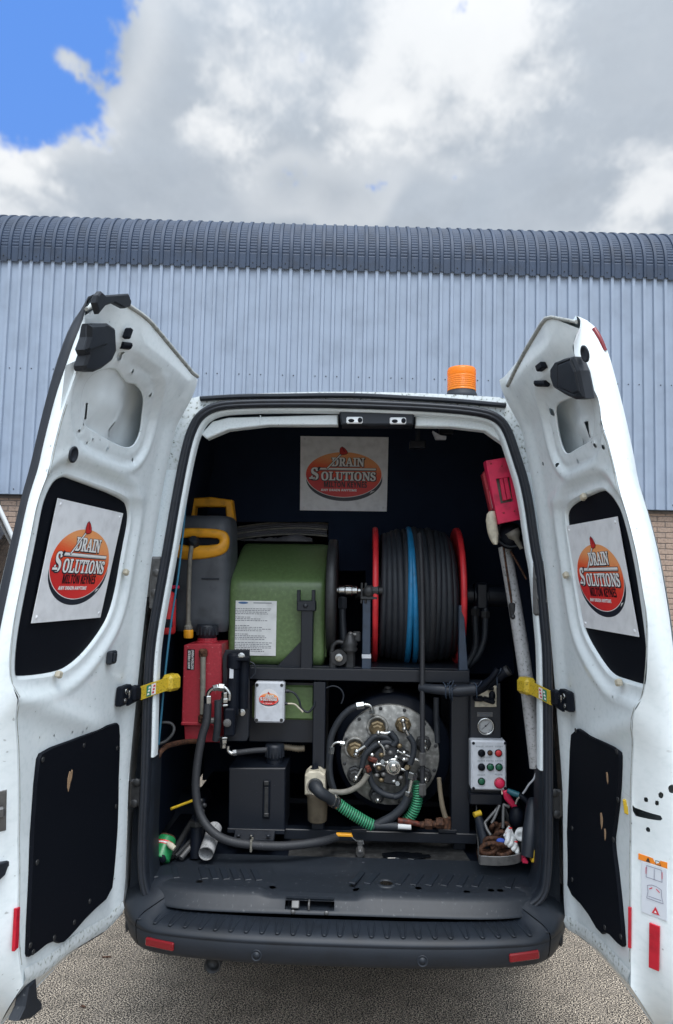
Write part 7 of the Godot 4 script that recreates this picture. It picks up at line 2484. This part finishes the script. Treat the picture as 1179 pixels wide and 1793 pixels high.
	rt.prism([Vector2(0.5937, 2.1222), Vector2(0.607, 2.1246), Vector2(0.6221, 2.0395), Vector2(0.6066, 2.0348)], -0.156, -0.142, 0.002)
	put(rt, "red_tongue", K.red_hot, r)
	var rt2 := M.new()
	rt2.prism([Vector2(0.6092, 2.1246), Vector2(0.6248, 2.127), Vector2(0.6397, 2.0441), Vector2(0.6243, 2.0395)], -0.156, -0.142, 0.002)
	put(rt2, "red_tongue", K.red_hot, r)
	var rd := M.new()
	rd.prism([Vector2(0.5347, 2.1461), Vector2(0.5437, 2.1599), Vector2(0.577, 2.0141), Vector2(0.5679, 1.9958)], -0.24, -0.19, 0.002)
	put(rd, "side_plate", K.red_dark, r)
	var ri := M.new()
	ri.prism([Vector2(0.5474, 2.1547), Vector2(0.5587, 2.1548), Vector2(0.5851, 2.0183), Vector2(0.5739, 2.0091)], -0.23, -0.185, 0.002)
	put(ri, "inner_edge", K.grey_box, r)
	var rs := M.new()
	for q in [Vector3(0.6023, 2.1714, -0.139), Vector3(0.6499, 1.9948, -0.139), Vector3(0.608, 1.9877, -0.139), Vector3(0.5602, 2.1802, -0.139)]:
		rs.ball(q, Vector3(0.004, 0.004, 0.002), 8)
	put(rs, "rivet", K.red_dark, r)
	# cream mitt under it
	var mt := thing("cream_mitt", "cream cloth mitt hanging from the lower corner of the red holder", "mitt", Vector3(0.5686, 1.8728, -0.17))
	var mm := M.new()
	mm.soft()
	var gg := []
	for e in [[893, 857, 868], [898, 853, 870], [908, 851, 870], [920, 852.5, 871.5], [930, 854, 873], [938, 857, 873], [945, 860, 872], [950, 864, 870]]:
		var row := []
		var cx: float = (e[1] + e[2]) / 2.0
		var y: float = 1.9799 - (e[0] - 900.0) * 0.0023
		for k in 14:
			var t := TAU * k / 14.0
			row.append(Vector3(0.5691 + (cx - 862.0 + cos(t) * (e[2] - e[1]) * 0.5) * 0.0023, y, -0.17 + sin(t) * 0.018 + 0.004 * sin(e[0] * 0.3)))
		gg.append(row)
	mm.grid(gg, true)
	put(mm, "mitt", K.cream, mt)
	# black bag with cables behind
	var bg := thing("black_cable_bundle", "black wrapped bundle of cable tucked under the red holder", "bundle", Vector3(0.6506, 1.8421, -0.24))
	var bm := M.new()
	bm.ball(Vector3(0.651, 1.904, -0.24), Vector3(0.055, 0.055, 0.05), 16)
	bm.X = Transform3D()
	put(bm, "wrapped_body", K.black, bg)
	for k in 4:
		var cbm := M.new()
		var pts := []
		var cc := Vector3(0.651, 1.9085, -0.24)
		for i in 15:
			var t := -0.6 + 3.6 * i / 14.0
			pts.append(cc + Vector3(-cos(t) * (0.056 - 0.006 * k), -sin(t) * (0.05 - 0.004 * k) + 0.012 * k, 0.03 - 0.006 * k))
		cbm.tube(pts, 0.0045, 6, 2)
		put(cbm, "cable_loop", K.hose, bg)
	var bc := M.new()
	bc.lathe(Transform3D(Basis(Vector3.BACK, 0.5), Vector3(0.6702, 1.8864, -0.2)), [Vector2(0.008, -0.04), Vector2(0.012, 0.0), Vector2(0.028, 0.02), Vector2(0.03, 0.04), Vector2(0, 0.042)], 14)
	put(bc, "grey_cup", K.hose_grey, bg)
	# small dark lamp and bracket under the roof
	var rl := thing("work_lamp", "small black work lamp under the roof with a silver bracket beside it", "lamp", Vector3(0.3321, 2.305, -0.5))
	var la := M.new()
	la.box(Vector3(0.2992, 2.3189, -0.525), Vector3(0.0706, 0.0332, 0.05), 0.004)
	la.box(Vector3(0.2991, 2.3585, -0.51), Vector3(0.0202, 0.0512, 0.02), 0.002)
	put(la, "lamp_body", K.steel_black, rl)
	var lc := M.new()
	lc.box(Vector3(0.4209, 2.3751, -0.475), Vector3(0.0619, 0.0403, 0.05), 0.004)
	put(lc, "lamp_mount", K.steel_black, rl)
	var lb := M.new()
	lb.prism([Vector2(0.3558, 2.3602), Vector2(0.39, 2.3405), Vector2(0.4144, 2.3382), Vector2(0.4144, 2.3258), Vector2(0.3705, 2.3256)], -0.44, -0.4, 0.002)
	put(lb, "bracket", K.grey_box, rl)

func floor_things() -> void:
	# floor mat with a wet patch
	var ma := thing("floor_mat", "worn brown black mat lying on the load floor behind the sill", "mat", Vector3(0.1516, 0.6057, -0.31))
	var mm := M.new()
	var pol := [Vector2(0, 0)]
	pol = [Vector2(-0.2274, 0.29), Vector2(-0.2383, 0.58), Vector2(0.4636, 0.58), Vector2(0.5083, 0.29), Vector2(0.0937, 0.302), Vector2(-0.0725, 0.29)]
	var fn := FastNoiseLite.new()
	fn.seed = 2
	fn.frequency = 9.0
	mm.X = Transform3D(Basis(Vector3.RIGHT, -PI / 2), Vector3.ZERO)
	pressed(mm, pol, [], func(q: Vector2): return 0.606 + 0.008 * fn.get_noise_2d(q.x, q.y), 0.02)
	put(mm, "mat", K.mat_floor, ma)
	var wp := thing("wet_patch", "black wet oily patch on the worn mat behind the sill", "stain", Vector3(0.2483, 0.612, -0.33))
	var w := M.new()
	var wl := []
	for i in 30:
		var t := TAU * i / 30.0
		var r := 1.0 + 0.35 * fn.get_noise_2d(cos(t) * 0.3 + 5.0, sin(t) * 0.3)
		wl.append(Vector2(0.2442 + cos(t) * 0.095 * r, 0.335 + sin(t) * 0.038 * r))
	w.X = mm.X
	w.prism(wl, 0.610, 0.6155, 0.002)
	put(w, "patch", K.wet, wp)
	# left: spray can, paper roll, rods, stand
	var sc := thing("spray_can", "green spray can with a red and white band lying in the left corner", "can", Vector3(-0.7034, 0.6341, -0.2))
	var base := Vector3(-0.7058, 0.6361, -0.16)
	var tip := Vector3(-0.695, 0.7009, -0.22)
	var d := (tip - base).normalized()
	var sx := d.cross(Vector3(0, 0, 1)).normalized()
	var T := Transform3D(Basis(sx, d, sx.cross(d)), base)
	var L := base.distance_to(tip)
	var r := 0.036
	var s1 := M.new()
	s1.lathe(T, [Vector2(0, 0), Vector2(r * 0.98, 0), Vector2(r, 0.004), Vector2(r, L * 0.9), Vector2(r * 0.92, L * 0.97), Vector2(r * 0.6, L), Vector2(0, L)], 26)
	put(s1, "can_body", mat(lin(0.015, 0.20, 0.065), 0.35), sc)
	var s2 := M.new()
	s2.lathe(T, [Vector2(r * 1.01, L * 0.56), Vector2(r * 1.015, L * 0.57), Vector2(r * 1.015, L * 0.72), Vector2(r * 1.01, L * 0.73)], 26)
	put(s2, "red_band", K.red, sc)
	var s3 := M.new()
	s3.lathe(T, [Vector2(r * 1.02, L * 0.60), Vector2(r * 1.025, L * 0.605), Vector2(r * 1.025, L * 0.66), Vector2(r * 1.02, L * 0.665)], 26)
	put(s3, "white_band", K.paper, sc)
	var s4 := M.new()
	s4.ball(T * Vector3(0.012, L * 0.22, 0) + Vector3(0.0, 0.0, r * 0.92), Vector3(0.014, 0.016, 0.006), 12)
	put(s4, "dark_badge", K.black, sc)
	var s5 := M.new()
	s5.lathe(T, [Vector2(r * 0.9, L * 0.95), Vector2(r * 0.86, L * 1.03), Vector2(r * 0.6, L * 1.06), Vector2(0, L * 1.06)], 20)
	put(s5, "can_cap", K.rusty, sc)
	var dr := thing("tan_nozzle", "small tan nozzle lying against the green spray can", "nozzle", Vector3(-0.6607, 0.6884, -0.16))
	var dm := M.new()
	dm.tube([Vector3(-0.6789, 0.7007, -0.16), Vector3(-0.6627, 0.6941, -0.15), Vector3(-0.6478, 0.6857, -0.145)], [0.008, 0.012, 0.010], 10)
	put(dm, "nozzle", K.cream, dr)
	for k in 4:
		var ro := thing("steel_rod", ["long dark steel rod leaning in the left corner, nearest the spray can", "dark rod leaning in the left corner, second from the spray can", "grey rod lying low beside the black stand in the left corner", "short pale rod end poking out by the black stand"][k], "rod", Vector3(-0.6528, 0.6279, -0.25), "rods in the left corner")
		var rm := M.new()
		rm.tube([[Vector3(-0.6741, 0.6349, -0.2), Vector3(-0.6447, 0.7, -0.4)], [Vector3(-0.6564, 0.6236, -0.22), Vector3(-0.6446, 0.7072, -0.45)], [Vector3(-0.6536, 0.6392, -0.19), Vector3(-0.5996, 0.6847, -0.3)], [Vector3(-0.6357, 0.6295, -0.2), Vector3(-0.6102, 0.6576, -0.25)]][k], [0.012, 0.010, 0.0085, 0.011][k], 8, 1)
		put(rm, "rod", [K.dark_metal, K.steel_black, K.dark_metal, K.dull][k], ro)
	var bs := thing("black_prop", "black tubular prop standing on the floor left of the paper roll", "prop", Vector3(-0.5861, 0.6114, -0.27))
	var bm := M.new()
	bm.tube([Vector3(-0.584, 0.6182, -0.24), Vector3(-0.59, 0.7529, -0.27)], 0.026, 16, 1)
	bm.tube([Vector3(-0.5897, 0.744, -0.27), Vector3(-0.5849, 0.8287, -0.3)], 0.018, 12, 1)
	put(bm, "prop_tube", K.black, bs)
	var bn := M.new()
	for q in [Vector3(-0.576, 0.8319, -0.26), Vector3(-0.5618, 0.8145, -0.26), Vector3(-0.5846, 0.8094, -0.26), Vector3(-0.5681, 0.7921, -0.26)]:
		bn.ball(q, Vector3(0.011, 0.010, 0.01), 8)
	nut(bn, Vector3(-0.5899, 0.7333, -0.262), Vector3(-0.5905, 0.7555, -0.262), 0.03)
	put(bn, "prop_fitting", K.dark_metal, bs)
	var ys := thing("yellow_stick", "thin yellow stick poking out behind the black hose on the left", "stick", Vector3(-0.6635, 0.7997, -0.3))
	var ym := M.new()
	ym.tube([Vector3(-0.6975, 0.7947, -0.27), Vector3(-0.6333, 0.8005, -0.36)], 0.0058, 8, 1)
	put(ym, "stick", K.yellow, ys)
	var pr := thing("paper_roll", "rolled white paper tube leaning in front of the black tank's left side", "paper roll", Vector3(-0.5349, 0.6387, -0.2))
	var pm := M.new()
	var b0 := Vector3(-0.5312, 0.6606, -0.17)
	var b1 := Vector3(-0.5319, 0.7032, -0.33)
	var pd := (b1 - b0).normalized()
	var ps := pd.cross(Vector3.UP).normalized()
	var PT := Transform3D(Basis(ps, pd, ps.cross(pd)), b0)
	var pl := b0.distance_to(b1)
	pm.soft()
	var gg := []
	for i in 41:
		var t := TAU * 1.35 * i / 40.0
		var rad := 0.030 - 0.0035 * i / 40.0
		gg.append([PT * Vector3(cos(t) * rad, 0, sin(t) * rad), PT * Vector3(cos(t) * rad, pl, sin(t) * rad)])
	pm.grid(gg)
	put(pm, "paper", K.grey_pole, pr)
	# right: tool tray
	var t := thing("tool_tray", "dented grey metal tool tray standing at the right end of the sill", "tray", Vector3(0.6004, 0.6454, -0.22))
	var tm := M.new()
	tm.soft()
	var rim := [Vector2(0.5144, 0.7142), Vector2(0.6798, 0.7229), Vector2(0.6881, 0.668), Vector2(0.662, 0.6504), Vector2(0.586, 0.644), Vector2(0.5208, 0.6486)]
	# the tray is open on top: floor, back and curled front lip
	var yb := 0.612
	var fl := [Vector3(0.52, yb, -0.16), Vector3(0.6911, yb, -0.17), Vector3(0.7077, yb, -0.44), Vector3(0.5407, yb, -0.44)]
	tm.quad(fl[0], fl[1], fl[2], fl[3])
	tm.soft(false)
	put(tm, "tray_floor", K.rusty, t)
	var tw := M.new()
	var path := [Vector3(0.5396, 0.7921, -0.4), Vector3(0.5314, 0.7433, -0.36), Vector3(0.5196, 0.7073, -0.22), Vector3(0.5135, 0.6825, -0.165), Vector3(0.5348, 0.6824, -0.15), Vector3(0.5891, 0.6844, -0.143), Vector3(0.6459, 0.6896, -0.15), Vector3(0.6746, 0.7016, -0.165), Vector3(0.6814, 0.7217, -0.24), Vector3(0.6633, 0.7599, -0.34), Vector3(0.654, 0.7904, -0.4)]
	tw.sweep(M.smooth_path(path, 4), [Vector2(-0.0015, -0.026), Vector2(0.0015, -0.026), Vector2(0.003, 0.006), Vector2(0.0015, 0.008), Vector2(-0.0015, 0.006)], Vector3.UP)
	put(tw, "tray_rim", K.dull, t)
	# chain in the tray: each big link a thing's part
	var ch := thing("rusty_chain", "heap of thick rusty chain links lying in the metal tool tray", "chain", Vector3(0.5753, 0.6904, -0.2))
	var links := [[Vector3(0.5553, 0.7112, -0.17), 0.034, 0.020, 0.3, 0.2], [Vector3(0.5976, 0.7115, -0.19), 0.036, 0.019, -0.2, 0.9], [Vector3(0.613, 0.705, -0.18), 0.030, 0.018, 0.5, -0.3], [Vector3(0.5965, 0.735, -0.22), 0.030, 0.018, 1.2, 0.4], [Vector3(0.6173, 0.7533, -0.25), 0.030, 0.017, 0.8, -0.5], [Vector3(0.588, 0.7557, -0.26), 0.028, 0.016, 1.9, 0.7], [Vector3(0.6268, 0.728, -0.23), 0.028, 0.016, -0.6, 0.5], [Vector3(0.569, 0.7284, -0.2), 0.03, 0.017, 0.1, 0.6]]
	for k in links.size():
		var m := M.new()
		var pts := []
		var e: Array = links[k]
		var B := Basis.from_euler(Vector3(e[4], 0.4 * e[4], e[3]))
		for i in 17:
			var a := TAU * i / 16.0
			pts.append((e[0] as Vector3) + B * Vector3(cos(a) * e[1], sin(a) * e[2], 0.003 * sin(2.0 * a)))
		m.tube(pts, 0.0085, 8, 2, false)
		put(m, "chain_link", K.rusty, ch)
	var keys := [["bent steel key standing in the tray, left one of two", [Vector3(0.5525, 0.7766, -0.26), Vector3(0.581, 0.8046, -0.27), Vector3(0.612, 0.8352, -0.28)]], ["bent steel key crossing behind the left one in the tray", [Vector3(0.5753, 0.7761, -0.25), Vector3(0.5927, 0.8038, -0.26), Vector3(0.6111, 0.8389, -0.275)]], ["upright pale steel key at the right of the tray", [Vector3(0.6178, 0.7632, -0.24), Vector3(0.624, 0.8395, -0.26), Vector3(0.6307, 0.844, -0.26), Vector3(0.6463, 0.8378, -0.26)]], ["low bent steel key in the middle of the tray", [Vector3(0.5471, 0.783, -0.24), Vector3(0.5527, 0.7639, -0.22), Vector3(0.5647, 0.7475, -0.2)]]]
	for k in keys:
		var o := thing("steel_key", k[0], "tool", k[1][0], "steel keys in the tool tray")
		var m := M.new()
		m.tube(k[1], 0.0062, 8, 3)
		put(m, "key_rod", K.dull, o)
	var gr := thing("grip_tool", "dark handled tool with yellow end standing in the tray's left corner", "tool", Vector3(0.5384, 0.7106, -0.2))
	var gm := M.new()
	gm.tube([Vector3(0.5332, 0.7774, -0.31), Vector3(0.5406, 0.7468, -0.27), Vector3(0.5428, 0.7107, -0.2)], [0.016, 0.021, 0.018], 12)
	put(gm, "handle", K.rubber, gr)
	var gy := M.new()
	gy.tube([Vector3(0.5137, 0.7912, -0.3), Vector3(0.5423, 0.7976, -0.31)], 0.011, 10, 1)
	put(gy, "yellow_end", K.yellow, gr)
	var gl := thing("work_glove", "white work glove with red splashes stuffed in the right of the tray", "glove", Vector3(0.6453, 0.717, -0.19))
	var g2 := M.new()
	g2.prism([Vector2(0.6126, 0.7466), Vector2(0.6236, 0.7639), Vector2(0.6367, 0.7813), Vector2(0.6454, 0.773), Vector2(0.654, 0.752), Vector2(0.671, 0.7057), Vector2(0.6666, 0.6928), Vector2(0.6471, 0.6965), Vector2(0.6298, 0.7131)], -0.225, -0.2, 0.007)
	put(g2, "palm", K.paper, gl)
	for k in 4:
		var fg := M.new()
		var a: Vector3 = [Vector3(0.6291, 0.7573, -0.195), Vector3(0.6421, 0.7406, -0.195), Vector3(0.6549, 0.7197, -0.195), Vector3(0.6613, 0.703, -0.195)][k]
		var b: Vector3 = [Vector3(0.6166, 0.7258, -0.175), Vector3(0.6273, 0.7177, -0.175), Vector3(0.6396, 0.7065, -0.172), Vector3(0.6546, 0.6985, -0.172)][k]
		fg.tube([a, a.lerp(b, 0.5) + Vector3(0, 0, 0.012), b], [0.010, 0.010, 0.007], 10)
		put(fg, "finger", K.paper, gl)
	var gp := M.new()
	for q in [Vector3(0.6264, 0.7603, -0.192), Vector3(0.6587, 0.7294, -0.192), Vector3(0.6608, 0.7083, -0.192), Vector3(0.6374, 0.7797, -0.192)]:
		gp.ball(q, Vector3(0.008, 0.0035, 0.004), 8)
	put(gp, "red_splash", K.red, gl)
	var bb := thing("blue_cloth", "small blue scrap between the chain and the glove in the tray", "scrap", Vector3(0.602, 0.7328, -0.19))
	var bm2 := M.new()
	bm2.ball(Vector3(0.599, 0.7345, -0.185), Vector3(0.018, 0.010, 0.012), 10)
	put(bm2, "scrap", mat(lin(0.04, 0.09, 0.4), 0.8), bb)
	# to the right of the tray
	var ra := thing("flat_red_tool", "red flat handle slanting down behind the tray from the control box", "tool", Vector3(0.6606, 0.8325, -0.3))
	var rm := M.new()
	rm.prism([Vector2(0.6293, 0.8849), Vector2(0.6451, 0.8898), Vector2(0.6943, 0.8157), Vector2(0.6762, 0.8086), Vector2(0.6359, 0.8541)], -0.325, -0.3, 0.005)
	put(rm, "handle", K.red_hot, ra)
	var re := M.new()
	re.ball(Vector3(0.6789, 0.7908, -0.28), Vector3(0.032, 0.045, 0.03), 12)
	put(re, "black_head", K.black, ra)
	var wt := thing("white_roll", "small white roll end showing right of the tool tray", "roll", Vector3(0.6735, 0.7482, -0.2))
	var wm := M.new()
	wm.lathe(Transform3D(Basis(Vector3.RIGHT, PI / 2) * Basis(Vector3.BACK, 0.35), Vector3(0.6757, 0.7504, -0.2)), [Vector2(0.022, -0.03), Vector2(0.022, 0.0), Vector2(0.019, 0.003), Vector2(0.010, 0.002), Vector2(0.008, -0.008), Vector2(0, -0.008)], 20)
	put(wm, "roll_end", K.paper, wt)
	var um := thing("black_umbrella", "furled black umbrella shape standing against the right pillar", "umbrella", Vector3(0.7055, 0.6912, -0.15))
	var u := M.new()
	u.tube([Vector3(0.6885, 0.7019, -0.12), Vector3(0.7019, 0.778, -0.14), Vector3(0.7199, 0.86, -0.18), Vector3(0.7246, 0.8903, -0.2)], [0.026, 0.031, 0.026, 0.014], 12)
	put(u, "furled_cover", K.rubber, um)
	var te := thing("teal_screwdriver", "dark teal handled screwdriver lying beside the control box", "screwdriver", Vector3(0.6669, 0.8872, -0.25))
	var tm2 := M.new()
	tm2.tube([Vector3(0.6418, 0.8983, -0.27), Vector3(0.6644, 0.8907, -0.26), Vector3(0.6846, 0.8876, -0.25)], [0.009, 0.0125, 0.011], 10)
	put(tm2, "handle", K.teal, te)
	var tb := M.new()
	tb.tube([Vector3(0.6846, 0.8876, -0.25), Vector3(0.7046, 0.8736, -0.24), Vector3(0.7254, 0.8518, -0.235)], 0.011, 8)
	put(tb, "blade_sleeve", K.black, te)
	hose_thing("thin white wire trailing from the right pillar to the floor", K.grey_box, [Vector3(0.7184, 1.0127, -0.11), Vector3(0.712, 0.9848, -0.12), Vector3(0.697, 0.9579, -0.14), Vector3(0.6881, 0.9309, -0.16), Vector3(0.6815, 0.9173, -0.17)], 0.0036, [])
	hose_thing("thin pale wire curl low beside the control box", K.hose_grey, [Vector3(0.6745, 0.8934, -0.2), Vector3(0.6657, 0.8846, -0.2), Vector3(0.6591, 0.8673, -0.2)], 0.0035, [])
	var yl := thing("yellow_wedge", "yellow tool end standing low against the right pillar", "tool", Vector3(0.7072, 0.6935, -0.1))
	var ym2 := M.new()
	ym2.prism([Vector2(0.6967, 0.6891), Vector2(0.7032, 0.722), Vector2(0.7075, 0.7344), Vector2(0.7117, 0.7304), Vector2(0.7113, 0.6854)], -0.13, -0.1, 0.003)
	put(ym2, "tool_end", K.yellow, yl)
	var rw := thing("red_wedge", "red tool end lying on the floor right of the tray", "tool", Vector3(0.6779, 0.6851, -0.12))
	var rwm := M.new()
	rwm.prism([Vector2(0.6695, 0.6952), Vector2(0.678, 0.6996), Vector2(0.6905, 0.6834), Vector2(0.6883, 0.6751), Vector2(0.6694, 0.6767)], -0.15, -0.12, 0.003)
	put(rwm, "tool_end", K.red_hot, rw)

func ground_litter() -> void:
	var spots := [[Vector3(-1.0405, 0, -0.3065), "tiny brown dead leaf lying on the ground below the left door"], [Vector3(-1.0793, 0, -0.6912), "tiny dark twig lying on the ground close to the bumper's left corner"]]
	for k in 2:
		var p: Vector3 = spots[k][0]
		var o := thing("dead_leaf" if k == 0 else "twig", spots[k][1], "leaf" if k == 0 else "twig", p)
		var m := M.new()
		if k == 0:
			m.soft()
			m.grid([[p + Vector3(-0.012, 0.004, 0.0), p + Vector3(-0.003, 0.008, 0.007), p + Vector3(0.012, 0.005, 0.004)], [p + Vector3(-0.012, 0.005, -0.001), p + Vector3(-0.002, 0.011, -0.002), p + Vector3(0.013, 0.006, 0.0)], [p + Vector3(-0.011, 0.004, -0.004), p + Vector3(0.0, 0.006, -0.010), p + Vector3(0.012, 0.005, -0.004)]])
		else:
			m.tube([p + Vector3(-0.02, 0.004, 0), p + Vector3(0, 0.006, 0.005), p + Vector3(0.02, 0.004, -0.003)], 0.003, 6, 3)
		put(m, "blade" if k == 0 else "stem", K.rusty, o)

func roof_things() -> void:
	var o := thing("warning_beacon", "amber warning beacon on the van roof at the right", "beacon", Vector3(0.4612, 2.4672, -0.25))
	var c := Vector3(0.46, 2.4601, -0.25)
	var k := 0.0023
	var b := M.new()
	b.lathe(Transform3D(Basis(), c), [Vector2(0, 0), Vector2(28.5 * k, 0.0), Vector2(27.5 * k, 8.0 * k), Vector2(25.0 * k, 14.0 * k), Vector2(25.0 * k, 16.0 * k), Vector2(0, 16.0 * k)], 32)
	put(b, "base", K.plastic_scuffed, o)
	var l := M.new()
	var prof := [Vector2(25.5 * k, 15.0 * k), Vector2(25.5 * k, 18.0 * k), Vector2(24.0 * k, 19.0 * k)]
	for i in 6:
		var y := 20.0 + i * 3.6
		prof.append(Vector2(25.3 * k, y * k))
		prof.append(Vector2(25.3 * k, (y + 2.4) * k))
		prof.append(Vector2(24.2 * k, (y + 2.9) * k))
	for q in [[25.3, 43.0], [25.6, 46.0], [25.2, 53.0], [23.5, 56.5], [18.0, 57.8], [0, 58.0]]:
		prof.append(Vector2(q[0] * k, q[1] * k))
	l.lathe(Transform3D(Basis(), c), prof, 40)
	put(l, "amber_lens", K.amber, o)
	var rf := M.new()
	rf.lathe(Transform3D(Basis(), c + Vector3(0, 18.0 * k, 0)), [Vector2(0, 0), Vector2(12.0 * k, 0), Vector2(9.0 * k, 20.0 * k), Vector2(0, 28.0 * k)], 16)
	put(rf, "reflector_core", K.cream, o)

func _ready() -> void:
	var cam := Camera3D.new()
	cam.name = "camera"
	cam.transform = Transform3D(Vector3(0.9991, 0.0125, -0.0402), Vector3(-0.0092, 0.9968, 0.0793), Vector3(0.0411, -0.0789, 0.996), Vector3(0.077, 1.755, 2.766))
	cam.fov = 69.18
	cam.near = 0.05
	cam.far = 400.0
	add_child(cam)
	cam.current = true
	var we := WorldEnvironment.new()
	we.name = "environment"
	var env := Environment.new()
	env.background_mode = Environment.BG_SKY
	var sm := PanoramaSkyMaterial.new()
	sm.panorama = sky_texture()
	env.sky = Sky.new()
	env.sky.sky_material = sm
	env.background_energy_multiplier = 1.0
	env.tonemap_mode = Environment.TONE_MAPPER_LINEAR
	env.tonemap_exposure = 3.15
	env.sdfgi_enabled = true
	env.ssao_enabled = true
	env.ssil_enabled = true
	we.environment = env
	add_child(we)
	var sun := DirectionalLight3D.new()
	sun.name = "sun"
	sun.light_energy = 0.2
	sun.light_color = Color(1.0, 0.98, 0.95)
	sun.light_angular_distance = 24.0
	sun.shadow_enabled = true
	sun.rotation = Vector3(deg_to_rad(-65), deg_to_rad(13), 0)
	add_child(sun)

	var ff := SystemFont.new()
	ff.font_names = PackedStringArray(["Droid Serif"])
	ff.font_weight = 700
	slab_face = ff
	var fp := SystemFont.new()
	fp.font_names = PackedStringArray(["Droid Sans"])
	fp.font_weight = 700
	slab_plain = fp
	var fl := SystemFont.new()
	fl.font_names = PackedStringArray(["Droid Sans"])
	fl.font_weight = 400
	slab_light = fl
	materials()
	ground()
	building()
	parked_van()
	van_body()
	gear()
